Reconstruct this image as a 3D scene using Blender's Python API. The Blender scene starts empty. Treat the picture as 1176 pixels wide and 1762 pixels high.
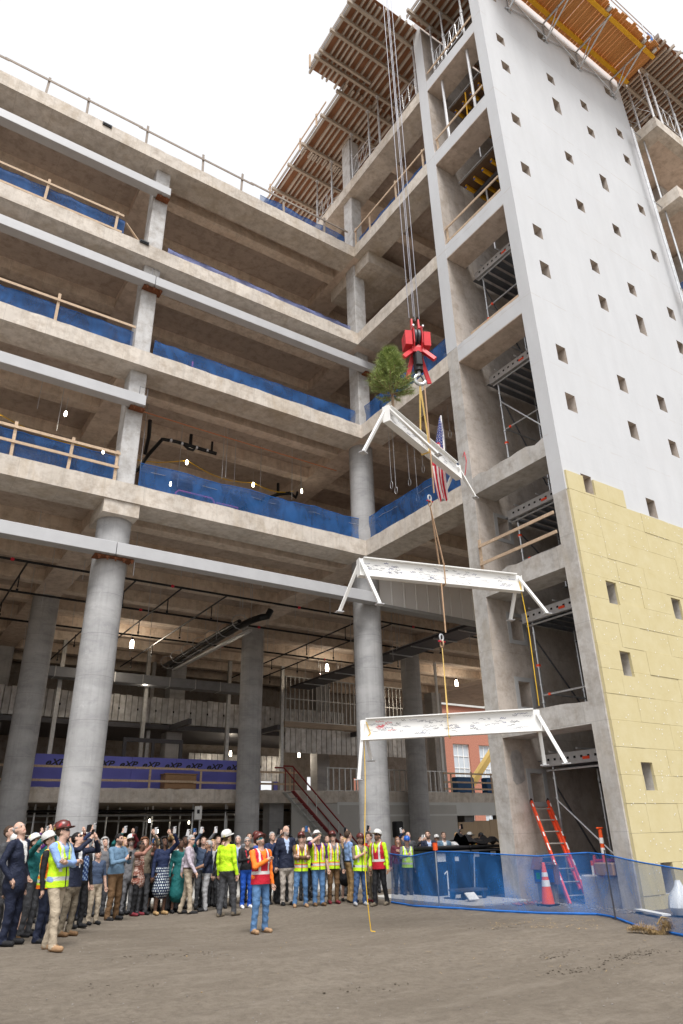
import bpy, bmesh, math, random
import numpy as np
from mathutils import Vector, Matrix
random.seed(7); rng = np.random.default_rng(7)
R = math.radians
SC = bpy.context.scene
COL = SC.collection
# ---------------------------------------------------------------- camera, sky, sun, exposure
CAM_F, CAM_YAW, CAM_PIT, CAM_ROL, CAM_H = 1183.73, R(34.074), R(25.042), R(-1.404), 1.62
_f = Vector((math.sin(CAM_YAW)*math.cos(CAM_PIT), math.cos(CAM_YAW)*math.cos(CAM_PIT), math.sin(CAM_PIT)))
_r0 = Vector((math.cos(CAM_YAW), -math.sin(CAM_YAW), 0)); _u0 = _r0.cross(_f)
_r = _r0*math.cos(CAM_ROL)+_u0*math.sin(CAM_ROL); _u = _u0*math.cos(CAM_ROL)-_r0*math.sin(CAM_ROL)
cam = bpy.data.cameras.new('camera'); camo = bpy.data.objects.new('camera', cam); COL.objects.link(camo)
cam.sensor_fit = 'VERTICAL'; cam.sensor_height = 36.0; cam.sensor_width = 24.0; cam.lens = CAM_F/1762*36
cam.clip_start = 0.1; cam.clip_end = 2000
m3 = Matrix((( _r.x, _u.x, -_f.x), (_r.y, _u.y, -_f.y), (_r.z, _u.z, -_f.z)))
camo.matrix_world = Matrix.Translation((0, 0, CAM_H)) @ m3.to_4x4()
SC.camera = camo
W = bpy.data.worlds.new('World'); SC.world = W; W.use_nodes = True
nt = W.node_tree; nt.nodes.clear()
SUN_EL, SUN_AZ = R(63), R(206)          # azimuth clockwise from +Y: behind the camera, a little to its side
sky = nt.nodes.new('ShaderNodeTexSky'); sky.sky_type = 'NISHITA'; sky.sun_disc = False
sky.sun_elevation = SUN_EL; sky.sun_rotation = SUN_AZ; sky.dust_density = 6.0; sky.air_density = 1.0
hs = nt.nodes.new('ShaderNodeHueSaturation'); hs.inputs['Saturation'].default_value = 0.25
mx = nt.nodes.new('ShaderNodeMixRGB'); mx.blend_type = 'MIX'; mx.inputs[0].default_value = 0.62
mx.inputs[2].default_value = (8.9, 8.95, 9.15, 1)     # thin bright overcast veil over the clear sky
bg = nt.nodes.new('ShaderNodeBackground'); bg.inputs['Strength'].default_value = 0.081
wo = nt.nodes.new('ShaderNodeOutputWorld')
nt.links.new(sky.outputs[0], hs.inputs['Color']); nt.links.new(hs.outputs[0], mx.inputs[1])
nt.links.new(mx.outputs[0], bg.inputs[0]); nt.links.new(bg.outputs[0], wo.inputs[0])
sl = bpy.data.lights.new('sun', 'SUN'); sl.energy = 2.05; sl.angle = R(24); sl.color = (1.0, 0.98, 0.95)
so = bpy.data.objects.new('sun', sl); COL.objects.link(so)
sd = Vector((math.sin(SUN_AZ)*math.cos(SUN_EL), math.cos(SUN_AZ)*math.cos(SUN_EL), math.sin(SUN_EL)))
so.rotation_euler = sd.to_track_quat('Z', 'Y').to_euler(); so.location = sd*60
SC.view_settings.view_transform = 'Standard'; SC.view_settings.look = 'None'
SC.view_settings.exposure = 0.98; SC.view_settings.gamma = 1.0; SC.view_settings.use_curve_mapping = False
SC.render.engine = 'CYCLES'; cy = SC.cycles
cy.use_denoising = True
try: cy.denoiser = 'OPENIMAGEDENOISE'
except Exception: pass
cy.max_bounces = 9; cy.diffuse_bounces = 7; cy.glossy_bounces = 3; cy.transparent_max_bounces = 14; cy.transmission_bounces = 4
cy.sample_clamp_indirect = 6.0; cy.caustics_reflective = False; cy.caustics_refractive = False
# ---------------------------------------------------------------- pixel helpers (photo 1176 x 1762)
def ray(x, y): return _r*((x-588)/CAM_F) - _u*((y-881)/CAM_F) + _f
CP = Vector((0, 0, CAM_H))
def onz(x, y, z=0.0): d = ray(x, y); return CP + d*((z-CAM_H)/d.z)
def onx(x, y, X): d = ray(x, y); return CP + d*(X/d.x)
def ony(x, y, Y): d = ray(x, y); return CP + d*(Y/d.y)
# ---------------------------------------------------------------- object helpers
def link(o, parent=None):
    COL.objects.link(o)
    if parent is not None: o.parent = parent
    return o
def empty(name, loc=(0, 0, 0), parent=None, rz=0):
    o = bpy.data.objects.new(name, None); o.location = loc; o.rotation_euler[2] = rz; o.empty_display_size = 0.3
    return link(o, parent)
def tag(o, label=None, cat=None, group=None, kind=None):
    if label: o['label'] = label
    if cat: o['category'] = cat
    if group: o['group'] = group
    if kind: o['kind'] = kind
    elif cat: o['kind'] = 'thing'
    return o
def thing(name, label, cat, loc=(0, 0, 0), group=None, rz=0): return tag(empty(name, loc, None, rz), label, cat, group)
def dup(o, parent=None, loc=None, rot=None, scale=None):
    c = o.copy(); COL.objects.link(c); c.parent = parent
    if loc is not None: c.location = loc
    if rot is not None: c.rotation_euler = rot
    if scale is not None: c.scale = scale
    return c
class MB:
    def __init__(s): s.v = []; s.f = []; s.m = []
    def add(s, vs, fs, m=0):
        n = len(s.v); s.v += [tuple(v) for v in vs]; s.f += [tuple(i+n for i in f) for f in fs]; s.m += [m]*len(fs); return s
    def box(s, x0, x1, y0, y1, z0, z1, m=0):
        return s.add([(x0,y0,z0),(x1,y0,z0),(x1,y1,z0),(x0,y1,z0),(x0,y0,z1),(x1,y0,z1),(x1,y1,z1),(x0,y1,z1)],
                     [(0,3,2,1),(4,5,6,7),(0,1,5,4),(1,2,6,5),(2,3,7,6),(3,0,4,7)], m)
    def obox(s, c, sz, M=None, m=0, ch=0.0):
        """box of size sz about c, rotated by 3x3 M, chamfered by ch"""
        M = M or Matrix.Identity(3); c = Vector(c); a, b, d = sz[0]/2, sz[1]/2, sz[2]/2
        if ch <= 0:
            vs = [c+M@Vector(q) for q in ((-a,-b,-d),(a,-b,-d),(a,b,-d),(-a,b,-d),(-a,-b,d),(a,-b,d),(a,b,d),(-a,b,d))]
            return s.add(vs, [(0,3,2,1),(4,5,6,7),(0,1,5,4),(1,2,6,5),(2,3,7,6),(3,0,4,7)], m)
        ring = [(-a+ch,-b),(a-ch,-b),(a,-b+ch),(a,b-ch),(a-ch,b),(-a+ch,b),(-a,b-ch),(-a,-b+ch)]
        vs = []
        for z, k in ((-d, 1-ch/max(min(a, b), 1e-6)), (-d+ch, 1), (d-ch, 1), (d, 1-ch/max(min(a, b), 1e-6))):
            vs += [c+M@Vector((x*k if k == 1 else (abs(x)-ch)*(1 if x > 0 else -1), y if k == 1 else (abs(y)-ch)*(1 if y > 0 else -1), z)) for x, y in ring]
        fs = [tuple(range(7, -1, -1)), tuple(range(24, 32))]
        for l in range(3):
            for i in range(8): j = (i+1) % 8; fs.append((l*8+i, l*8+j, l*8+8+j, l*8+8+i))
        return s.add(vs, fs, m)
    def beam(s, p, q, w, h, up=(0, 0, 1), m=0, ch=0.0):
        p = Vector(p); q = Vector(q); z = (q-p); L = z.length; z.normalize(); u = Vector(up)
        if abs(z.dot(u)) > 0.99: u = Vector((0, 1, 0))
        x = u.cross(z).normalized(); y = z.cross(x)
        M = Matrix((x, y, z)).transposed()
        return s.obox((p+q)/2, (w, h, L), M, m, ch)
    def tube(s, p, q, r, n=8, m=0, r2=None, cap=True):
        p = Vector(p); q = Vector(q); z = (q-p).normalized(); u = Vector((0, 0, 1)) if abs(z.z) < 0.95 else Vector((1, 0, 0))
        x = u.cross(z).normalized(); y = z.cross(x); r2 = r if r2 is None else r2
        vs = []
        for c, rr in ((p, r), (q, r2)):
            vs += [c+(x*math.cos(t*2*math.pi/n)+y*math.sin(t*2*math.pi/n))*rr for t in range(n)]
        fs = [(i, (i+1) % n, n+(i+1) % n, n+i) for i in range(n)]
        if cap: fs += [tuple(range(n-1, -1, -1)), tuple(range(n, 2*n))]
        return s.add(vs, fs, m)
    def path(s, pts, r, n=6, m=0, closed=False):
        P = [Vector(p) for p in pts]; k = len(P); vs = []; nrm = None
        for i, p in enumerate(P):
            a = P[(i-1) % k] if (i > 0 or closed) else P[i]; b = P[(i+1) % k] if (i < k-1 or closed) else P[i]
            t = (b-a).normalized()
            if nrm is None:
                u = Vector((0, 0, 1)) if abs(t.z) < 0.9 else Vector((1, 0, 0)); nrm = (u-t*u.dot(t)).normalized()
            else: nrm = (nrm-t*nrm.dot(t)).normalized()
            bn = t.cross(nrm)
            vs += [p+(nrm*math.cos(j*2*math.pi/n)+bn*math.sin(j*2*math.pi/n))*r for j in range(n)]
        fs = []
        for i in range(k if closed else k-1):
            for j in range(n): fs.append((i*n+j, i*n+(j+1) % n, ((i+1) % k)*n+(j+1) % n, ((i+1) % k)*n+j))
        if not closed: fs += [tuple(range(n-1, -1, -1)), tuple(range((k-1)*n, k*n))]
        return s.add(vs, fs, m)
    def lathe(s, prof, c=(0, 0, 0), n=24, m=0, M=None, sx=1, sy=1):
        M = M or Matrix.Identity(3); c = Vector(c); vs = []; k = len(prof)
        for r, z in prof: vs += [c+M@Vector((r*sx*math.cos(t*2*math.pi/n), r*sy*math.sin(t*2*math.pi/n), z)) for t in range(n)]
        fs = [(i*n+j, i*n+(j+1) % n, (i+1)*n+(j+1) % n, (i+1)*n+j) for i in range(k-1) for j in range(n)]
        if prof[0][0] > 1e-4: fs.append(tuple(range(n-1, -1, -1)))
        if prof[-1][0] > 1e-4: fs.append(tuple(range((k-1)*n, k*n)))
        return s.add(vs, fs, m)
    def prism(s, poly, axis, a, b, m=0):
        """poly in the two other axes, extruded along axis from a to b"""
        def P(u, v, w): return {'x': (w, u, v), 'y': (u, w, v), 'z': (u, v, w)}[axis]
        n = len(poly); vs = [P(u, v, a) for u, v in poly]+[P(u, v, b) for u, v in poly]
        return s.add(vs, [tuple(range(n-1, -1, -1)), tuple(range(n, 2*n))]+[(i, (i+1) % n, n+(i+1) % n, n+i) for i in range(n)], m)
    def holes(s, x0, x1, z0, z1, hs, y0, y1, m=0, mr=None):
        """panel in the xz plane between y0 (front) and y1 with real rectangular openings hs=(hx0,hx1,hz0,hz1)"""
        hs = [h for h in hs if h[1] > x0+1e-4 and h[0] < x1-1e-4 and h[3] > z0+1e-4 and h[2] < z1-1e-4]
        xs = sorted({x0, x1, *[min(max(h[i], x0), x1) for h in hs for i in (0, 1)]})
        zs = sorted({z0, z1, *[min(max(h[i], z0), z1) for h in hs for i in (2, 3)]})
        nx, nz = len(xs)-1, len(zs)-1
        sol = [[not any(h[0]-1e-5 <= (xs[i]+xs[i+1])/2 <= h[1] and h[2] <= (zs[k]+zs[k+1])/2 <= h[3] for h in hs) for k in range(nz)] for i in range(nx)]
        ix = {}; vs = []
        def V(i, k, y):
            if (i, k, y) not in ix: ix[(i, k, y)] = len(vs); vs.append((xs[i], y, zs[k]))
            return ix[(i, k, y)]
        fs = []; rv = []
        for i in range(nx):
            for k in range(nz):
                if not sol[i][k]: continue
                fs.append((V(i,k,y0), V(i+1,k,y0), V(i+1,k+1,y0), V(i,k+1,y0)))
                fs.append((V(i,k,y1), V(i,k+1,y1), V(i+1,k+1,y1), V(i+1,k,y1)))
                if i == 0 or not sol[i-1][k]: (fs if i == 0 else rv).append((V(i,k,y0), V(i,k+1,y0), V(i,k+1,y1), V(i,k,y1)))
                if i == nx-1 or not sol[i+1][k]: (fs if i == nx-1 else rv).append((V(i+1,k,y0), V(i+1,k,y1), V(i+1,k+1,y1), V(i+1,k+1,y0)))
                if k == 0 or not sol[i][k-1]: (fs if k == 0 else rv).append((V(i,k,y0), V(i,k,y1), V(i+1,k,y1), V(i+1,k,y0)))
                if k == nz-1 or not sol[i][k+1]: (fs if k == nz-1 else rv).append((V(i,k+1,y0), V(i+1,k+1,y0), V(i+1,k+1,y1), V(i,k+1,y1)))
        s.add(vs, fs+rv, m)
        if mr is not None and rv: s.m[-len(rv):] = [mr]*len(rv)
        return s
    def mesh(s, name, mats, smooth=False):
        me = bpy.data.meshes.new(name); me.from_pydata(s.v, [], s.f)
        for mt in (mats if isinstance(mats, (list, tuple)) else [mats]): me.materials.append(MATS[mt] if isinstance(mt, str) else mt)
        if len(me.materials) > 1: me.polygons.foreach_set('material_index', s.m)
        if smooth:
            me.polygons.foreach_set('use_smooth', [True]*len(me.polygons))
            if smooth != 'full':
                try: me.set_sharp_from_angle(angle=R(40))
                except Exception: pass
        me.update(); return me
    def build(s, name, mats, parent=None, smooth=False, loc=None):
        o = bpy.data.objects.new(name, s.mesh(name, mats, smooth))
        if loc is not None: o.location = loc
        return link(o, parent)
# shared unit meshes: pieces made of these are cheap copies
_unit = {}
def ubox(name, mat, parent, x0, x1, y0, y1, z0, z1, ch=0.0):
    """axis-aligned box as one object; alike boxes share a mesh"""
    k = (mat, round(x1-x0, 3), round(y1-y0, 3), round(z1-z0, 3), ch)
    if k not in _unit: _unit[k] = MB().obox((0, 0, 0), (x1-x0, y1-y0, z1-z0), None, 0, ch).mesh(name, mat)
    o = bpy.data.objects.new(name, _unit[k]); o.location = ((x0+x1)/2, (y0+y1)/2, (z0+z1)/2)
    return link(o, parent)
def ubeam(name, mat, parent, p, q, w, h, ch=0.0, up=(0, 0, 1)): return MB().beam(p, q, w, h, up, 0, ch).build(name, mat, parent)
def utube(name, mat, parent, p, q, r, n=8): return MB().tube(p, q, r, n).build(name, mat, parent, True)
# ---------------------------------------------------------------- materials
MATS = {}
class NT:
    def __init__(s, name, rough=0.8, metal=0.0, spec=0.3):
        s.mat = bpy.data.materials.new(name); s.mat.use_nodes = True; s.t = s.mat.node_tree
        s.b = s.t.nodes['Principled BSDF']; s.b.inputs['Roughness'].default_value = rough; s.b.inputs['Metallic'].default_value = metal
        s.b.inputs['Specular IOR Level'].default_value = spec; MATS[name] = s.mat
        s.tc = s.t.nodes.new('ShaderNodeTexCoord'); s.geo = s.t.nodes.new('ShaderNodeNewGeometry'); s.pos = s.geo.outputs['Position']
    def n(s, ty, **kw):
        nd = s.t.nodes.new(ty)
        for k, v in kw.items():
            if hasattr(nd, k): setattr(nd, k, v)
        return nd
    def l(s, a, b): s.t.links.new(a, b)
    def map(s, sc=(1, 1, 1), src=None):
        nd = s.n('ShaderNodeMapping'); nd.inputs['Scale'].default_value = sc; s.l(src or s.pos, nd.inputs[0]); return nd.outputs[0]
    def noise(s, scale, detail=4, vec=None, rough=0.55, dist=0.0):
        nd = s.n('ShaderNodeTexNoise'); nd.inputs['Scale'].default_value = scale; nd.inputs['Detail'].default_value = detail
        nd.inputs['Roughness'].default_value = rough; nd.inputs['Distortion'].default_value = dist; s.l(vec or s.pos, nd.inputs['Vector']); return nd.outputs['Fac']
    def ramp(s, fac, a, b, ca=(0, 0, 0, 1), cb=(1, 1, 1, 1)):
        nd = s.n('ShaderNodeValToRGB'); e = nd.color_ramp.elements; e[0].position = a; e[1].position = b
        e[0].color = ca if len(ca) == 4 else (*ca, 1); e[1].color = cb if len(cb) == 4 else (*cb, 1); s.l(fac, nd.inputs[0]); return nd.outputs[0]
    def mix(s, fac, a, b, mode='MIX'):
        nd = s.n('ShaderNodeMixRGB'); nd.blend_type = mode
        for i, v in ((0, fac), (1, a), (2, b)):
            if isinstance(v, (int, float)): nd.inputs[i].default_value = v
            elif isinstance(v, (tuple, list)): nd.inputs[i].default_value = v if len(v) == 4 else (*v, 1)
            else: s.l(v, nd.inputs[i])
        return nd.outputs[0]
    def math(s, op, a, b=None):
        nd = s.n('ShaderNodeMath'); nd.operation = op
        for i, v in ((0, a), (1, b)):
            if v is None: continue
            if isinstance(v, (int, float)): nd.inputs[i].default_value = v
            else: s.l(v, nd.inputs[i])
        return nd.outputs[0]
    def col(s, c):
        if isinstance(c, (tuple, list)): s.b.inputs['Base Color'].default_value = (*c[:3], 1)
        else: s.l(c, s.b.inputs['Base Color'])
        return s
    def bump(s, h, strength=0.3, dist=0.02):
        nd = s.n('ShaderNodeBump'); nd.inputs['Strength'].default_value = strength; nd.inputs['Distance'].default_value = dist
        s.l(h, nd.inputs['Height']); s.l(nd.outputs[0], s.b.inputs['Normal']); return s
    def rough(s, f): s.l(f, s.b.inputs['Roughness']); return s
    def rnd(s): return s.n('ShaderNodeObjectInfo').outputs['Random']
    def sep(s, v=None):
        nd = s.n('ShaderNodeSeparateXYZ'); s.l(v or s.pos, nd.inputs[0]); return nd.outputs
def plain(name, c, rough=0.6, metal=0.0, var=0.12, scale=6.0, spec=0.3, bump=0.0):
    t = NT(name, rough, metal, spec); d = tuple(x*(1-var) for x in c); u = tuple(min(1, x*(1+var)) for x in c)
    f = t.ramp(t.noise(scale, 5), 0.3, 0.7, d, u)
    t.col(t.mix(0.25, f, t.mix(t.rnd(), d, u)))
    if bump: t.bump(t.noise(scale*5, 4), bump, 0.01)
    return t
def concrete(name, c, stain=0.35, joint=(1.22, 1.22, 2.44), dark=(0.6, 0.55, 0.5), streak=True, warm=None, jw=0.012):
    """cast concrete: cloudy tone, run-down streaks, faint form-panel joints"""
    t = NT(name, 0.85, 0, 0.25); big = t.ramp(t.noise(0.7, 6, rough=0.65, dist=0.4), 0.32, 0.7); fine = t.noise(14, 5)
    base = t.mix(big, tuple(x*(1-stain*0.45) for x in c), tuple(min(1, x*1.08) for x in c))
    base = t.mix(t.ramp(t.noise(3.2, 6, rough=0.7), 0.45, 0.75), base, t.mix(1.0, base, (*dark, 1), 'MULTIPLY'))
    if streak:
        v = t.map((3.5, 3.5, 0.16)); st = t.ramp(t.noise(1.6, 6, v, 0.7), 0.5, 0.72)
        base = t.mix(t.math('MULTIPLY', st, stain), base, (*[x*0.55 for x in c], 1))
    if warm: base = t.mix(t.math('MULTIPLY', t.ramp(t.noise(0.9, 5, t.map((1, 1, 0.35)), 0.7, 0.8), 0.5, 0.72), 0.55), base, warm)
    base = t.mix(t.math('MULTIPLY', t.ramp(fine, 0.35, 0.65), 0.14), base, tuple(x*0.6 for x in c))
    s = t.sep(); lines = None
    for i, j in enumerate(joint):
        if not j: continue
        fr = t.math('FRACT', t.math('ADD', t.math('DIVIDE', s[i], j), 0.37)); ln = t.math('LESS_THAN', fr, jw/j)
        lines = ln if lines is None else t.math('MAXIMUM', lines, ln)
    if lines is not None:
        base = t.mix(t.math('MULTIPLY', lines, 0.45), base, tuple(x*0.45 for x in c))
    t.col(base); t.bump(t.math('ADD', t.noise(9, 6), t.math('MULTIPLY', t.noise(55, 3), 0.3)), 0.25, 0.02)
    return t
concrete('concrete_edge', (0.69, 0.63, 0.56), 0.5, (1.25, 1.25, 0), warm=(0.42, 0.33, 0.22))
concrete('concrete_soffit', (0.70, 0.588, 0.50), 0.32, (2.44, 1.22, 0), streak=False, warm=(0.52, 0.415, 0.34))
concrete('concrete_plate', (0.54, 0.45, 0.385), 0.32, (2.44, 1.22, 0), streak=False, warm=(0.42, 0.345, 0.285))  # darker than the soffit: shade of the ceiling recesses put into the colour
concrete('concrete_joist', (0.76, 0.645, 0.54), 0.38, (1.22, 0, 0), warm=(0.62, 0.46, 0.34))  # paler than the soffit: light caught by the joist faces put into the colour
concrete('concrete_column', (0.58, 0.575, 0.57), 0.3, (0, 0, 0))
concrete('concrete_pier', (0.56, 0.54, 0.515), 0.4, (0, 2.4, 2.4), warm=(0.42, 0.36, 0.28))
concrete('concrete_inner', (0.56, 0.50, 0.45), 0.4, (2.4, 0, 2.4), warm=(0.41, 0.33, 0.25))
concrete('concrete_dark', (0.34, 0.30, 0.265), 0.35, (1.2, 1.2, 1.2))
def round_col():
    t = NT('concrete_round', 0.8, 0, 0.3); s = t.sep()
    n1 = t.noise(0.9, 6, t.map((1, 1, 1.5)), 0.65, 0.5); base = t.mix(t.ramp(n1, 0.3, 0.72), (0.315, 0.315, 0.318), (0.455, 0.455, 0.46))
    st = t.ramp(t.noise(2.0, 6, t.map((4.5, 4.5, 0.14)), 0.7), 0.48, 0.72); base = t.mix(t.math('MULTIPLY', st, 0.42), base, (0.23, 0.225, 0.22))
    w = t.math('ADD', s[2], t.math('MULTIPLY', t.noise(0.6, 2), 0.05))
    for per, off, k, wd in ((1.22, 0.2, 0.55, 0.012), (0.61, 0.55, 0.25, 0.008)):
        ln = t.math('LESS_THAN', t.math('FRACT', t.math('ADD', t.math('DIVIDE', w, per), off)), wd/per); base = t.mix(t.math('MULTIPLY', ln, k), base, (0.17, 0.165, 0.16))
    band = t.ramp(t.noise(1.1, 2, t.map((0.01, 0.01, 1))), 0.45, 0.6); base = t.mix(t.math('MULTIPLY', band, 0.25), base, (0.56, 0.555, 0.55))
    bl = t.ramp(t.noise(1.5, 5, t.map((0.8, 0.8, 1.7)), 0.7, 0.9), 0.5, 0.66); base = t.mix(t.math('MULTIPLY', bl, 0.45), base, (0.24, 0.24, 0.25)); sp = t.ramp(t.noise(5.5, 5, t.map((1, 1, 0.8)), 0.75, 0.6), 0.6, 0.68); base = t.mix(t.math('MULTIPLY', sp, 0.3), base, (0.56, 0.56, 0.56))
    t.col(base); t.bump(t.noise(12, 6), 0.2, 0.02)
round_col()
def white_wall():
    t = NT('white_coating', 0.75, 0, 0.3); s = t.sep()
    v = t.map((1.3, 1.3, 0.35)); a = t.ramp(t.noise(1.1, 6, v, 0.65), 0.35, 0.75); base = t.mix(a, (0.548, 0.558, 0.575), (0.602, 0.612, 0.63))
    for z0, k in ((27.05, 0.5), (21.75, 0.42), (31.9, 0.45), (17.0, 0.4), (34.0, 0.3), (29.4, 0.22), (14.4, 0.22), (24.4, 0.2), (11.9, 0.3)):
        d = t.math('ABSOLUTE', t.math('SUBTRACT', t.math('ADD', s[2], t.math('MULTIPLY', t.noise(2.2, 3), 0.12)), z0+0.06))
        ln = t.math('LESS_THAN', d, 0.02); brk = t.ramp(t.noise(2.8, 3), 0.4, 0.55)
        base = t.mix(t.math('MULTIPLY', t.math('MULTIPLY', ln, brk), k), base, (0.45, 0.4, 0.36))
    st = t.ramp(t.noise(2.0, 6, t.map((5, 5, 0.2)), 0.7), 0.56, 0.74); base = t.mix(t.math('MULTIPLY', st, 0.1), base, (0.5, 0.46, 0.42))
    pz = t.math('FRACT', t.math('DIVIDE', s[2], 1.22)); px_ = t.math('FRACT', t.math('DIVIDE', t.math('ADD', s[0], s[1]), 2.44)); jn = t.math('MAXIMUM', t.math('LESS_THAN', pz, 0.012), t.math('LESS_THAN', px_, 0.006)); base = t.mix(t.math('MULTIPLY', t.math('MULTIPLY', jn, t.ramp(t.noise(0.8, 4), 0.42, 0.6)), 0.16), base, (0.4, 0.37, 0.34)); pt = t.ramp(t.noise(0.45, 5, None, 0.6, 0.8), 0.52, 0.62); base = t.mix(t.math('MULTIPLY', pt, 0.10), base, (0.52, 0.51, 0.5)); t.col(base); t.bump(t.noise(6, 6), 0.15, 0.02)
white_wall()
def ground_mat():
    t = NT('dirt', 0.95, 0, 0.1); a = t.ramp(t.noise(0.35, 7, t.map((1, 1.5, 1)), 0.62, 0.6), 0.3, 0.72); b = t.noise(9, 7, rough=0.75); c = t.noise(60, 6, rough=0.75)
    base = t.mix(a, (0.185, 0.157, 0.127), (0.255, 0.22, 0.18)); base = t.mix(t.ramp(b, 0.42, 0.66), base, (0.162, 0.138, 0.112), 'MIX')
    base = t.mix(t.math('MULTIPLY', t.ramp(t.noise(1.7, 6, t.map((0.5, 1.6, 1)), 0.7), 0.5, 0.68), 0.5), base, (0.275, 0.24, 0.20))
    base = t.mix(t.ramp(c, 0.3, 0.75), tuple([0.55]*3), (1.25, 1.22, 1.18), 'MIX') if False else t.mix(0.55, base, t.mix(1.0, base, t.ramp(c, 0.3, 0.72, (0.5, 0.5, 0.5), (1.05, 1.03, 1.0)), 'MULTIPLY'))
    tr = t.ramp(t.noise(3.0, 5, t.map((0.35, 1.8, 1)), 0.6), 0.58, 0.66); base = t.mix(t.math('MULTIPLY', tr, 0.35), base, (0.125, 0.106, 0.087))
    t.col(base); t.bump(t.math('ADD', t.math('MULTIPLY', b, 1.0), t.math('ADD', t.math('MULTIPLY', c, 0.45), t.math('MULTIPLY', t.noise(1.1, 5), 1.5))), 0.7, 0.06)
ground_mat()
def wood(name, c, along=None, dark=0.6, grain=1.0):
    t = NT(name, 0.75, 0, 0.25); v = t.map({'x': (0.8, 18, 18), 'y': (18, 0.8, 18), 'z': (18, 18, 0.8)}.get(along, (9, 9, 9)))
    g = t.noise(1.4*grain, 5, v, 0.6, 0.7); base = t.mix(t.ramp(g, 0.3, 0.72), tuple(x*dark for x in c), c)
    base = t.mix(t.math('MULTIPLY', t.rnd(), 0.45), base, tuple(x*0.72 for x in c)); base = t.mix(t.math('MULTIPLY', t.ramp(t.noise(1.3, 5), 0.5, 0.7), 0.3), base, tuple(x*0.45 for x in c))
    t.col(base); t.bump(g, 0.2, 0.005)
wood('lumber', (0.68, 0.51, 0.36)); wood('lumber_grey', (0.42, 0.36, 0.31)); wood('lumber_x', (0.52, 0.44, 0.36), 'x'); wood('lumber_y', (0.60, 0.53, 0.46), 'y', 0.75)
wood('plywood', (0.38, 0.18, 0.095), 'y', 0.55); wood('plank_orange', (0.78, 0.36, 0.12), 'y', 0.62, 0.6); wood('plywood_brown', (0.2, 0.125, 0.075), 'y')
wood('plywood_pale', (0.50, 0.37, 0.24), 'z', 0.8)
def netting(name, c, alpha, sc=70, var=0.3):
    t = NT(name, 0.7, 0, 0.2); tr = t.n('ShaderNodeBsdfTransparent'); mx = t.n('ShaderNodeMixShader'); out = t.t.nodes['Material Output']
    fold = t.noise(1.6, 4, t.map((1, 1, 0.5)), 0.55, 1.2); t.col(t.mix(t.ramp(fold, 0.3, 0.7), tuple(x*0.7 for x in c), tuple(min(1, x*1.25) for x in c)))
    w1 = t.n('ShaderNodeTexNoise'); w1.inputs['Scale'].default_value = sc; t.l(t.pos, w1.inputs['Vector'])
    a = t.math('ADD', alpha-var/2, t.math('MULTIPLY', t.ramp(fold, 0.25, 0.75), var)); a = t.math('ADD', a, t.math('MULTIPLY', t.math('SUBTRACT', w1.outputs['Fac'], 0.5), 0.3))
    a = t.math('MINIMUM', t.math('MAXIMUM', a, 0.0), 1.0)
    tl = t.n('ShaderNodeBsdfTranslucent'); tl.inputs['Color'].default_value = (*c, 1); m2 = t.n('ShaderNodeMixShader'); m2.inputs[0].default_value = 0.3
    t.l(t.b.outputs[0], m2.inputs[1]); t.l(tl.outputs[0], m2.inputs[2])
    t.l(a, mx.inputs[0]); t.l(tr.outputs[0], mx.inputs[1]); t.l(m2.outputs[0], mx.inputs[2]); t.l(mx.outputs[0], out.inputs['Surface'])
netting('net_blue', (0.03, 0.12, 0.34), 0.7, 60, 0.3); netting('net_fence', (0.03, 0.16, 0.46), 0.5, 60, 0.3); netting('net_pale', (0.2, 0.24, 0.46), 0.75, 60, 0.25)
plain('net_hem', (0.02, 0.14, 0.48), 0.6, 0, 0.2)
plain('steel_grey', (0.475, 0.48, 0.495), 0.45, 0.0, 0.07, 2.0, 0.4); plain('galvanized', (0.55, 0.56, 0.57), 0.38, 0.75, 0.2, 9.0); plain('aluminium', (0.62, 0.62, 0.63), 0.4, 0.6, 0.12, 8)
plain('dark_metal', (0.09, 0.09, 0.1), 0.5, 0.4); plain('black_pipe', (0.012, 0.012, 0.013), 0.35, 0.1, 0.2); plain('black_plastic', (0.015, 0.015, 0.017), 0.45)
plain('rust', (0.2, 0.075, 0.035), 0.8, 0.1, 0.3); plain('white_paint', (0.80, 0.80, 0.785), 0.5, 0, 0.05, 3); plain('grey_paint', (0.4, 0.4, 0.39), 0.6, 0, 0.08)
plain('panel_grey', (0.9, 0.89, 0.87), 0.5, 0.0, 0.04, 1.0); plain('stud', (0.5, 0.5, 0.49), 0.4, 0.55, 0.2)
plain('red_paint', (0.62, 0.035, 0.045), 0.4, 0, 0.15); plain('dark_red', (0.22, 0.018, 0.02), 0.5, 0, 0.2); plain('orange_fiber', (0.80, 0.085, 0.03), 0.42, 0, 0.12, 5)
plain('orange_plastic', (0.85, 0.11, 0.025), 0.45, 0, 0.1); plain('orange_tag', (0.9, 0.09, 0.03), 0.5, 0, 0.05); plain('reflective', (0.78, 0.78, 0.76), 0.4, 0, 0.05)
plain('yellow_beam', (0.80, 0.42, 0.02), 0.55, 0, 0.18, 4); plain('yellow_strap', (0.72, 0.50, 0.16), 0.7, 0, 0.15, 20); plain('rope_yellow', (0.80, 0.50, 0.03), 0.65, 0, 0.15, 30); plain('strap_tan', (0.44, 0.29, 0.18), 0.7, 0, 0.15, 20)
plain('pipe_orange', (0.5, 0.2, 0.1), 0.5); plain('pink_paint', (0.6, 0.12, 0.4), 0.5); plain('blue_cap', (0.03, 0.09, 0.35), 0.5)
plain('cable_grey', (0.2, 0.2, 0.23), 0.5, 0.4, 0.15, 30); plain('wire', (0.5, 0.51, 0.53), 0.4, 0.6, 0.1, 30)
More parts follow.
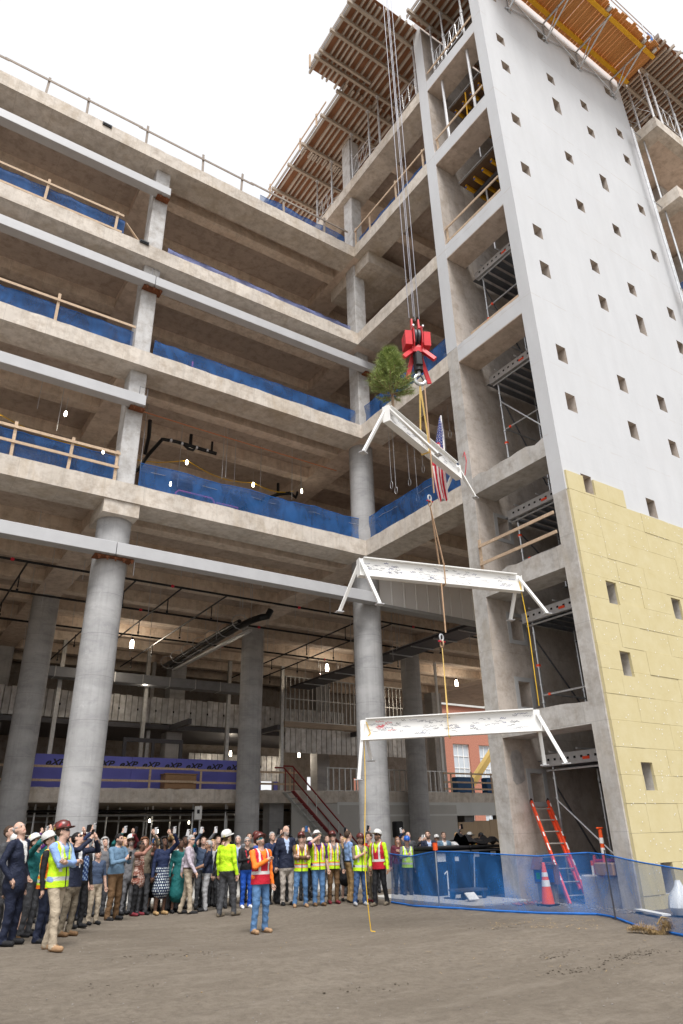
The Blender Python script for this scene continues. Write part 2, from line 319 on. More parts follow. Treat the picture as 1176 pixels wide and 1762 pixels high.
plain('xps_purple', (0.17, 0.18, 0.60), 0.65, 0, 0.08, 1.5); plain('ink', (0.03, 0.03, 0.04), 0.6); plain('ink_blue', (0.04, 0.05, 0.2), 0.6); plain('ink_red', (0.7, 0.03, 0.06), 0.6); plain('ink_grey', (0.3, 0.3, 0.33), 0.6)
plain('plaster', (0.44, 0.43, 0.405), 0.9, 0, 0.06, 1.2); plain('plaster_light', (0.58, 0.585, 0.565), 0.9, 0, 0.06, 1.2); plain('patch_dark', (0.33, 0.31, 0.295), 0.85, 0, 0.25, 6)
plain('hole_frame', (0.42, 0.42, 0.42), 0.8, 0, 0.08, 2); plain('brick', (0.46, 0.2, 0.14), 0.85, 0, 0.25, 8); plain('mortar', (0.4, 0.34, 0.3), 0.9); plain('glass_bright', (0.5, 0.55, 0.6), 0.15, 0, 0.1, 0.4, 0.8)
plain('tarp_blue', (0.03, 0.12, 0.3), 0.5); plain('cardboard', (0.33, 0.2, 0.11), 0.8); plain('bark', (0.3, 0.21, 0.14), 0.9, 0, 0.3, 20); plain('straw', (0.36, 0.25, 0.12), 0.9, 0, 0.35, 25); plain('rubble_red', (0.3, 0.12, 0.08), 0.9, 0, 0.4, 6); plain('rubble_grey', (0.22, 0.2, 0.18), 0.9, 0, 0.35, 6)
plain('plastic_white', (0.75, 0.77, 0.78), 0.3, 0, 0.05); plain('red_plastic', (0.55, 0.025, 0.05), 0.4); plain('green_screen', (0.02, 0.35, 0.1), 0.4); plain('box_brown', (0.16, 0.08, 0.06), 0.6); plain('paper', (0.78, 0.78, 0.76), 0.7)
plain('phone_black', (0.02, 0.02, 0.025), 0.25, 0, 0.1, 5, 0.5); plain('phone_white', (0.75, 0.75, 0.76), 0.3); plain('phone_blue', (0.05, 0.14, 0.35), 0.3); plain('tin', (0.2, 0.21, 0.23), 0.45, 0.5, 0.15, 3); plain('tan_shaft', (0.35, 0.33, 0.3), 0.5)
def insulation():
    t = NT('mineral_wool', 0.95, 0, 0.1); a = t.noise(2.2, 6, rough=0.65); base = t.mix(t.ramp(a, 0.3, 0.72), (0.545, 0.47, 0.265), (0.61, 0.545, 0.345))
    base = t.mix(t.math('MULTIPLY', t.rnd(), 0.35), base, (0.57, 0.495, 0.28)); base = t.mix(t.math('MULTIPLY', t.ramp(t.noise(60, 4, t.map((1, 1, 2.5))), 0.5, 0.75), 0.25), base, (0.5, 0.41, 0.2))
    t.col(base); t.bump(t.noise(45, 5), 0.35, 0.01)
insulation()
def gal_panel():
    t = NT('gal_panel', 0.4, 0.15, 0.5); c = t.mix(t.rnd(), (0.5, 0.5, 0.495), (0.72, 0.72, 0.715)); t.col(t.mix(t.ramp(t.noise(2.5, 5), 0.4, 0.7), c, (0.36, 0.345, 0.33))); t.bump(t.noise(2.0, 3), 0.3, 0.05)
gal_panel()
def attr_mat(name, rough, spec=0.3, bumps=True, coat=False):
    t = NT(name, rough, 0, spec); a = t.n('ShaderNodeAttribute'); a.attribute_name = 'Col'; nz = t.noise(22, 4, t.tc.outputs['Object'], 0.6, 1.0)
    t.col(t.mix(0.5, a.outputs['Color'], t.mix(1.0, a.outputs['Color'], t.ramp(nz, 0.3, 0.7, (0.72, 0.72, 0.74), (1, 1, 1)), 'MULTIPLY')))
    if bumps: t.bump(t.noise(13, 3, t.tc.outputs['Object'], 0.5, 1.6), 0.55, 0.03)
attr_mat('figure', 0.72); attr_mat('shell_paint', 0.3, 0.5, False); attr_mat('flag_cloth', 0.8, 0.2, False)
def needles():
    t = NT('needles', 0.6, 0, 0.3); t.col(t.mix(t.ramp(t.noise(9, 3), 0.3, 0.7), (0.12, 0.185, 0.05), (0.40, 0.46, 0.16)))
needles()
def lamp(name, c, e):
    t = NT(name, 0.5); t.col(c); t.b.inputs['Emission Color'].default_value = (*c, 1); t.b.inputs['Emission Strength'].default_value = e
lamp('lamp_glow', (1.0, 0.88, 0.68), 14)
# ---------------------------------------------------------------- ground
def sstep(a, b, x): t = np.clip((x-a)/(b-a), 0, 1); return t*t*(3-2*t)
_gs = [(rng.uniform(0.3, 2.2), rng.uniform(0, 6.28), rng.uniform(0, 6.28)) for _ in range(14)]
def gz(x, y):
    x = np.asarray(x, float); y = np.asarray(y, float); z = 0.14*(1-sstep(3.0, 6.5, x))*sstep(6, 11, y)
    for i, (k, a, p) in enumerate(_gs): z = z + 0.011/(0.6+k)*np.sin(k*(x*math.cos(a)+y*math.sin(a))*1.6+p)
    return z
def gzf(x, y): return float(gz(x, y))
def axis(lo, hi, st, far): 
    c = list(np.arange(lo, hi+1e-6, st)); a = []; d = st
    p = lo
    while p > -far: d *= 1.45; p -= d; a.append(p)
    b = []; d = st; q = hi
    while q < far: d *= 1.45; q += d; b.append(q)
    return np.array(a[::-1]+c+b)
gx = axis(-3, 19, 0.16, 420); gy = axis(2.5, 20, 0.16, 420)
GX, GY = np.meshgrid(gx, gy, indexing='ij'); GZ = gz(GX, GY)
near = ((np.abs(GX-8) < 13) & (np.abs(GY-11) < 10))
for _ in range(60):           # ruts, footprints and small clods
    cx, cyy = rng.uniform(0, 15), rng.uniform(4, 15.5); a = rng.uniform(-0.9, 0.2); L = rng.uniform(0.15, 0.8); w = rng.uniform(0.08, 0.2); h = rng.uniform(-0.028, 0.034)
    u = (GX-cx)*math.cos(a)+(GY-cyy)*math.sin(a); v = -(GX-cx)*math.sin(a)+(GY-cyy)*math.cos(a); GZ += h*np.exp(-(u/L)**2-(v/w)**2)
for (tx, ty, ta) in ((6.0, 8.0, -0.42), (9.5, 7.4, -0.30), (3.0, 10.5, -0.55)):      # long wheel tracks in pairs
    for off in (-0.85, 0.85):
        u = (GX-tx)*math.cos(ta)+(GY-ty)*math.sin(ta); v = -(GX-tx)*math.sin(ta)+(GY-ty)*math.cos(ta)-off+0.25*np.sin(u*0.35)
        GZ += near*(-0.014*np.exp(-(v/0.13)**2)+0.010*np.exp(-((np.abs(v)-0.24)/0.07)**2))*(0.6+0.4*np.sin(u*19))
GZ += near*rng.normal(0, 0.004, GZ.shape); GZ[~near] = np.where(np.abs(GZ[~near]) > 0.2, 0, GZ[~near])*0.6
nx, ny = GX.shape; gv = np.stack([GX, GY, GZ], -1).reshape(-1, 3)
ii = (np.arange(nx-1)[:, None]*ny+np.arange(ny-1)[None]).ravel()
gme = bpy.data.meshes.new('ground'); gme.from_pydata(gv.tolist(), [], np.stack([ii, ii+ny, ii+ny+1, ii+1], -1).tolist()); gme.materials.append(MATS['dirt'])
gme.polygons.foreach_set('use_smooth', [True]*len(gme.polygons))
tag(link(bpy.data.objects.new('ground', gme)), 'bare brown dirt yard with ruts and scattered straw', 'ground', kind='structure')
# ---------------------------------------------------------------- concrete frame
XB, YT, YA = 14.51, 10.50, 19.83
LV = {2: 11.87, 3: 17.10, 4: 21.94, 5: 27.14, 6: 31.75}
TH = 0.65
BLD = thing('unfinished_building', 'bare concrete frame building under construction with open floors, round columns and grey steel beams', 'building', (5, 20, 0))
BLD.location = (0, 0, 0)
def edge_beam(parent, ax, a0, a1, b0, b1, z0, z1, mat='concrete_edge', rough=0.02, name='edge_beam'):
    """beam along ax ('x' or 'y') with a slightly ragged cast edge; b0 is the outer face"""
    n = max(2, int(abs(a1-a0)/0.3)); vs = []; fs = []
    for i in range(n+1):
        a = a0+(a1-a0)*i/n; j = random.uniform(-rough, rough*0.4); k = random.uniform(-0.004, 0.004); j2 = random.uniform(-0.003, 0.003)
        if random.random() < 0.1: j -= rough*1.6
        for b, z in ((b0, z0+j2), (b0+k, z1+j), (b1, z1), (b1, z0)): vs.append((a, b, z) if ax == 'x' else (b, a, z))
    for i in range(n):
        for q in range(4): fs.append((i*4+q, i*4+(q+1) % 4, i*4+4+(q+1) % 4, i*4+4+q))
    fs += [(3, 2, 1, 0), (n*4, n*4+1, n*4+2, n*4+3)]
    return MB().add(vs, fs).build(name, mat, parent)
GIRX = [(-16, -15.0), (-5.6, -4.55), (4.72, 5.80), (14.45, 15.62), (24.9, 26.0), (35.2, 36.3)]
def joists(parent, x0, x1, faces, zt, skip=()):
    for i, (y0, y1) in enumerate(faces): ubox('joist', 'concrete_joist', parent, x0+0.002, x1-0.002, y0, y1, zt-TH+0.004, zt-0.142)
YBACK = 46.0
for lv, zt in LV.items():
    if lv == 6: continue
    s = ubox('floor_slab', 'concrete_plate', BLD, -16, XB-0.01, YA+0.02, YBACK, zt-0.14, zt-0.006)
    base = s.location.copy(); P = empty('floor_frame', (0, 0, 0), BLD)
    edge_beam(P, 'x', -16, XB, YA, 21.0, zt-TH, zt, 'concrete_edge')
    for g0, g1 in GIRX[:4]:
        y0 = 21.002
        ubox('girder', 'concrete_soffit', P, g0, min(g1, XB-0.012) if g0 < 14 else XB-0.012, y0, YBACK-0.01, zt-TH-0.003, zt-0.141)
    joists(P, 5.80, 14.45, [(21.5, 22.0)]+[(24.0+2.8*i, 24.5+2.8*i) for i in range(8)], zt)
    joists(P, -4.55, 4.72, [(23.2+2.8*i, 23.7+2.8*i) for i in range(8)], zt)
    joists(P, -15.0, -5.6, [(23.2+2.8*i, 23.7+2.8*i) for i in range(8)], zt)
XR = 46.0
for lv, zt in LV.items():
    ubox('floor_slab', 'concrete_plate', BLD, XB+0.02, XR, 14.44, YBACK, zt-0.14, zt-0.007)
    P = empty('floor_frame', (0, 0, 0), BLD)
    y1 = YA if lv != 6 else 30.0
    edge_beam(P, 'y', 14.42, y1+0.02, XB, 15.62, zt-TH, zt, 'concrete_edge')
    for g0, g1 in GIRX[3:]: ubox('girder', 'concrete_soffit', P, (XB+0.0 if g0 < 15 else g0), g1, (y1+0.022 if g0 < 15 else 14.45), YBACK-0.01, zt-TH-0.002, zt-0.141)
    for (a, b) in ((15.62, 24.9), (26.0, 35.2)):
        joists(P, a, b, [(14.46, 15.2), (17.5, 18.0), (19.95, 21.2)]+[(24.0+2.8*i, 24.5+2.8*i) for i in range(8)], zt)
# drop panel under the roof-level slab at the inside corner
ubox('drop_panel', 'concrete_edge', BLD, 14.83, 17.15, 19.15, 22.4, 25.80, 27.14-TH-0.006)
# far wing beyond the white tower
for lv in (3, 4, 5, 6):
    zt = LV[lv]; P = ubox('floor_slab', 'concrete_soffit', BLD, 24.58, 38, 9.5, 14.4, zt-TH+0.05, zt-0.01)
    edge_beam(BLD, 'x', 24.56, 38, 9.35, 9.8, zt-TH, zt); edge_beam(BLD, 'y', 9.35, 14.4, 24.555, 25.3, zt-TH-0.003, zt-0.004)
for z0, z1 in ((0, 16.4), (17.1, 21.2), (21.95, 26.4), (27.15, 31.0), (31.76, 35.3)): ubox('column', 'concrete_pier', BLD, 27.5, 28.2, 11.2, 11.9, z0, z1, 0.03)
# columns
def rect_col(x0, x1, y0, y1, z0, z1, mat='concrete_column'): return ubox('column', mat, BLD, x0, x1, y0, y1, z0, z1, 0.025)
def round_column(x, y, z0, z1, r=0.525):
    o = MB().lathe([(r, z0), (r, z1)], (0, 0, 0), 40).build('round_column', 'concrete_round', BLD, True, (x, y, 0)); return o
for a, b in ((2, 3), (3, 4), (4, 5)):
    rect_col(4.98, 5.56, 20.22, 20.92, LV[a]-0.01, LV[b]-TH+0.01)
    if a > 2: rect_col(14.76, 15.36, 20.25, 20.95, LV[a]-0.01, LV[b]-TH+0.01)
rect_col(14.76, 15.36, 20.25, 20.95, LV[5]-0.01, LV[6]-TH+0.01); rect_col(14.76, 15.36, 20.25, 20.95, LV[6]-0.01, 35.45)
round_column(15.05, 20.68, LV[2]-0.01, LV[3]-TH+0.01, 0.5)
round_column(15.02, 20.65, -0.2, LV[2]-TH+0.01); round_column(5.18, 20.62, -0.2, 10.80)
cp = MB().box(4.60, 5.72, 19.88, 21.4, 10.76, LV[2]-TH-0.004).build('column_cap', 'concrete_edge', BLD)
for x in (5.32, 15.35, 25.5, 35.7): round_column(x, 31.0, -0.2, LV[2]-TH+0.01, 0.55)
round_column(25.4, 20.65, -0.2, LV[2]-TH+0.01)
for x in (5.3, 15.2, 25.55, 35.8): rect_col(x-0.48, x+0.48, 40.6, 41.5, 3.6, LV[2]-TH+0.01, 'concrete_round')
for lv in (2, 3, 4):
    for x in (5.3, 15.2, 25.5): rect_col(x-0.35, x+0.35, 30.6, 31.3, LV[lv]-0.01, LV[lv+1]-TH+0.01)
    rect_col(25.2, 25.8, 20.3, 20.9, LV[lv]-0.01, LV[lv+1]-TH+0.01)
# unseen closing walls added deep inside to block the sky
for lv in (2, 3, 4, 5):
    zt = LV.get(lv+1)
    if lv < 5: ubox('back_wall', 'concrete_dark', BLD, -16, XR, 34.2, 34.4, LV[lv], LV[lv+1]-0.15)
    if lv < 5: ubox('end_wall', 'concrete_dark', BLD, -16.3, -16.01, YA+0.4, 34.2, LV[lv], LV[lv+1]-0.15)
# dark core walls seen through the upper floors
for x0, x1, y, lv in ((0.2, 1.6, 26.5, 3), (2.2, 4.3, 27.2, 3), (-3, 0.0, 27, 2)): ubox('core_wall', 'plywood_brown', BLD, x0, x1, y, y+0.2, LV[lv], LV[lv]+3.2)
# grey steel facade tubes
def steel(x0, x1, zt, label):
    o = ubox('steel_beam', 'steel_grey', BLD, x0, x1, 19.78, 20.17, zt-0.40, zt, 0.012); o['label'] = label; return o
for x0, x1, zt, lb in ((-16, 5.13, 9.80, 'lowest grey steel beam left of the round column joint'), (5.15, 14.98, 9.80, 'lowest grey steel beam reaching the corner column'), (-16, 5.5, 15.26, 'second grey steel beam'), (-16, 5.33, 20.52, 'third grey steel beam, outer length'), (5.35, 15.42, 20.52, 'third grey steel beam reaching the corner column'), (-16, 5.52, 25.24, 'topmost grey steel beam')):
    steel(x0, x1, zt, lb)
for x, z, w in ((5.14, 9.40, 1.15), (5.3, 14.86, 0.5), (5.33, 20.12, 0.7), (5.3, 24.84, 0.5), (15.2, 20.12, 0.5)):
    b = MB(); b.box(x-w/2, x+w/2, 19.95, 20.35, z-0.05, z-0.003)
    for k in range(int(w/0.22)): xx = x-w/2+0.12+k*0.25; b.tube((xx, 19.93, z-0.02), (xx, 19.93, z-0.16), 0.025, 6); b.box(xx-0.05, xx+0.05, 19.9, 19.96, z-0.1, z-0.04)
    b.build('beam_bracket', 'rust', BLD)
for x, z in ((5.33, 20.53), (5.4, 15.27)):
    MB().path([(x-0.15, 19.79, z), (x-0.15, 19.79, z+0.28), (x+0.12, 19.79, z+0.28), (x+0.12, 19.79, z-0.1)], 0.012, 5).build('lifting_lug', 'dark_metal', BLD)
# grey panelled bulkhead between the corner column and the next one
BK = thing('panel_bulkhead', 'pale grey ribbed metal panel bulkhead beside the round corner column', 'panel', (15.5, 20.4, 9.6))
for i in range(14):
    x0 = 15.55+i*0.62
    ubox('panel', 'panel_grey', BK, x0-15.5, x0+0.612-15.5, 0.1, 0.16, 0.06, 1.42)
    ubox('rib', 'panel_grey', BK, x0+0.606-15.5, x0+0.636-15.5, 0.06, 0.098, 0.06, 1.42)
ubox('bottom_channel', 'grey_paint', BK, 0.0, 9.2, 0.03, 0.45, -0.06, 0.055)
# ---------------------------------------------------------------- tower
TW = thing('stair_tower', 'tall concrete stair tower with white coated face, small square holes and yellow insulation below', 'tower')
HX = [1.0, 4.02, 6.22, 8.75]; HZ = [0.56, 2.68, 5.33, 7.2, 10.4, 13.17, 14.98, 18.45, 20.17, 23.26, 25.95, 29.1, 30.88, 33.9]
GRID = {0.56: (0, 1), 2.68: (0, 1), 5.33: (0, 1), 7.2: (0, 1, 2), 10.4: (0, 1, 2), 13.17: (0, 1, 2), 14.98: (0, 1, 2), 18.45: (0, 1, 2, 3), 20.17: (0, 1, 2, 3), 23.26: (0, 1, 2, 3), 25.95: (0, 1, 2, 3), 29.1: (0, 1, 2, 3), 30.88: (0, 1, 2, 3), 33.9: (0, 1, 2, 3)}
HOLES = []
for z, cs in GRID.items():
    for c in cs:
        hh = 0.31
        if (c == 1 and abs(z-29.1) < 0.1) or (c == 2 and abs(z-18.45) < 0.1) or (c == 2 and abs(z-25.95) < 0.1) : hh = 0.43
        if z > 20 and hh < 0.4: hh = 0.27
        x = XB+HX[c]+(0.1 if z < 9 and c == 0 else 0); w = 0.225
        HOLES.append((x-w, x+w, z-hh, z+hh))
ZS = 10.02
MB().holes(XB, 24.5, -0.3, ZS, HOLES, YT, YT+0.45).build('front_wall', 'concrete_pier', TW)
MB().holes(XB, 24.5, ZS, 36.6, HOLES, YT-0.012, YT+0.452, 0, 1).build('front_wall', ['white_coating', 'concrete_inner'], TW)
PH = [(XB+1.15-0.25, XB+1.15+0.25, z-0.36, z+0.36) for z in (0.56, 2.64, 5.14, 7.08, 10.36)]
MB().holes(XB, 24.5, -0.3, 16.46, PH, 13.9, 14.42).build('pier_wall', 'concrete_inner', TW)
MB().holes(XB, 24.5, 16.46, 36.5, [], 13.9, 14.42).build('pier_wall', 'concrete_inner', TW)
ubox('pier_coating', 'white_coating', TW, XB-0.01, XB-0.0005, 13.895, 14.425, 17.15, 36.4)
ubox('pier_face', 'concrete_pier', TW, XB-0.008, XB-0.0005, 13.896, 14.424, -0.2, 17.14)
for h in PH:     # pale frames cast round the openings of the pier wall
    MB().holes(h[0]-0.14, h[1]+0.14, h[2]-0.12, h[3]+0.12, [h], 13.88, 13.8985).build('opening_frame', 'hole_frame', TW)
MB().prism([(14.74, 2.8), (14.85, 2.7), (15.05, 2.74), (15.19, 2.82), (15.2, 3.2), (15.17, 3.5), (15.02, 3.6), (14.83, 3.56), (14.73, 3.4), (14.75, 3.1)], 'y', 13.892, 13.8985).build('dark_patch', 'patch_dark', TW)
SPN = [(31.16, 31.78), (26.47, 27.16), (21.33, 22.0), (16.5, 17.18), (11.28, 11.91), (7.89, 8.55), (3.88, 4.48)]
for i, (a, b) in enumerate(SPN): edge_beam(TW, 'y', 10.952, 13.898, XB+0.003, 15.45, a, b, 'white_coating' if i < 4 else 'concrete_pier', 0.012 if i < 4 else 0.05, 'spandrel')
for i, (a, b) in enumerate(SPN[:4]): ubox('spandrel_soffit', 'concrete_soffit', TW, XB+0.006, 15.46, 10.955, 13.895, a-0.03, a-0.006)
ubox('core_wall', 'concrete_inner', TW, 19.3, 19.6, 10.96, 13.89, -0.2, 36)
ubox('end_wall', 'concrete_pier', TW, 24.1, 24.48, 10.97, 13.88, -0.2, 36.2)
ubox('sill_wall', 'concrete_pier', TW, 14.62, 14.9, 10.97, 12.05, -0.2, 0.62, 0.02)
# insulation boards, each one a piece
BH = 0.61; row = 0; z1 = 10.02
def board(x0, x1, z0, z1):
    hs = [h for h in HOLES if h[1] > x0 and h[0] < x1 and h[3] > z0 and h[2] < z1]
    for h in hs:
        if h[2] <= z0+0.01 and h[3] >= z1-0.01 and x0+0.06 < h[0] and h[1] < x1-0.06: board(x0, h[0], z0, z1); board(h[1], x1, z0, z1); return
    j = random.uniform(-0.008, 0.006)
    MB().holes(x0+0.0025, x1-0.0025, z0+0.0025, z1-0.0025, hs, YT-0.075+j, YT-0.0135 if z1 > ZS else YT-0.002).build('insulation_board', 'mineral_wool', TW)
for x0, x1 in ((14.56, 15.5), (15.5, 16.35), (16.35, 17.1)): board(x0, x1, 10.03, 10.60)
while z1 > 0.1:
    z0 = max(z1-BH, -0.05); x = 14.56; first = random.uniform(0.5, 1.2)
    while x < 21.6:
        x1 = min(x+(first if x < 14.6 else random.choice((1.22, 1.22, 1.22, 0.9))), 21.8); board(x, x1, z0, z1); x = x1
    z1 = z0
wb = MB()
for k in range(560):
    x, z = random.uniform(14.65, 21.6), random.uniform(0.2, 10.0)
    if any(h[0]-0.05 < x < h[1]+0.05 and h[2]-0.05 < z < h[3]+0.05 for h in HOLES): continue
    wb.add([(x+0.015*math.cos(t*math.pi/3), YT-0.087, z+0.015*math.sin(t*math.pi/3)) for t in range(6)], [(0, 1, 2, 3, 4, 5)])
tag(wb.build('fastener_washer', 'white_paint', TW), 'white plastic washers pinning the insulation', kind='stuff')
z = -0.1
while z < 10.6: ubox('insulation_board', 'mineral_wool', TW, XB+0.06, XB+0.9, 14.43, 14.50, z+0.004, min(z+1.19, 10.7)); z += 1.2
# small red trim and chipped lines on the pier
MB().path([(14.5, 14.2, 12.8), (14.49, 14.1, 12.95), (14.49, 14.05, 12.6), (14.49, 14.12, 12.3), (14.49, 14.2, 12.1)], 0.012, 4).build('paint_mark', 'ink_red', TW)
# ---------------------------------------------------------------- formwork decks on top
def lattice(parent, p, q, h, mat='aluminium'):
    """light bracing frame between two props: two chords and zigzag web, one piece"""
    b = MB(); p = Vector(p); q = Vector(q); up = Vector((0, 0, h)); n = 3
    b.tube(p, q, 0.018, 5); b.tube(p+up, q+up, 0.018, 5)
    for i in range(n+1): t = i/n; b.tube(p.lerp(q, t), p.lerp(q, t)+up, 0.014, 5)
    for i in range(n): b.tube(p.lerp(q, i/n), p.lerp(q, (i+1)/n)+up, 0.012, 5)
    return b.build('brace_frame', mat, parent)
def prop(parent, x, y, z0, z1):
    b = MB(); b.tube((x, y, z0+0.02), (x, y, z0+(z1-z0)*0.55), 0.055, 8); b.tube((x, y, z0+(z1-z0)*0.53), (x, y, z1-0.02), 0.042, 8)
    b.obox((x, y, z0+0.012), (0.18, 0.18, 0.02)); b.obox((x, y, z1-0.012), (0.2, 0.16, 0.02)); b.tube((x, y, z0+(z1-z0)*0.5), (x, y, z0+(z1-z0)*0.56), 0.07, 8)
    return b.build('prop', 'aluminium', parent, True)
def deck(label, x0, x1, y0, y1, z, strY, sx0, sx1, step=0.37, ply=True, zply=None):
    D = thing('formwork_deck', label, 'formwork')
    ubox('plywood_sheet', 'plywood', D, x0+0.1, x1, y0+0.05, y1-0.02, z+0.205, z+0.23)
    x = x0+0.05
    while x < x1:
        a = y0+random.uniform(-0.15, 0.25); w = random.choice((0.075, 0.075, 0.1)); cut = random.random()
        for s0, s1 in (((a, y0+(y1-y0)*0.52), (y0+(y1-y0)*0.48, y1+random.uniform(-0.3, 0.2))) if y1-y0 > 5 else ((a, y1+random.uniform(-0.2, 0.15)),)):
            xo = x+random.uniform(-0.03, 0.03)+(0.11 if s0 > y0+1 else 0)
            ubox('joist', 'lumber_y', D, xo, xo+w, round(s0, 1), round(s1, 1), z+0.03, z+0.2)
        x += step*random.choice((0.75, 1, 1, 1.2))
    for y in strY: ubox('stringer', 'lumber_x', D, sx0, sx1, y-0.06, y+0.06, z-0.16, z+0.026)
    ubox('edge_board', 'lumber_grey', D, x0-0.03, x0, y0, y1, z+0.1, z+0.34)
    return D
SY = [25.2, 23.35, 21.85, 19.9, 18.38]
D1 = deck('long timber formwork deck on props over the top slab of the inner wing', 13.0, 19.5, 18.0, 26.6, 35.52, SY, 12.75, 19.4)
for y in SY[1:]:
    prop(D1, 14.68, y, LV[6], 35.36); prop(D1, 17.2, y, LV[6], 35.36)
for a, b in ((1, 2), (3, 4)): lattice(D1, (14.68, SY[a], LV[6]+0.5), (14.68, SY[b], LV[6]+0.5), 1.1)
for y in SY[1:]: lattice(D1, (14.68, y, LV[6]+0.7), (17.2, y, LV[6]+0.7), 1.0)
SY2 = [17.55, 16.15, 14.7]
D2 = deck('wider timber formwork deck overhanging furthest beside the pier top', 11.15, 19.5, 14.05, 18.35, 35.62, SY2, 10.95, 19.4, 0.33)
for y in SY2[1:]:
    prop(D2, 14.68, y, LV[6], 35.46); prop(D2, 17.2, y, LV[6], 35.46)
prop(D2, 14.68, 17.55, LV[6], 35.46)
lattice(D2, (14.68, 16.15, LV[6]+0.5), (14.68, 14.8, LV[6]+0.5), 1.1); lattice(D2, (14.68, 16.15, LV[6]+0.7), (17.2, 16.15, LV[6]+0.7), 1.0)
for y in (17.2, 15.4): ubox('stringer', 'lumber_x', D2, 11.0, 14.0, y-0.05, y+0.05, 35.46, 35.64)
SY3 = [13.5, 12.77, 11.6]
D3 = deck('short timber formwork deck above the tower side opening', 13.7, 19.2, 10.96, 13.88, 35.50, SY3, 13.4, 19.0, 0.34)
for y in SY3: prop(D3, 14.72, y, 31.78, 35.34)
lattice(D3, (14.72, 13.5, 32.3), (14.72, 12.77, 32.3), 1.1); lattice(D3, (14.72, 12.7, 32.4), (14.72, 11.7, 32.4), 1.1)
ubox('guard_board', 'lumber', D3, 14.56, 14.6, 11.0, 13.85, 32.3, 32.4)
SY4 = [9.45, 10.4, 11.6]
D4 = deck('timber formwork deck on props over the far wing behind the tower', 24.55, 33.5, 8.05, 14.0, 35.85, SY4, 24.7, 33.3, 0.3)
for x in (24.75, 25.45, 27.1, 29.2):
    prop(D4, x, 9.45, LV[6], 35.69); prop(D4, x, 11.6, LV[6], 35.69)
lattice(D4, (25.45, 9.45, LV[6]+0.5), (27.1, 9.45, LV[6]+0.5), 1.2); lattice(D4, (24.75, 9.5, LV[6]+0.6), (24.75, 11.6, LV[6]+0.6), 1.2); lattice(D4, (27.1, 9.45, LV[6]+0.5), (29.2, 9.45, LV[6]+0.5), 1.2)
utube('outrigger_pole', 'steel_grey', D4, (25.6, 8.3, 36.25), (31, 6.6, 37.0), 0.05)
# rail posts standing on the deck edges
for i, (x, y, z) in enumerate(((12.95, 25.8, 35.75), (12.95, 22.3, 35.75), (12.95, 20.6, 35.75), (11.1, 18.2, 35.85))):
    ubox('rail_post', 'lumber', D1 if i < 3 else D2, x-0.05, x+0.03, y-0.04, y+0.04, z-0.2, z+0.75)
ubox('guard_board', 'lumber', D1, 12.9, 12.94, 19.6, 26, 36.2, 36.3)
ubox('formwork_panel', 'plywood_pale', D1, 13.0, 13.06, 26.3, 28.2, 34.6, 36.0)
# ---------------------------------------------------------------- orange climbing platform on the tower face
PL = thing('work_platform', 'orange plank work platform with yellow beams bracketed to the white tower face', 'platform')
x = 15.0
while x < 24.55:
    w = 0.21; j = random.uniform(-0.12, 0.1); dz_ = random.choice((0, 0.006, 0.014)); ubox('plank', 'plank_orange', PL, x, x+w-random.choice((0.012, 0.02, 0.03)), round(8.25+j, 2), 10.36, 35.32+dz_, 35.37+dz_); x += w
for y in (8.6, 10.05): ubox('yellow_beam', 'yellow_beam', PL, 14.9, 24.6, y-0.05, y+0.05, 35.10, 35.318); 
for y in (8.6, 10.05): ubox('beam_flange', 'yellow_beam', PL, 14.9, 24.6, y-0.085, y+0.085, 35.06, 35.098)
for i, x in enumerate((16.5, 18.86, 21.16, 23.7)):
    b = MB(); top = 35.03; f = (x, 10.44, 33.85)
    b.beam((x, 8.45, top), (x, 10.44, top), 0.07, 0.06); b.tube(f, (x, 8.62, top-0.02), 0.036, 6); b.tube(f, (x, 9.55, top-0.02), 0.026, 6); b.tube(f, (x, 10.42, top), 0.04, 6)
    b.tube((x, 10.44, 33.85), (x-0.28, 10.44, 33.72), 0.03, 6); b.obox((x, 10.44, 33.82), (0.18, 0.09, 0.25))
    b.build('bracket', 'galvanized', PL)
    if i < 3:
        nx_ = (18.86, 21.16, 23.7)[i]; c = MB(); c.tube((x, 10.42, 33.9), (nx_, 10.42, 34.95), 0.026, 6); c.tube((x, 10.41, 34.95), (nx_, 10.41, 33.9), 0.022, 6); c.build('cross_brace', 'galvanized', PL)
for x in (18.2, 21.0, 23.6, 24.4):
    b = MB(); b.tube((x, 8.3, 35.2), (x, 8.28, 36.35), 0.025, 6); b.obox((x, 8.42, 35.25), (0.16, 0.22, 0.16)); b.build('rail_post', 'galvanized', PL)
for z in (35.85, 36.3): utube('rail', 'steel_grey', PL, (15, 8.28, z), (24.9, 8.28, z), 0.022, 6)
ubox('toe_sheet', 'net_hem', PL, 23.9, 24.3, 8.27, 8.285, 35.6, 36.0)
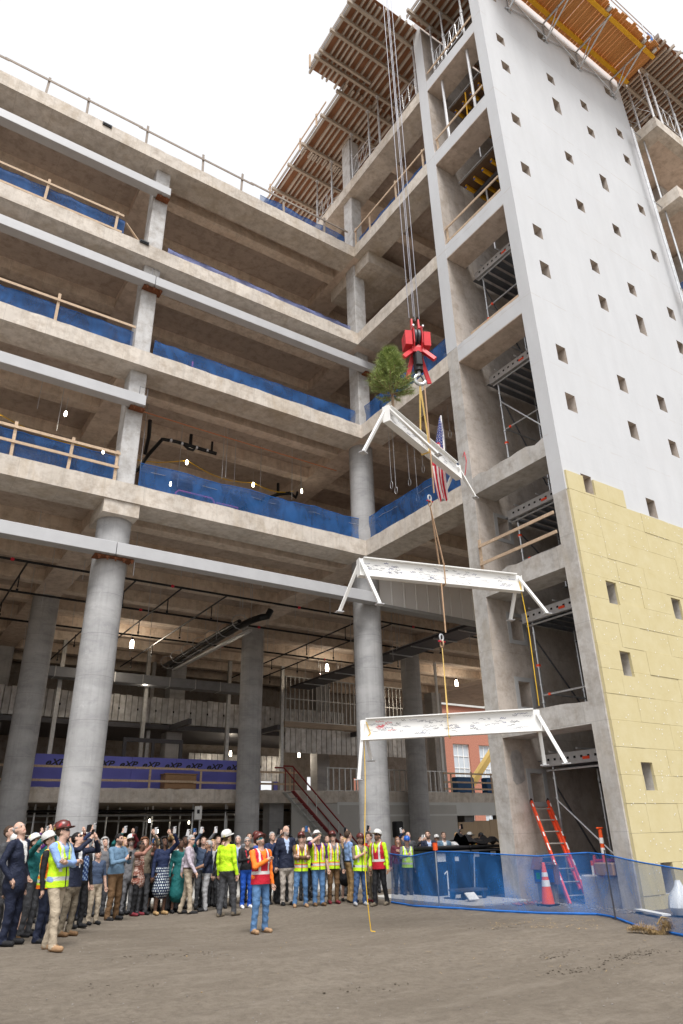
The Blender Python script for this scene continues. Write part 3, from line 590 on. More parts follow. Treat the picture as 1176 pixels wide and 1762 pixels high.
# ---------------------------------------------------------------- scaffolding
def collar(b, x, y, z, r=0.05): b.tube((x, y, z-0.02), (x, y, z+0.02), r, 8)
def shore_bay(i, zb, zt, label, diag=False, rails=0):
    S = thing('shoring_scaffold', label, 'scaffold', (0, 0, 0), 'shoring scaffolds inside the tower openings')
    xs = (15.75,)
    for (x, y) in ((15.75, 13.35), (15.75, 11.1), (17.6, 13.35), (17.6, 11.1)):
        b = MB(); b.tube((x, y, zb), (x, y, zt-0.75), 0.032, 8)
        for z in np.arange(zb+0.35, zt-0.9, 0.5): collar(b, x, y, z, 0.052)
        b.obox((x, y, zb+0.01), (0.16, 0.16, 0.02)); b.build('standard', 'galvanized', S, True)
        if x < 16 and y > 12: ubox('tag', 'orange_tag', S, x-0.045, x+0.045, y-0.045, y+0.045, zb+1.35, zb+1.43)
    zl = [zb+0.55] if zt-zb < 4 else [zb+0.5, zb+1.9]
    for z in zl:
        utube('ledger', 'galvanized', S, (15.75, 11.1, z), (15.75, 13.35, z), 0.028, 7); utube('ledger', 'galvanized', S, (17.6, 11.1, z-0.1), (17.6, 13.35, z-0.1), 0.028, 7); utube('ledger', 'galvanized', S, (15.75, 13.35, z+0.06), (17.6, 13.35, z+0.06), 0.028, 7)
        ubox('tag', 'orange_tag', S, 15.715, 15.785, 13.05, 13.13, z-0.033, z+0.033)
    utube('diagonal_brace', 'dark_metal', S, (17.55, 13.3, zt-1.1), (17.55, 11.15, zb+0.3), 0.026, 7)
    utube('diagonal_brace', 'dark_metal', S, (15.8, 13.4, zt-1.2), (17.55, 13.4, zb+0.3), 0.026, 7)
    if diag: utube('diagonal_brace', 'galvanized', S, (15.7, 11.1, zb+0.4), (15.7, 13.3, zt-1.6), 0.026, 7)
    # perforated deck beam and folded deck pans
    zd = zt-0.72; b = MB(); b.box(15.6, 15.63, 10.98, 13.6, zd, zd+0.26); b.box(15.6, 15.72, 10.98, 13.6, zd-0.02, zd-0.001); b.box(15.6, 15.72, 10.98, 13.6, zd+0.261, zd+0.28)
    bo = b.build('deck_beam', 'aluminium', S)
    hb = MB()
    for k in range(11): y = 11.15+k*0.22; hb.box(15.592, 15.599, y-0.035, y+0.035, zd+0.11, zd+0.17)
    tag(hb.build('slot', 'black_plastic', bo), kind='stuff'); ubox('tag', 'orange_tag', S, 15.588, 15.598, 12.0, 12.22, zd+0.06, zd+0.13)
    for k in range(8):
        y0 = 10.99+k*0.36; p = MB(); p.prism([(y0, zd+0.0), (y0+0.06, zd+0.0), (y0+0.1, zd+0.14), (y0+0.34, zd+0.14), (y0+0.34, zd+0.16), (y0+0.09, zd+0.16), (y0+0.05, zd+0.02), (y0, zd+0.02)], 'x', 15.74, 19.2); p.build('deck_pan', 'tin', S)
    utube('ledger', 'galvanized', S, (15.66, 11.0, zd-0.12), (15.66, 13.5, zd-0.12), 0.028, 7)
    for k in range(3): utube('outrigger', 'steel_grey', S, (15.5, 11.4+k*0.9, zd+0.34), (17.5, 11.4+k*0.9, zd+0.34), 0.025, 6)
    return S
shore_bay(0, 0.0, 3.88, 'galvanised shoring scaffold in the ground level tower opening beside the ladder', True)
shore_bay(1, 4.48, 7.89, 'galvanised shoring scaffold in the second tower opening from the ground')
shore_bay(2, 8.55, 11.28, 'galvanised shoring scaffold in the tower opening with the timber rail')
shore_bay(3, 11.91, 16.5, 'galvanised shoring scaffold with long diagonal in the tall fourth tower opening', True)
shore_bay(4, 17.18, 21.33, 'galvanised shoring scaffold in the fifth tower opening under the white spandrel')
def yellow_bay(zb, zt, label):
    S = thing('slab_formwork', label, 'formwork', (0, 0, 0), 'yellow beam formwork inside the upper tower openings'); zd = zt-0.95
    ubox('plywood_sheet', 'plywood_brown', S, 15.55, 19.2, 10.98, 13.7, zd+0.22, zd+0.245)
    for k in range(6):
        y = 11.15+k*0.48; o = ubox('yellow_beam', 'yellow_beam', S, 15.75, 19.1, y-0.04, y+0.04, zd+0.02, zd+0.216); ubox('beam_cap', 'blue_cap', S, 15.735, 15.749, y-0.042, y+0.042, zd+0.018, zd+0.1)
    for x in (16.3, 17.6): ubox('waler', 'dark_metal', S, x-0.1, x+0.1, 11.0, 13.6, zd-0.16, zd+0.016)
    for x, y in ((16.3, 11.7), (16.3, 13.0)): utube('prop', 'aluminium', S, (x, y, zb), (x, y, zd-0.162), 0.04)
    utube('rod', 'steel_grey', S, (15.5, 10.98, zd+0.3), (15.5, 13.7, zd+0.3), 0.02, 6)
    return S
yb = yellow_bay(22.0, 26.47, 'yellow beam slab formwork in the tower opening with one timber rail'); yc = yellow_bay(27.16, 31.16, 'yellow beam slab formwork in the topmost tower opening between two props')
utube('prop', 'aluminium', yc, (14.75, 13.2, 27.16), (14.75, 13.2, 31.12), 0.06); utube('prop', 'aluminium', yc, (14.75, 11.65, 27.16), (14.75, 11.65, 31.12), 0.06); utube('rod', 'yellow_beam', yc, (15.3, 12.6, 27.3), (15.3, 12.5, 29.9), 0.03)
# tall scaffold tubes at the end of the white wall
SF = thing('facade_scaffold', 'tall galvanised scaffold tubes standing at the end of the white wall', 'scaffold')
for x in (23.87, 24.0, 24.78): utube('standard', 'galvanized', SF, (x, 10.2, 0.0), (x, 10.2, 31.4 if x < 24.5 else 35.5), 0.045 if x < 23.9 or x > 24.5 else 0.03)
for z in (31.25, 26.6, 21.6, 16.7): utube('ledger', 'galvanized', SF, (23.87, 10.2, z), (24.78, 10.2, z), 0.035)
# ---------------------------------------------------------------- guard rails and nets
def guard_rail(label, ax, c, z0, posts, span, rails, h=1.1, mat='lumber', w=0.09, side=0.0, tilt=0.0):
    a = posts[0] if posts else span[0]
    G = thing('guard_rail', label, 'guard rail', (a, c, z0) if ax == 'x' else (c, a, z0), 'timber guard rails on the open floors')
    def pt(t, z, o=0.0): return (t-a, o, z) if ax == 'x' else (o, t-a, z)
    for p in posts:
        hh = h+random.uniform(-0.05, 0.12); pp = pt(p, hh/2); G_ = MB().obox((0, 0, 0), (w, 0.045, hh) if ax == 'x' else (0.045, w, hh)).build('post', mat, G); G_.location = pp; G_.rotation_euler = (random.uniform(-0.02, 0.02), random.uniform(-0.03, 0.03), 0)
    for z in rails:
        n = max(1, int((span[1]-span[0])/4.2)); L = (span[1]-span[0])/n
        for k in range(n):
            s0 = span[0]+k*L-(0.15 if k else 0); s1 = span[0]+(k+1)*L; o = -0.045+side-(0.004 if k % 2 else 0); zz = z+random.uniform(-0.015, 0.015)+(0.03 if k % 2 else 0)
            MB().beam(pt(s0, zz, o), pt(s1, zz+tilt, o), 0.09, 0.038, (0, 1, 0) if ax == 'x' else (1, 0, 0)).build('rail', mat, G) if ax == 'x' else MB().beam(pt(s0, zz, o), pt(s1, zz+tilt, o), 0.038, 0.09).build('rail', mat, G)
    return G
guard_rail('grey timber guard rail along the roof edge of the left wing', 'x', YA+0.1, LV[5], [-2.0, 0.46, 1.95, 4.32, 6.77, 8.6, 10.7, 12.9], (-6, 14.2), (0.78,), 1.05, 'lumber_grey')
guard_rail('timber guard rail with toe board on the floor below the roof', 'x', YA+0.06, LV[4], [-1.2, 1.2, 3.67], (-4, 3.9), (0.86, 0.05), 1.0)
guard_rail('timber guard rail with one tall post on the middle open floor', 'x', YA+0.06, LV[3], [0.0, 2.26], (-4, 4.85), (0.82,), 1.12)
guard_rail('timber guard rail with two rails above the round column cap', 'x', YA+0.06, LV[2], [-0.2, 1.78, 3.42, 4.82], (-4, 4.9), (0.92, 0.42), 1.1)
guard_rail('timber guard rail on the return side of the roof-level slab', 'y', XB+0.08, LV[5], [14.7, 16.6, 18.6, 19.75], (14.5, 19.8), (0.95,), 1.1)
guard_rail('timber rail across the topmost tower opening', 'y', XB+0.09, 27.16, [13.75], (11.0, 13.8), (0.7,), 0.8)
guard_rail('timber rail and toe board across the opening with yellow formwork', 'y', XB+0.09, 22.0, [13.8], (11.0, 13.85), (0.8, 0.1), 0.9)
guard_rail('low timber toe board across the fifth tower opening', 'y', XB+0.09, 17.18, [], (10.98, 13.2), (0.08,), 0.5)
guard_rail('brown timber guard rail across the third tower opening', 'y', XB-0.03, 8.35, [13.88], (10.96, 13.9), (1.12, 0.55), 1.25, 'lumber')
def net(name, label, pts, z0, h, mat='net_blue', sag=0.03, hem=True, group='blue debris nets on the slab edges', wires=0):
    """net hung along a polyline pts [(x,y)], bottom at z0"""
    P = [Vector((x, y, 0)) for x, y in pts]; L = [0]
    for a, b in zip(P, P[1:]): L.append(L[-1]+(b-a).length)
    n = max(8, int(L[-1]/0.22)); m = 5; vs = []; fs = []; ph = random.uniform(0, 6)
    for i in range(n+1):
        s = L[-1]*i/n; k = 0
        while k < len(P)-2 and s > L[k+1]: k += 1
        t = (s-L[k])/(L[k+1]-L[k]); p = P[k].lerp(P[k+1], t); d = (P[k+1]-P[k]).normalized(); nn = Vector((-d.y, d.x, 0))
        hh = h*(1-sag*abs(math.sin(s*1.15+ph)))+random.uniform(-0.02, 0.01)
        for j in range(m+1):
            q = j/m; w = 0.045*math.sin(s*3.1+ph+q*2.2)*math.sin(q*3.14)+0.02*math.sin(s*7.3+q*5)
            zz = z0+hh*q+(random.uniform(-0.03, 0.015) if j == 0 else 0); vs.append(p+nn*w+Vector((0, 0, zz)))
    for i in range(n):
        for j in range(m): a = i*(m+1)+j; fs.append((a, a+m+1, a+m+2, a+1))
    N = thing(name, label, 'net', (P[0].x, P[0].y, z0), group); o = Vector((P[0].x, P[0].y, z0))
    MB().add([v-o for v in vs], fs).build('mesh_sheet', mat, N, 'full')
    if hem: MB().path([vs[i*(m+1)+m]-o for i in range(n+1)], 0.012, 4).build('hem', 'net_hem' if mat != 'net_pale' else 'net_pale', N)
    for w in range(wires): MB().path([vs[i*(m+1)+m]-o-Vector((0, -0.02, h*(0.25+0.4*w))) for i in range(n+1)], 0.007, 4).build('wire', 'wire', N)
    return N
net('debris_net', 'blue net behind the timber rail of the floor below the roof', [(-4, YA+0.18), (4.0, YA+0.18)], LV[4], 0.82)
net('debris_net', 'blue net behind the single tall post on the middle open floor', [(-4, YA+0.18), (4.85, YA+0.18)], LV[3], 0.78)
net('debris_net', 'blue net behind the double timber rail above the column cap', [(-4, YA+0.2), (4.9, YA+0.2)], LV[2], 0.95)
net('debris_net', 'long blue net with wires on the lowest open floor between the columns', [(5.6, YA+0.12), (14.3, YA+0.12)], LV[2]-0.05, 1.0, sag=0.06, wires=1)
net('debris_net', 'long blue net on the middle open floor between the columns', [(5.6, YA+0.12), (14.3, YA+0.12)], LV[3]-0.04, 0.72)
net('debris_net', 'pale blue rolled net lying on the floor below the roof', [(5.7, YA+0.12), (14.2, YA+0.12)], LV[4]-0.02, 0.34, 'net_pale')
net('debris_net', 'blue net at the roof corner beside the inner wing', [(9.6, YA+0.3), (14.2, YA+0.3)], LV[5], 0.8, sag=0.15)
net('debris_net', 'blue net with wires on the lowest floor of the return side', [(XB+0.12, 19.7), (XB+0.12, 14.5)], LV[2]-0.05, 1.05, wires=1)
net('debris_net', 'blue net on the middle floor of the return side behind the pine tree', [(XB+0.12, 19.7), (XB+0.12, 14.5)], LV[3]-0.04, 0.95)
net('debris_net', 'narrow blue net strip behind the roof-level timber rail of the return side', [(XB+0.2, 19.6), (XB+0.2, 14.5)], LV[5], 0.5)
net('debris_net', 'small blue net on the slab of the far wing', [(24.7, 13.0), (24.7, 11.2)], LV[5], 0.45)
net('debris_net', 'small blue net on the lower slab of the far wing', [(24.7, 13.0), (24.7, 9.8), (27, 9.6)], LV[4], 0.5)
# loose plank and bucket
tag(MB().beam((4.05, YA+0.2, LV[4]+0.75), (4.75, YA+0.25, LV[4]+0.03), 0.09, 0.03).build('plank', 'lumber'), 'loose timber plank leaning at the end of the rail below the roof', 'plank')
bk = MB().lathe([(0.0, 0.0), (0.13, 0.0), (0.155, 0.36), (0.165, 0.36), (0.165, 0.38), (0.14, 0.38), (0.12, 0.05), (0.0, 0.05)], (0, 0, 0), 18)
BKT = thing('bucket', 'white plastic bucket on the middle floor of the return side', 'bucket', (XB+0.35, 14.75, LV[3])); bk.build('pail', 'plastic_white', BKT, True); MB().path([(0.16*math.cos(t), 0.16*math.sin(t)*0.1, 0.36+0.15*math.sin(t)) for t in np.linspace(0, math.pi, 9)], 0.006, 4).build('handle', 'wire', BKT)
tag(MB().tube((0, 0, 0), (0, 0, 0.12), 0.08, 10).tube((0, 0, 0.12), (0, 0, 0.5), 0.035, 8).build('pink_marker', 'pink_paint', None, True, (7.15, YA+0.35, LV[3])), 'pink stake marker on the middle open floor', 'marker')
tag(MB().path([(0, 0, 0), (0, 0, 0.3), (0.1, 0, 0.42), (1.3, 0, 0.42), (1.4, 0, 0.3), (1.4, 0, 0)], 0.03, 6).path([(1.5, 0, 0), (1.5, 0, 0.3), (2.3, 0, 0.3), (2.3, 0, 0)], 0.03, 6).build('bent_rail', 'pink_paint', None, True, (7.0, YA+0.5, LV[2]+0.02)), 'pink bent pipe rail behind the long blue net', 'rail')
for x, y, z, lb in ((2.75, YA-0.03, LV[5]-0.12, 'roof edge'), (4.75, YA-0.03, LV[4]-0.02, 'floor edge below the roof')):
    tag(MB().obox((0, 0, 0), (0.36, 0.05, 0.15), None, 0, 0.01).obox((0, -0.035, 0), (0.3, 0.02, 0.03)).build('black_box', 'black_plastic', None, False, (x, y, z)), 'small black louvred box on the '+lb, 'box')
# ---------------------------------------------------------------- inside the ground storey
ZM, YM = 3.60, 31.62
ubox('bounce_slab', 'plaster', BLD, -16, 45, 20.9, YBACK, -0.3, 0.05)   # unseen hall floor, added to bounce light up inside
MZ = ubox('mezzanine_slab', 'concrete_soffit', BLD, -16, XR, YM+0.3, YBACK, ZM-0.5, ZM-0.006)
edge_beam(BLD, 'x', -16, 17.55, YM, YM+0.295, ZM-0.58, ZM, 'concrete_edge'); edge_beam(BLD, 'x', 17.56, XR, YM+0.02, YM+0.295, ZM-0.58, ZM, 'concrete_edge')
PW = thing('plaster_wall', 'grey plastered wall under the mezzanine beside the red stair', 'wall', (18, 31.5, 0))
ubox('wall_panel', 'plaster', PW, 0.0, 10.6, 0.0, 0.1, -0.1, 3.0); ubox('trim_strip', 'plaster_light', PW, 2.6, 14.5, -0.02, -0.002, 2.92, 3.06); ubox('trim_strip', 'plaster_light', PW, 5.6, 14.6, -0.02, -0.002, 2.38, 2.47); ubox('wall_panel', 'plaster_light', PW, 10.61, 14.6, 0.0, 0.1, 2.45, 3.0); ubox('trim_strip', 'plaster_light', PW, 2.6, 2.72, -0.02, -0.002, 2.5, 2.918)
for x in (8.6, 17.6, 30.3, 33.2): rect_col(x-0.4, x+0.4, 32.3, 33.0, -0.1, ZM-0.5, 'concrete_round')
# back wall with daylight openings, right part left open
HB = [(21.0, 22.0, 4.0, 5.6), (22.3, 23.3, 4.0, 5.6), (23.6, 24.6, 4.0, 5.6), (27.4, 28.4, 4.0, 5.4), (31.5, 32.6, 4.0, 5.4), (16.8, 17.8, 4.6, 5.2), (18.2, 19.2, 4.6, 5.2)]
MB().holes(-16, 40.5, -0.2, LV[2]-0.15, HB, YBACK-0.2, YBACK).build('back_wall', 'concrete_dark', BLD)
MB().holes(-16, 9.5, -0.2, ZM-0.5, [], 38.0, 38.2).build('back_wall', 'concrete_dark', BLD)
ubox('end_wall', 'concrete_dark', BLD, -16.3, -16.0, 20.2, YBACK, -0.2, LV[2]-0.15)  # unseen wall, added to keep side light out of the hall
# purple foam boards with printed lettering
_LET = None
def letter(parent, x, y, z, size, mat='ink'):
    c = bpy.data.curves.new('lettering', 'FONT'); c.body = 'eXP'; c.size = size; c.shear = 0.35; c.extrude = 0.001; c.materials.append(MATS[mat]); c.offset = 0.012
    global _LET
    if _LET is None:
        t = bpy.data.objects.new('lettering_curve', c); COL.objects.link(t); bpy.context.view_layer.update(); _LET = bpy.data.meshes.new_from_object(t.evaluated_get(bpy.context.evaluated_depsgraph_get())); bpy.data.objects.remove(t)
    o = bpy.data.objects.new('lettering', _LET); o.location = (x, y, z); o.rotation_euler = (R(90), 0, 0); o.scale = (1.25, 1, 1); return link(o, parent)
for k in range(5):
    x0 = 6.15+k*2.08; B = thing('foam_board', ('first', 'second', 'third', 'fourth', 'fifth')[k]+' purple lettered foam board on the mezzanine counted from the near round column', 'foam board', (x0, 32.55, ZM), 'purple foam boards along the mezzanine')
    f = ubox('sheet', 'xps_purple', B, 0, 2.07, 0, 0.06, 0.0, 1.36)
    for j in (0.45, 1.5): letter(f, j-1.035, -0.034, 0.24, 0.36)
tag(MB().obox((0, 0, 0.3), (1.5, 0.6, 0.6), None, 0, 0.02).obox((0, -0.02, 0.63), (1.56, 0.64, 0.05), None, 0, 0.01).build('crate', 'cardboard', None, False, (12.4, 32.15, ZM)), 'brown crate standing in front of the purple foam boards', 'crate')
guard_rail('timber guard rail along the mezzanine edge in front of the purple boards', 'x', YM+0.12, ZM, [3.4, 5.8, 8.0, 10.9, 13.3, 16.2, 18.0], (2.5, 18.4), (0.80, 0.28), 0.86)
guard_rail('timber guard rail on the mezzanine in front of the brick house view', 'x', YM+0.12, ZM, [28.6, 30.2, 31.8, 33.4, 35], (28, 36), (1.0, 0.55, 0.2), 1.05)
SR = thing('stud_rail', 'low row of bare metal studs on the mezzanine edge beside the round columns', 'stud wall', (20.2, YM+0.12, ZM))
for k in range(23): ubox('stud', 'stud', SR, k*0.36, k*0.36+0.045, 0, 0.08, 0.03, 1.08)
ubox('track', 'stud', SR, -0.05, 8.1, -0.01, 0.09, 1.082, 1.12); ubox('track', 'stud', SR, -0.05, 8.1, -0.01, 0.09, 0.0, 0.028)
ubox('post', 'white_paint', SR, 7.9, 8.05, 0.1, 0.2, 0.0, 7.4)
# galvanised sheet wall high inside
GW = thing('sheet_metal_wall', 'band of tall galvanised sheet panels hanging deep inside the ground storey', 'panel wall', (2, 40.0, 7.6))
for k in range(70):
    w = 0.355; j = random.uniform(-0.03, 0.05); p = MB(); x0 = k*w
    p.prism([(x0, 0), (x0+0.03, -0.05), (x0+w-0.03, -0.05), (x0+w-0.006, 0), (x0+w-0.006, 0.02), (x0, 0.02)], 'z', 0, 1.42+j); o = p.build('sheet_panel', 'gal_panel', GW)
    if k % 3 == 0: ubox('clip', 'black_plastic', GW, x0-0.03, x0+0.05, -0.08, -0.052, 0.62, 0.74)
GW2 = thing('sheet_metal_wall', 'lower set of galvanised sheet panels further back above the mezzanine', 'panel wall', (17.5, 44.0, 4.9))
for k in range(17): MB().prism([(k*0.4, 0), (k*0.4+0.03, -0.05), (k*0.4+0.36, -0.05), (k*0.4+0.39, 0)], 'z', 0, 1.6).build('sheet_panel', 'gal_panel', GW2)
ubox('steel_deck', 'dark_metal', BLD, 2, 28, 39.7, 45.7, 7.25, 7.5)
for x in (3.5, 9, 14.5, 20, 26): ubox('deck_joist', 'dark_metal', BLD, x, x+0.2, 36.8, 39.69, 7.2, 7.48)
for k, (x, y) in enumerate(((4.2, 37.8), (7.7, 37.8), (12.4, 38.2), (17.4, 38.2), (20.9, 38.0), (13.5, 40.5), (2.6, 38.2))): tag(ubox('steel_post', 'stud', BLD, x, x+0.2, y, y+0.2, ZM, LV[2]-TH))
SW = thing('stud_wall', 'tall bare metal stud frame high behind the round corner column', 'stud wall', (21.2, 38.0, 7.9))
for k in range(30): ubox('stud', 'stud', SW, k*0.32, k*0.32+0.05, 0, 0.1, 0.06, 2.7)
for z in (0.0, 1.35, 2.7): ubox('track', 'stud', SW, -0.02, 9.7, -0.012, 0.112, z, z+0.055)
ubox('rim_beam', 'lumber_x', SW, -0.1, 9.8, -0.1, 0.15, -0.32, -0.005)
GW3 = thing('sheet_metal_wall', 'galvanised sheet panels under the tall stud frame', 'panel wall', (21.2, 38.05, 6.1))
for k in range(26): MB().prism([(k*0.37, 0), (k*0.37+0.03, -0.05), (k*0.37+0.33, -0.05), (k*0.37+0.36, 0)], 'z', 0, 1.4).build('sheet_panel', 'gal_panel', GW3)
DF = thing('door_frame', 'dark grey door frame behind the purple foam boards', 'door frame', (11.0, 36.5, ZM)); ubox('jamb', 'dark_metal', DF, 0, 0.18, 0, 0.1, 0, 2.5); ubox('jamb', 'dark_metal', DF, 3.0, 3.18, 0, 0.1, 0, 2.5); ubox('jamb', 'dark_metal', DF, 1.5, 1.65, 0, 0.1, 0, 2.5); ubox('head', 'dark_metal', DF, 0, 3.18, 0.0, 0.1, 2.501, 2.7)
for k in range(4): tag(MB().prism([(0, 0), (0.28, 0), (0.24, 1.6), (0.04, 1.6)], 'y', 0, 0.1).build('curtain', 'xps_purple', None, False, (20.6+k*1.3, 45.4, 4.0)), 'narrow purple sheet hanging beside the back window openings', 'sheet', 'purple sheets at the back windows')
# ground level shoring and clutter in the dark under the mezzanine
sp = MB().tube((0, 0, 0), (0, 0, 3.05), 0.045, 6).mesh('shoring_post', 'galvanized', True)
for k in range(46):
    o = bpy.data.objects.new('shoring_post', sp); o.location = (random.uniform(3.5, 19.5) if k < 36 else random.uniform(29, 36), random.uniform(33.4, 37.4), 0.0); link(o); tag(o, 'thin galvanised shoring post in the dark under the mezzanine', 'post', 'shoring posts under the mezzanine')
for k, (y, z) in enumerate(((33.6, 2.75), (34.5, 2.6), (35.5, 2.7), (36.4, 2.4))): tag(utube('conduit', 'galvanized' if k % 2 else 'black_pipe', None, (3, y, z), (19 if k != 2 else 17, y, z+0.02), 0.05), ('galvanised', 'black')[1-k % 2]+' conduit run under the mezzanine, %s of the four' % ('front', 'second', 'third', 'rear')[k], 'pipe')
def bulb(x, y, z, s, label, grp='work lamps', drop=0.6, watt=0):
    L = thing('work_lamp', label, 'lamp', (x, y, z), grp)
    MB().lathe([(0.0, -0.09*s), (0.05*s, -0.08*s), (0.06*s, 0.0), (0.05*s, 0.12*s), (0.025*s, 0.16*s), (0, 0.16*s)], (0, 0, 0), 10).build('bulb', 'lamp_glow', L, True); MB().tube((0, 0, 0.16*s), (0, 0, 0.24*s), 0.03*s, 8).build('socket', 'black_plastic', L, True)
    utube('cord', 'wire', L, (0, 0, 0.24*s), (0, 0, 0.24*s+drop), 0.006, 4)
    if watt:
        ld = bpy.data.lights.new('lamp_light', 'POINT'); ld.energy = watt; ld.color = (1.0, 0.86, 0.68); ld.shadow_soft_size = 0.12; lo_ = bpy.data.objects.new('lamp_light', ld); lo_.location = (0, 0, -0.2*s); link(lo_, L)
for x, lb in ((10.24, 'beside the big round columns'), (21.9, 'behind the round corner column'), (32.1, 'beyond the hanging beam')): bulb(x, 34.3, 10.45, 1.7, 'bright hanging work lamp under the first raised floor '+lb, 'work lamps', 0.2, 55)
for i, (x, y, z) in enumerate(((9.0, 33.9, 2.1), (12.2, 35.0, 2.35), (13.0, 36.0, 1.9), (15.0, 37.0, 2.3), (16.6, 34.6, 2.2), (17.4, 34.9, 1.95), (31.5, 36, 2.6), (33, 37, 2.75))): bulb(x, y, z, 0.6, 'small lamp glowing in the dark under the mezzanine', 'lamps under the mezzanine', 0.3)
for i, (x, y, z) in enumerate(((24.5, 42, 6.4), (19.5, 42, 6.3), (12.0, 37, 9.3))): bulb(x, y, z, 1.3, 'small lamp glowing behind the sheet metal panels', 'lamps behind the panels', 0.4, 25)
# festoon lights and yellow cable on the lowest open floor
FP = [(-1.5, 24.6, 16.1), (1.5, 24.8, 16.0), (5.49, 25.0, 15.75), (8.69, 24.2, 15.8), (11.9, 24.5, 15.75), (14.2, 24.2, 15.9)]
cp_ = []
for a, b in zip(FP, FP[1:]):
    for k in range(6): t = k/6; p = Vector(a).lerp(Vector(b), t); p.z -= 0.5*math.sin(math.pi*t)*0.6; cp_.append(p)
tag(MB().path(cp_, 0.02, 5).build('festoon_cable', 'rope_yellow', None, True), 'yellow festoon cable sagging under the second raised floor', 'cable')
for p in FP[1:]+[(8.75, 26.2, 15.7), (3.4, 22.0, 12.75+2.4)]: bulb(p[0], p[1], p[2]-0.12, 0.8, 'small festoon lamp under the second raised floor', 'festoon lamps', 0.5)
# pipes
for y, z, x1 in ((24.4, 10.35, 24.8), (28.1, 10.4, 24.8), (32.2, 10.4, 27)):
    S = thing('sprinkler_pipe', 'thin black sprinkler pipe with red fittings, %s run under the first raised floor' % {24.4: 'front', 28.1: 'middle', 32.2: 'rear'}[y], 'pipe', (0, y, z)); utube('tube', 'black_pipe', S, (-6, 0, 0), (x1, 0, 0), 0.045)
    for x in (2.9, 8.6, 14.2, 20.4): MB().tube((x, 0, -0.06), (x, 0, 0.06), 0.03, 8).tube((x-0.06, 0, 0), (x+0.06, 0, 0), 0.052, 8).build('fitting', 'red_plastic', S, True)
    for x in np.arange(-1, x1, 2.6): utube('hanger_rod', 'wire', S, (x, 0, 0), (x, 0, LV[2]-TH-z+0.3), 0.009, 4)
S = thing('drain_pipe', 'thick black drain pipe on brackets under the girder by the round interior column', 'pipe', (13.2, 0, 10.3))
MB().path([(0.6, 26.2, 0.35), (0.45, 26.2, 0.05), (0.2, 26.3, 0), (0.05, 27, 0), (0.0, 28, 0), (0.1, 32, -0.02), (0.2, 37, -0.05)], 0.15, 12).build('tube', 'black_pipe', S, True); MB().path([(-0.32, 27.4, 0.02), (-0.3, 32, 0), (-0.2, 37, -0.05)], 0.1, 10).build('tube', 'black_pipe', S, True)
ubox('tray', 'aluminium', S, 0.24, 0.42, 27.6, 37, -0.3, -0.2)
for y in np.arange(27.6, 37, 1.5): MB().path([(-0.18+0.42*math.cos(t), y, 0.05+0.34*math.sin(t)) for t in np.linspace(0, 2*math.pi, 13)[:-1]], 0.018, 5, 0, True).build('clamp', 'wire', S)
S = thing('cable_tray', 'dark tray of parallel conduits running back under the first raised floor', 'cable tray', (21.4, 0, 9.95))
for k in range(7): utube('conduit', ('galvanized', 'black_pipe')[k % 2], S, (k*0.16, 21.6, 0.06+0.03*(k % 3)), (k*0.16+0.2, 37.5, 0.06+0.03*(k % 3)), 0.05, 6)
ubox('tray', 'dark_metal', S, -0.15, 1.2, 21.6, 37.5, -0.14, -0.02)
for y in np.arange(22.2, 37, 1.7):
    for x in (-0.1, 1.15): utube('hanger_rod', 'wire', S, (x, y, -0.1), (x, y, 1.35), 0.009, 4)
    ubox('crossbar', 'galvanized', S, -0.2, 1.25, y-0.03, y+0.03, -0.19, -0.142)
for i, (x, y) in enumerate([(random.uniform(0, 24), random.uniform(22, 36)) for _ in range(60)]):
    L = random.uniform(0.5, 2.2); o = ubox('hanger_rod', 'wire', None, x-0.008, x+0.008, y-0.008, y+0.008, LV[2]-TH+0.4-L-(0.4), LV[2]-TH+0.1); tag(o, 'thin steel rod hanging from the first raised floor', 'rod', 'rods hanging from the first raised floor')
for i, (x, y, L) in enumerate([(6.3, 22.4, 2.6), (9.6, 22.6, 2.0), (9.75, 22.6, 1.9), (10.4, 23.2, 2.2), (2.6, 23.0, 0.9), (3.3, 22.6, 1.8), (8.1, 23.4, 2.4), (11.6, 23.2, 2.3), (12.9, 22.8, 2.0), (13.4, 22.9, 1.6)]):
    tag(ubox('hanger_wire', 'wire', None, x-0.009, x+0.009, y-0.009, y+0.009, LV[3]-TH-L, LV[3]-0.2), 'thin wire hanging below the middle open floor', 'wire', 'wires below the middle open floor')
S = thing('waste_pipe', 'black jointed waste pipe with traps under the middle open floor near the square column', 'pipe', (0, 0, 15.55))
b = MB(); b.path([(6.0, 24.6, -1.2), (6.75, 24.3, -0.7), (6.9, 23.6, -0.3), (7.1, 22.7, 0), (7.6, 22.6, 0), (8.6, 22.6, -0.02), (9.3, 22.6, -0.04)], 0.075, 8); b.path([(6.4, 22.2, 0.35), (6.6, 22.8, 0), (6.75, 23.6, -0.3)], 0.075, 8); b.tube((8.2, 22.6, 0), (8.2, 22.6, 0.5), 0.07, 8); b.tube((9.1, 22.6, 0), (9.1, 22.6, 0.45), 0.05, 8); b.path([(7.9, 22.6, 0), (8.1, 22.55, -0.2), (8.3, 22.55, -0.2), (8.4, 22.6, 0)], 0.06, 8); b.build('tube', 'black_pipe', S, True)
for x in (7.4, 7.85, 8.45, 8.9): MB().tube((x-0.04, 22.6, -0.01), (x+0.04, 22.6, -0.01), 0.088, 10).build('joint_band', 'wire', S, True)
S = thing('waste_pipe', 'black waste pipe with cluster of traps near the corner of the middle floor', 'pipe', (0, 0, 15.4))
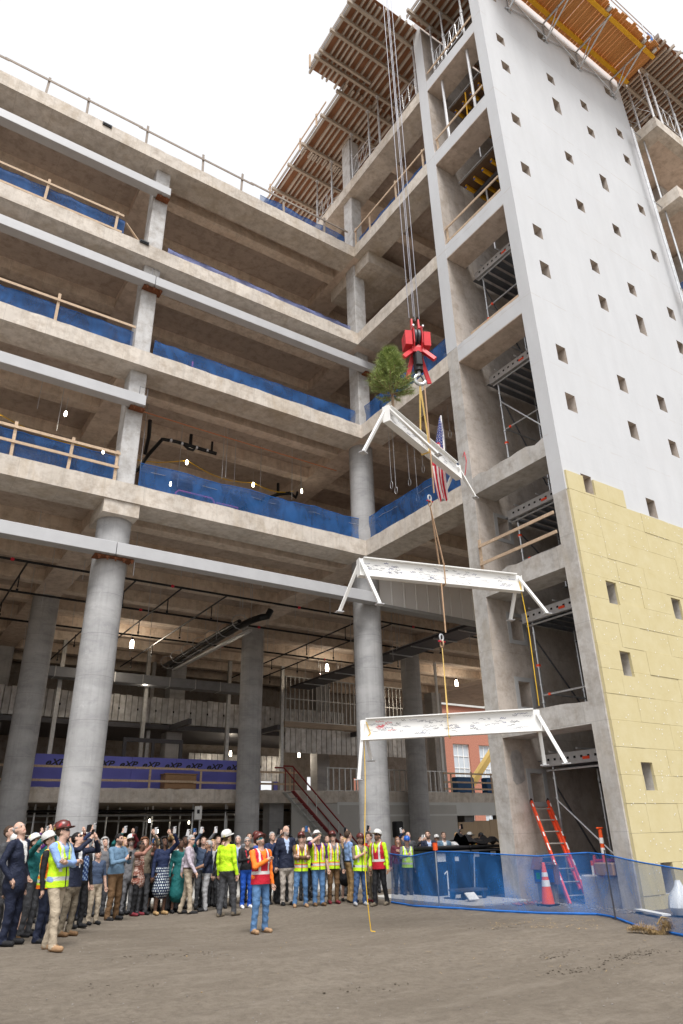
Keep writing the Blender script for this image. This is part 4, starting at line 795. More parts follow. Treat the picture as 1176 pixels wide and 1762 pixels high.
b = MB(); b.path([(11.9, 27.2, -0.3), (12.4, 26.2, 0), (13.2, 24.6, 0.15), (13.6, 24.2, 0.15)], 0.08, 8); b.path([(11.4, 27.4, -0.3), (12.1, 27.3, -0.55), (12.3, 27, -0.3)], 0.08, 8); b.tube((13.2, 24.6, 0.15), (13.2, 24.6, 0.7), 0.07, 8); b.path([(13.6, 24.2, 0.15), (13.9, 24.2, 0.0), (14, 24.2, 0.3)], 0.07, 8); b.build('tube', 'black_pipe', S, True)
S = thing('waste_pipe', 'long black pipe low under the middle floor behind the blue net', 'pipe', (0, 0, 14.5)); MB().path([(5.6, 24.5, -0.4), (6.4, 25, -0.2), (9, 25.4, -0.2), (10, 25.4, -0.2)], 0.09, 8).build('tube', 'black_pipe', S, True)
tag(MB().path([(5.6, 21.9, 16.0), (8, 21.9, 15.95), (14.6, 21.9, 15.9)], 0.025, 6).build('conduit', 'pipe_orange', None, True), 'thin orange conduit under the middle open floor', 'pipe')
# hanging wire loops below the middle floor of the return side
for i, (x, y, L) in enumerate([(15.2, 18.9, 2.6), (15.25, 18.7, 2.9), (15.8, 18.5, 2.5), (15.9, 18.2, 3.3), (16.3, 18.2, 1.9), (16.5, 17.9, 2.6), (16.6, 17.6, 2.2), (15.9, 16.1, 1.5), (15.95, 15.8, 1.35), (15.9, 16.4, 2.3)]):
    b = MB(); b.tube((0, 0, 0), (0, 0, -L+0.32), 0.008, 4); b.path([(0.0, 0.08*math.sin(t), -L+0.18+0.16*math.cos(t)) for t in np.linspace(0, 6.283, 13)[:-1]], 0.009, 4, 0, True); tag(b.build('wire_loop', 'wire', None, True, (x, y, LV[3]-TH)), 'steel wire with a loop hanging under the middle floor of the return side', 'wire', 'wire loops below the return side')
for k in range(3): tag(ubox('steel_stud', 'steel_grey', None, 15.0+k*0.12, 15.08+k*0.12, 14.7, 14.76, LV[2], LV[2]+2.3-0.2*k), ('first', 'second', 'third')[k]+' grey steel stud standing on the lowest floor beside the pier', 'stud')
# red stair
ST = thing('steel_stair', 'dark red steel stair rising to the mezzanine beside the plaster wall', 'stair', (17.4, 30.6, 0)); T = Vector((0.1, 0, ZM)); Bm = Vector((3.9, 0, 0.0))
for y in (0.0, 0.85): MB().beam(T+Vector((0, y, -0.1)), Bm+Vector((0, y, 0.05)), 0.05, 0.3, (0, 1, 0)).build('stringer', 'dark_red' if y < 0.5 else 'plaster_light', ST)
for k in range(14): t = (k+0.5)/14; p = T.lerp(Bm, t); ubox('tread', 'galvanized', ST, p.x-0.14, p.x+0.14, 0.05, 0.82, p.z-0.03, p.z)
for y in (0.0, 0.85):
    MB().path([T+Vector((-0.5, y, 1.0)), T+Vector((0, y, 1.0)), Bm+Vector((0, y, 1.05)), Bm+Vector((0.2, y, 0.6))], 0.04, 6).build('handrail', 'dark_red', ST, True)
    for t in (0.02, 0.35, 0.68, 0.98): p = T.lerp(Bm, t); utube('baluster', 'dark_red' if t > 0.9 or t < 0.1 else 'plaster_light', ST, p+Vector((0, y, 0)), p+Vector((0, y, 1.02)), 0.025, 6)
SPK = thing('loudspeaker', 'black loudspeaker on a stand in front of the plaster wall', 'speaker', (19.35, 25, 0)); MB().obox((0, 0, 1.72), (0.36, 0.34, 0.62), None, 0, 0.03).build('cabinet', 'black_plastic', SPK); utube('pole', 'black_plastic', SPK, (0, 0, 0.3), (0, 0, 1.4), 0.02)
for k in range(3): a = k*2.09; utube('leg', 'black_plastic', SPK, (0, 0, 0.7), (0.5*math.cos(a), 0.5*math.sin(a), 0.0), 0.015)
# plywood hoarding, brick house and boom beyond the open end
HD = thing('plywood_hoarding', 'pale plywood hoarding under the open end of the mezzanine', 'hoarding', (29.0, 31.9, 0))
for k in range(6): ubox('plywood_sheet', 'plywood_pale', HD, k*1.23, k*1.23+1.22, 0.0+0.01*(k % 2), 0.03+0.01*(k % 2), 0, 2.05+0.06*(k % 3))
tag(MB().lathe([(0, 0), (0.16, 0), (0.16, 0.9), (0.1, 1.0), (0, 1.02)], (0, 0, 0), 14).build('gas_cylinder', 'red_plastic', None, True, (27.6, 30.9, 0)), 'red cylinder beside the dark opening at the plaster wall', 'cylinder')
BH_ = thing('brick_house', 'red brick building with tall multi-pane windows seen through the open ground storey', 'building', (48, 64, 0))
wins = [(2+4.2*k, 4.6+4.2*k, 5.6, 11.0) for k in range(5)]+[(2+4.2*k, 4.6+4.2*k, 0.9, 4.0) for k in range(5)]
MB().holes(-4, 26, -0.3, 16, wins, 0, 0.4).build('wall', 'brick', BH_)
for w in wins:
    P = ubox('window', 'glass_bright', BH_, w[0], w[1], 0.25, 0.3, w[2], w[3]); cx_, cz_ = (w[0]+w[1])/2, (w[2]+w[3])/2
    for k in range(4): xx = -1.28+k*0.853; ubox('frame', 'white_paint', P, xx-0.05, xx+0.05, -0.09, -0.027, -(w[3]-w[2])/2, (w[3]-w[2])/2)
    for k in range(5): zz = -(w[3]-w[2])/2+0.05+k*((w[3]-w[2]-0.1)/4); ubox('frame', 'white_paint', P, -1.3, 1.3, -0.08, -0.03, zz-0.04, zz+0.04)
    ubox('sill', 'plaster_light', BH_, w[0]-0.1, w[1]+0.1, -0.12, -0.002, w[2]-0.2, w[2]-0.01)
ubox('cornice', 'plaster_light', BH_, -4.1, 26.1, -0.3, -0.002, 15.4, 15.8)
LB = thing('lift_boom', 'orange yellow boom of a lift machine slanting past the brick building', 'boom lift', (42, 50, 0)); MB().beam((1, 0, 1.2), (9, 0, 8.8), 0.6, 0.5).build('boom', 'yellow_strap', LB); MB().obox((0.6, 0, 0.8), (2.4, 1.6, 1.2), None, 0, 0.1).build('chassis', 'yellow_beam', LB)
for k in (-0.6, 1.8):
    for yy in (-0.9, 0.9): MB().tube((k, yy-0.15, 0.45), (k, yy+0.15, 0.45), 0.45, 16).build('wheel', 'black_plastic', LB, True)
for x, w, lb in ((29.6, 1.4, 'wide'), (32.0, 0.9, 'narrow')): tag(MB().obox((w/2, 0, 0.45), (w, 0.5, 0.9), None, 0, 0.05).build('tarp_bundle', 'tarp_blue', None, False, (x, 32.6, ZM)), lb+' blue tarpaulin bundle behind the mezzanine rail', 'tarp')
tag(MB().obox((0, 0, 0), (0.35, 0.03, 0.55), None, 0, 0.005).obox((0, -0.02, 0.05), (0.12, 0.012, 0.16), None, 1).build('notice_sign', ['paper', 'ink'], None, False, (13.2, 31.55, 2.6)), 'small white notice under the mezzanine edge', 'sign')

# more services under the first raised floor
for k in range(7):
    x = (3.4, 7.2, 9.0, 10.9, 17.6, 19.2, 23.4)[k]; S = thing('branch_pipe', 'thin black branch pipe crossing under the first raised floor', 'pipe', (x, 0, 10.15), 'branch pipes under the first raised floor'); utube('tube', 'black_pipe', S, (0, 24.4, 0.2), (0.1, 38.5, 0.12), 0.035, 6)
    for y in (26.0, 29.5, 33.2, 36.4): MB().tube((0.03, y, 0.2), (0.03, y, -0.25-0.1*(k % 3)), 0.022, 6).tube((0.03, y, -0.3), (0.03, y, -0.38), 0.045, 8).build('drop', 'black_pipe', S, True)
D = thing('air_duct', 'galvanised rectangular air duct hung in front of the sheet metal panels', 'duct', (5.8, 37.2, 9.35))
for k in range(8): MB().obox((0.75+k*1.5, 0, 0), (1.49, 0.7, 0.5), None, 0, 0.01).build('duct_section', 'tin', D); ubox('seam', 'galvanized', D, k*1.5-0.02, k*1.5+0.02, -0.37, 0.37, -0.27, 0.27)
for k in range(9):
    x, y = random.uniform(4, 19), random.uniform(33.2, 36.5); w, h = random.uniform(0.5, 1.4), random.uniform(0.4, 1.5)
    tag(MB().obox((0, 0, h/2), (w, 0.6, h), None, 0, 0.02).obox((0, -0.02, h+0.03), (w*0.8, 0.5, 0.06), None, 0, 0.01).build('material_stack', random.choice(['cardboard', 'dark_metal', 'lumber_grey', 'tarp_blue']), None, False, (x, y, 0.0)), 'stack of site material in the dark under the mezzanine', 'material stack', 'material stacks under the mezzanine')
# ---------------------------------------------------------------- the lifted load
AX = Vector((9.45, 10.42, 0))
def squiggle(b, P, U, V, w, h, m):
    """one handwritten mark: a thin ribbon on the web face (origin P, along U, up V)"""
    n = random.randint(7, 14); pts = []; x = 0
    for i in range(n): pts.append((x, random.uniform(-0.5, 0.5)*h*(1 if random.random() > 0.25 else 1.6))); x += w/n*random.uniform(0.5, 1.4)
    t = 0.0028
    for (a, c), (d, e) in zip(pts, pts[1:]):
        dx, dy = d-a, e-c; L = math.hypot(dx, dy) or 1; ox, oy = -dy/L*t, dx/L*t
        b.add([P+U*(a+ox)+V*(c+oy), P+U*(d+ox)+V*(e+oy), P+U*(d-ox)+V*(e-oy), P+U*(a-ox)+V*(c-oy)], [(0, 1, 2, 3)], m)
def load_beam(z, A, B, label, depth, legs, seed):
    random.seed(seed)
    A = Vector((A[0], A[1], 0)); B = Vector((B[0], B[1], 0)); mid = (A+B)/2; d = (B-A).normalized(); L = (B-A).length; rz = math.atan2(d.y, d.x)
    T = thing('white_beam', label, 'steel beam', (mid.x, mid.y, z), 'signed white beams hanging from the crane', rz)
    h = depth/2; fw_ = 0.17
    ubox('web', 'white_paint', T, -L/2, L/2, -0.014, 0.014, -h+0.014, h-0.014); ubox('flange', 'white_paint', T, -L/2+0.1, L/2-0.1, -fw_/2, fw_/2, h-0.012, h+0.008); ubox('flange', 'white_paint', T, -L/2, L/2, -fw_/2, fw_/2, -h-0.008, -h+0.012)
    for e in (-1, 1): ubox('end_plate', 'white_paint', T, e*(L/2+0.006)-0.005, e*(L/2+0.006)+0.005, -0.09, 0.09, -h-0.01, h-0.03)
    b = MB(); cnt = int(80*L/3.6)
    for s in (-1, 1):
        for k in range(cnt):
            P = Vector((random.uniform(-L/2+0.1, L/2-0.3), s*0.0165, random.uniform(-h*0.72, h*0.72))); m = random.choice((0, 1, 3, 3, 3, 3))
            squiggle(b, P, Vector((1, 0, 0)), Vector((0, 0, 1)), random.uniform(0.06, 0.2), random.uniform(0.015, 0.04), m)
        for k in range(9 if seed == 3 else 0): squiggle(b, Vector((-L/2+0.28+random.uniform(0, 0.25), s*0.0168, random.uniform(-0.05, 0.14))), Vector((1, 0, 0)), Vector((0, 0, 1)), 0.16, 0.035, 2)
    o = b.build('signature_marks', ['ink', 'ink_blue', 'ink_red', 'ink_grey'], T); tag(o, 'handwritten signatures in black, blue and red pen', kind='stuff')
    for (e, sx, sy, dz) in legs:
        p = Vector((e*(L/2-0.04), 0.03*(1 if sy > 0 else -1), h-0.08)); q = Vector((e*(L/2-0.04)+sx, sy, h-dz)); lg = MB().beam(p, q, 0.065, 0.065, (0, 1, 0), 0, 0.006).build('leg', 'white_paint', T); MB().obox(q-Vector((0, 0, 0.008)), (0.16, 0.13, 0.016)).build('foot_plate', 'steel_grey', lg)
    return T, L, mid, d
LEG = [(-1, -0.12, -0.45, 1.15), (-1, -0.35, 0.4, 1.1), (1, 0.05, -0.45, 1.1), (1, 0.42, 0.35, 1.05)]
z3, z2, z1_ = 3.48, 6.62, 9.86
B3 = load_beam(z3, (8.22, 11.62), (10.56, 9.10), 'white signed beam hanging lowest, with red handwriting at one end', 0.40, [(-1, -0.12, -0.05, 1.12), (-1, 0.05, 0.38, 0.75), (1, 0.02, 0.25, 0.98), (1, 0.38, -0.2, 1.0)], 3)
B2 = load_beam(z2, (7.78, 10.92), (11.55, 9.98), 'white signed beam hanging in the middle of the three', 0.40, [(-1, -0.32, 0.45, 1.05), (-1, 0.25, -0.35, 1.08), (1, -0.1, 0.35, 0.95), (1, 0.42, -0.3, 0.95)], 5)
B1 = load_beam(z1_, (7.92, 9.88), (11.1, 11.1), 'white signed beam hanging highest, carrying the pine tree and the flag', 0.42, [(-1, -0.38, 0.42, 1.2), (-1, 1.4, -0.45, 0.75), (1, -0.1, 0.45, 0.9), (1, 0.62, -0.15, 0.75)], 9)
random.seed(21)
# slings: straps round each beam and up to the shackle above
def shackle(z, label):
    S = thing('shackle', label, 'shackle', (AX.x, AX.y, z), 'shackles between the slings')
    MB().path([(0.045*math.sin(t), 0, 0.07*math.cos(t)) for t in np.linspace(0, 6.283, 15)[:-1]], 0.018, 6, 0, True).build('bow', 'galvanized', S, True); MB().path([(0, 0.045*math.sin(t), -0.13+0.07*math.cos(t)) for t in np.linspace(0, 6.283, 15)[:-1]], 0.016, 6, 0, True).build('eye', 'strap_tan', S, True); utube('pin', 'red_plastic', S, (-0.09, 0, -0.08), (0.09, 0, -0.08), 0.014, 6)
def sling(z0, z1, T, mat, label, h=0.2):
    S = thing('lifting_sling', label, 'sling', (AX.x, AX.y, z0)); _, L, mid, d = T; n = Vector((-d.y, d.x, 0)); o = Vector((mid.x-AX.x, mid.y-AX.y, 0)); w = 0.038
    for s in (-1, 1):
        MB().beam(Vector((0, 0, z1-z0-0.05)), o+n*(s*0.095)+Vector((0, 0, h+0.03)), w, 0.012, d).build('strap', mat, S); MB().beam(o+n*(s*0.1)+Vector((0, 0, h+0.035)), o+n*(s*0.1)+Vector((0, 0, -h-0.02)), w, 0.012, d).build('strap', mat, S)
    MB().beam(o-n*0.105+Vector((0, 0, -h-0.024)), o+n*0.105+Vector((0, 0, -h-0.024)), w, 0.012, d).build('strap', mat, S)
    return S
sling(z3, 5.05, B3, 'yellow_strap', 'yellow web sling holding the lowest white beam'); shackle(5.22, 'shackle between the yellow sling and the line below the middle beam')
sling(z2, 8.25, B2, 'strap_tan', 'tan web sling holding the middle white beam'); shackle(8.42, 'shackle above the middle white beam')
sling(z1_, 11.55, B1, 'yellow_strap', 'pale yellow web sling from the crane hook to the highest white beam', 0.21)
tag(utube('sling_line', 'strap_tan', None, (AX.x+0.02, AX.y-0.12, 5.3), (AX.x+0.02, AX.y-0.12, z2-0.25), 0.016, 6), 'thin tan line below the middle white beam', 'rope'); tag(utube('sling_line', 'strap_tan', None, (AX.x+0.03, AX.y-0.13, 8.5), (AX.x+0.03, AX.y-0.13, 11.4), 0.018, 6), 'thin tan line passing the highest white beam to the hook', 'rope')
# tag lines
def rope(pts, label, r=0.008): return tag(MB().path(pts, r, 6).build('tag_line', 'rope_yellow', None, True), label, 'rope')
e3 = Vector((8.22, 11.62, z3)); px = []
for i in range(24): t = i/23; px.append(e3+Vector((0.03*math.sin(t*7)-0.16*math.sin(t*3.1)*t+0.02, 0.05*math.sin(t*6+1)-0.06, 0.1-t*(z3+0.06))))
px[-1].z = max(px[-1].z, 0.03); px += [Vector((px[-1].x+0.05, px[-1].y-0.06, 0.03))]
rope([e3+Vector((0.04, -0.1, 0.14)), e3+Vector((0.1, -0.15, -0.08))]+px[2:], 'yellow rope dangling to the dirt from the lowest white beam')
e2 = Vector((11.5, 9.95, z2)); rope([e2+Vector((0.05*math.sin(i*0.5), 0.06*math.sin(i*0.4+1)-0.05, 0.1-i*0.215)) for i in range(14)], 'yellow rope hanging from the end of the middle white beam')
# crane cables and hook block
HZ_ = 13.75
for k, (ox, oy) in enumerate(((-0.13, 0.05), (-0.07, -0.05), (0.07, 0.05), (0.12, -0.05))): tag(utube('crane_cable', 'cable_grey', None, (AX.x+ox, AX.y+oy, HZ_-0.2), (AX.x+ox*1.3, AX.y+oy*1.3, 62), 0.0095, 6), 'grey steel crane cable running up from the red hook block', 'cable', 'crane cables above the hook block')
HB_ = thing('hook_block', 'red crane hook block with black hook above the pine tree', 'hook block', (AX.x, AX.y, 11.62), None, R(-25)); HB_.scale = (0.88, 0.88, 0.92)
for s in (-1, 1):
    MB().prism([(-0.2, 1.0), (-0.26, 1.1), (-0.26, 1.55), (-0.17, 1.72), (0.17, 1.72), (0.26, 1.55), (0.26, 1.1), (0.2, 1.0)], 'x', s*0.12-0.012, s*0.12+0.012).build('side_plate', 'red_paint', HB_)
    MB().prism([(-0.2, 1.05), (-0.22, 1.5), (0.22, 1.5), (0.2, 1.05)], 'x', s*0.27-0.1, s*0.27+0.1).build('cheek_weight', 'red_paint', HB_)
    MB().beam((0, -0.03*s, 1.12), (s*0.46, -0.16, 0.62), 0.13, 0.1, (0, 1, 0), 0, 0.01).build('guard_arm', 'red_paint', HB_); MB().beam((s*0.12, 0.1, 0.85), (s*0.33, 0.14, 0.02), 0.13, 0.05, (0, 1, 0), 0, 0.01).build('lower_arm', 'red_paint', HB_)
    MB().prism([(-0.08, 1.72), (-0.05, 2.05), (0.05, 2.05), (0.08, 1.72)], 'x', s*0.1-0.02, s*0.1+0.02).build('cable_guide', 'red_paint', HB_)
for x in (-0.05, 0.05): MB().tube((x-0.03, 0, 1.42), (x+0.03, 0, 1.42), 0.24, 22).build('sheave', 'dark_metal', HB_, True)
for s in (-1, 1): utube('bolt', 'galvanized', HB_, (s*0.14, -0.02, 1.62), (s*0.14, -0.32, 1.62), 0.03, 8)
ubox('yoke', 'red_paint', HB_, -0.16, 0.16, -0.12, 0.12, 0.88, 1.04); MB().tube((0, 0, 0.3), (0, 0, 0.9), 0.13, 14).build('swivel', 'black_plastic', HB_, True); MB().obox((0, -0.02, 0.62), (0.2, 0.3, 0.42), None, 0, 0.03).build('swivel_cover', 'black_plastic', HB_)
hk = [(0.0, 0, 0.32), (0.0, 0, 0.2)]+[(0.02+0.15*math.sin(t)*-1, 0, 0.03+0.15*math.cos(t)) for t in np.linspace(0.2, 4.5, 12)]
MB().path(hk, 0.05, 8).build('hook', 'galvanized', HB_, True); MB().beam((0.02, 0, 0.24), (0.13, 0, 0.02), 0.05, 0.03).build('latch', 'dark_metal', HB_)
# pine tree standing on the highest beam
_, L1, mid1, d1 = B1; tp = Vector((mid1.x, mid1.y, 0))-d1*(L1/2-0.30); tp.z = z1_+0.225
PT = thing('pine_tree', 'young bushy pine tree standing on the end of the highest white beam', 'tree', tp)
tb = MB(); H_ = 1.62; tb.path([(0, 0, 0), (0.01, 0, 0.35), (-0.01, 0.01, 0.8), (0, 0, 1.2), (0, 0, H_)], 0.03, 8); nb = []
for k in range(150):
    zf = random.uniform(0.20, 1.0)**0.95; zc = zf*H_; rad = 0.62*(1-zf)**0.78*min(1.0, (zf+0.05)*3.0)*random.uniform(0.75, 1.12)+0.05; a = random.uniform(0, 6.283)
    p0 = Vector((0, 0, zc)); p1 = Vector((math.cos(a)*rad*0.6, math.sin(a)*rad*0.6, zc+rad*0.12)); p2 = Vector((math.cos(a)*rad, math.sin(a)*rad, zc+rad*0.34)); tb.path([p0, p1, p2], 0.008, 4); nb.append((p0, p1, p2))
tb.build('trunk', 'bark', PT, True); cr = MB()
for p0, p1, p2 in nb:
    for k in range(80):
        t = random.uniform(0.25, 1.0); q = p0.lerp(p1, t*1.6) if t < 0.62 else p1.lerp(p2, (t-0.62)/0.38); dr = ((p2-p1).normalized()*0.8+Vector((random.gauss(0, 0.6), random.gauss(0, 0.6), random.gauss(0.25, 0.5)))).normalized()
        ln = random.uniform(0.11, 0.22); sd_ = dr.cross(Vector((random.gauss(0, 1), random.gauss(0, 1), random.gauss(0, 1)))).normalized()*0.0055
        cr.add([q-sd_, q+sd_, q+dr*ln+Vector((0, 0, -0.02))], [(0, 1, 2)])
cr.build('crown', 'needles', PT)
# flag hanging limp from its pole on the far end of the highest beam
fp = Vector((mid1.x, mid1.y, 0))+d1*(L1/2-0.42)+Vector((-d1.y, d1.x, 0))*0.12; fp.z = z1_+0.2
FL = thing('flag', 'limp American flag on a short white pole at the end of the highest white beam', 'flag', fp)
utube('pole', 'white_paint', FL, (0, 0, -0.1), (0, 0, 1.32), 0.018, 8)
nu, nv = 64, 130; vs = []; cs = []; cd = Vector((-_r.x, -_r.y, 0)).normalized(); cn = Vector((_r.y, -_r.x, 0)).normalized()
RED, WHT, BLU = (0.55, 0.02, 0.045), (0.8, 0.78, 0.76), (0.025, 0.045, 0.24)
for j in range(nv+1):
    v = j/nv; zz = 1.30-2.35*v; wdt = 0.03+0.30*min(1, v/0.55)**0.8*(1-0.25*max(0, v-0.6)/0.4)
    for i in range(nu+1):
        u = i/nu; fold = math.sin(u*11+v*2.5)*0.05*min(1, v*4)+math.sin(u*5.2-v*4)*0.045*min(1, v*3)
        p = cd*(u*wdt-0.03*math.sin(v*6))+cn*(fold)+Vector((0, 0, zz-0.10*u*(1 if v > 0.85 else v)-(0.05*math.sin(u*9) if v > 0.9 else 0))); vs.append(p)
        if v < 0.42 - 0.12*u and u > 0.12: c = WHT if math.hypot(((u*6.5+0.5*(int(v*30) % 2)) % 1-0.5)*1.0, ((v*30) % 1-0.5)*1.2) < 0.26 else BLU
        elif v < 0.42-0.12*u: c = WHT
        elif v < 0.60: c = RED if int((v+0.1*u*u)*22) % 2 == 0 else WHT
        else: c = RED if int(u*7.5+v*1.2) % 2 == 0 else WHT
        cs.append((*c, 1))
def colored(vs, fs, cs, name, mat, parent, smooth=True):
    me = bpy.data.meshes.new(name); me.from_pydata([tuple(v) for v in vs], [], fs); me.materials.append(MATS[mat]); a = me.color_attributes.new('Col', 'FLOAT_COLOR', 'POINT'); a.data.foreach_set('color', np.asarray(cs, np.float32).ravel())
    if smooth: me.polygons.foreach_set('use_smooth', [True]*len(me.polygons))
    return link(bpy.data.objects.new(name, me), parent)
colored(vs, [(j*(nu+1)+i, j*(nu+1)+i+1, (j+1)*(nu+1)+i+1, (j+1)*(nu+1)+i) for j in range(nv) for i in range(nu)], cs, 'cloth', 'flag_cloth', FL)
# ---------------------------------------------------------------- things on the ground
def cone(loc, label, h=0.75, dark=False):
    C_ = thing('traffic_cone', label, 'traffic cone', loc, 'orange traffic cones'); MB().obox((0, 0, 0.02), (0.38, 0.38, 0.04), None, 0, 0.012).build('base', 'black_plastic' if not dark else 'orange_plastic', C_)
    def r_(z): return 0.15-0.115*z/h
    MB().lathe([(r_(0.04), 0.04), (r_(h), h), (r_(h)*0.6, h+0.01), (0, h+0.01)], (0, 0, 0), 18).build('body', 'orange_plastic', C_, True)
    for a, b in ((0.45, 0.6), (0.68, 0.78)): MB().lathe([(r_(a*h)+0.003, a*h), (r_(b*h)+0.003, b*h)], (0, 0, 0), 18).build('reflective_collar', 'reflective', C_, True)
    return C_
c0 = onz(945, 1562); cone((c0.x, c0.y, gzf(c0.x, c0.y)), 'orange traffic cone standing beside the ladder foot', 0.86); cone((15.35, 12.15, 0.0), 'orange traffic cone half hidden behind the ladder', 1.0, True)
DL = thing('delineator_post', 'thin orange delineator post with white bands and flat top beside the tower opening', 'delineator', (14.75, 11.4, 0.62)); MB().lathe([(0.2, 0), (0.2, 0.05), (0.05, 0.09), (0.045, 0.95), (0, 0.96)], (0, 0, 0), 14).build('post', 'orange_plastic', DL, True)
for z in (0.45, 0.66): MB().lathe([(0.052, z), (0.051, z+0.12)], (0, 0, 0), 14).build('reflective_collar', 'reflective', DL, True)
MB().obox((0, 0, 0.98), (0.2, 0.06, 0.04), None, 0, 0.01).build('handle', 'orange_plastic', DL)
tag(MB().lathe([(0.03, 0), (0.03, 0.16), (0.028, 0.2), (0.0, 0.2)], (0, 0, 0), 10).lathe([(0.031, 0.2), (0.031, 0.3), (0, 0.3)], (0, 0, 0), 10, 1).build('marking_can', ['reflective', 'orange_plastic'], None, True, (14.72, 11.75, 0.62)), 'small spray can with orange cap on the low sill wall', 'can')
tag(MB().obox((0, 0, 0.13), (0.4, 0.5, 0.26), None, 0, 0.02).build('cardboard_box', 'cardboard', None, False, (14.66, 11.25, 0.63)), 'brown cardboard box on the low sill wall', 'box')
RB = thing('red_bin', 'red plastic drum bin inside the tower opening', 'bin', (ony(1053, 1500, 11.7).x, 11.7, 0.0)); RB.scale = (0.72, 0.75, 0.8); MB().obox((0, 0, 0.55), (0.9, 0.7, 1.1), None, 0, 0.06).build('body', 'red_plastic', RB); MB().obox((0, 0, 1.13), (0.8, 0.6, 0.08), None, 0, 0.03).build('lid', 'red_plastic', RB); MB().path([(-0.25, -0.36, 1.0), (-0.2, -0.42, 1.12), (0.2, -0.42, 1.12), (0.25, -0.36, 1.0)], 0.025, 6).build('handle', 'red_plastic', RB)
# fibreglass extension ladder
LD = thing('extension_ladder', 'orange red fibreglass extension ladder leaning against the tower wall', 'ladder', (0, 0, 0)); f0 = Vector((14.42, 12.3, 0.02)); f1 = Vector((14.86, 12.12, 0.02)); t0 = Vector((15.20, 13.82, 2.32)); t1 = Vector((15.64, 13.64+0.18, 2.32))
t0 = Vector((15.22, 13.80, 2.28)); wv = (f1-f0); t1 = t0+wv
up_ = (t0-f0).normalized(); nrm = up_.cross(wv.normalized())
for s, (a, b) in enumerate(((f0, t0), (f1, t1))):
    MB().beam(a, b, 0.045, 0.10, wv).build('rail', 'orange_fiber', LD) if False else MB().beam(a, b, 0.05, 0.085, nrm).build('rail', 'orange_fiber', LD)
    a2 = a-nrm*0.075*(1 if nrm.z > 0 else -1); b2 = b-nrm*0.075*(1 if nrm.z > 0 else -1)-up_*0.15
    MB().beam(a2+up_*0.4+wv.normalized()*(0.035 if s == 0 else -0.035), b2+wv.normalized()*(0.035 if s == 0 else -0.035), 0.05, 0.07, nrm).build('fly_rail', 'orange_fiber', LD)
    MB().beam(b+up_*0.0, b+up_*0.06, 0.04, 0.1, nrm).build('end_cap', 'black_plastic', LD)
    for t, L in ((0.93, 0.1), (0.78, 0.14), (0.62, 0.12), (0.48, 0.2), (0.33, 0.16), (0.2, 0.1)):
        p = a.lerp(b, t)-wv.normalized()*(0.018 if s == 0 else -0.018)*1; q = p+up_*L; n2 = nrm*(0.046 if nrm.dot(Vector((-1, -1, 0))) > 0 else -0.046); MB().beam(p+n2, q+n2, 0.032, 0.004, nrm).build('sticker', 'paper', LD)
for k in range(8): t = (k+0.6)/8.3; p = f0.lerp(t0, t); utube('rung', 'tan_shaft', LD, p, p+wv, 0.017, 8)
# meter box on a panel against the pier
MBX = thing('power_box', 'brown temporary power box with green panel and raised lid against the pier', 'power box', (14.35, 13.0, 0)); mzr = 0.28
for s, w in ((0.0, 0.32), (0.36, 0.3)): MB().obox((0, -s, mzr+0.35), (0.18, w, 0.42), None, 0, 0.01).build('cabinet', 'box_brown', MBX); MB().obox((-0.095, -s, mzr+0.33), (0.012, w*0.7, 0.28), None, 0, 0.0).build('inner_panel', 'blue_cap', MBX)
MB().obox((-0.105, 0.0, mzr+0.31), (0.012, 0.11, 0.14), None, 0, 0).build('screen', 'green_screen', MBX)
MB().beam((-0.1, 0.16, mzr+0.58), (-0.1, -0.16, mzr+0.58), 0.02, 0.3, (0.5, 0, 1)).build('lid', 'box_brown', MBX); MB().beam((-0.15, -0.2, mzr+0.6), (-0.15, -0.55, mzr+0.6), 0.2, 0.02, (0, 0, 1)).build('lid', 'box_brown', MBX); ubox('stand', 'rubble_grey', MBX, -0.06, 0.06, -0.4, 0.1, 0.0, mzr+0.14)
# blue net fence on the yard
NF = [onz(x, y) for x, y in ((674, 1556), (712, 1563), (757, 1567), (850, 1572), (940, 1575), (1028, 1577), (1060, 1583), (1110, 1594), (1176, 1612), (1300, 1650))]
NT_ = [(674, 1470), (712, 1475), (757, 1468), (850, 1470), (940, 1474), (1028, 1468), (1060, 1470), (1110, 1477), (1176, 1490), (1300, 1510)]
F = thing('net_fence', 'translucent blue net fence strung on thin posts across the yard before the tower', 'fence', (NF[0].x, NF[0].y, 0)); o = Vector((NF[0].x, NF[0].y, 0)); vs = []; n = 0; M_ = 8
hts = []
for p, t in zip(NF, NT_):
    d = ray(*t); k = math.hypot(p.x, p.y)/math.hypot(d.x, d.y); hts.append((CP+d*k).z)
S_ = 12; fs = []
for k in range(len(NF)-1):
    for i in range(S_+(1 if k == len(NF)-2 else 0)):
        t = i/S_; p = NF[k].lerp(NF[k+1], t); d = (NF[k+1]-NF[k]).normalized(); nn = Vector((-d.y, d.x, 0)); hh = hts[k]*(1-t)+hts[k+1]*t
        for j in range(M_+1):
            q = j/M_; w = math.sin(q*3.14)*(0.05*math.sin((k+t)*4.2)+0.03*math.sin((k+t)*11+q*4))+(1-q)*0.05*math.sin((k+t)*2.5)
            vs.append(p+nn*w+Vector((0, 0, gzf(p.x, p.y)+0.015+(hh-0.02)*q))-o)
        n += 1
fs = [(a*(M_+1)+j, (a+1)*(M_+1)+j, (a+1)*(M_+1)+j+1, a*(M_+1)+j+1) for a in range(n-1) for j in range(M_)]
MB().add(vs, fs).build('mesh_sheet', 'net_fence', F, 'full')
MB().path([vs[a*(M_+1)+M_] for a in range(n)], 0.014, 5).build('hem', 'net_hem', F); MB().path([vs[a*(M_+1)]+Vector((0, 0, 0.01)) for a in range(n)], 0.022, 5).build('hem', 'net_hem', F)
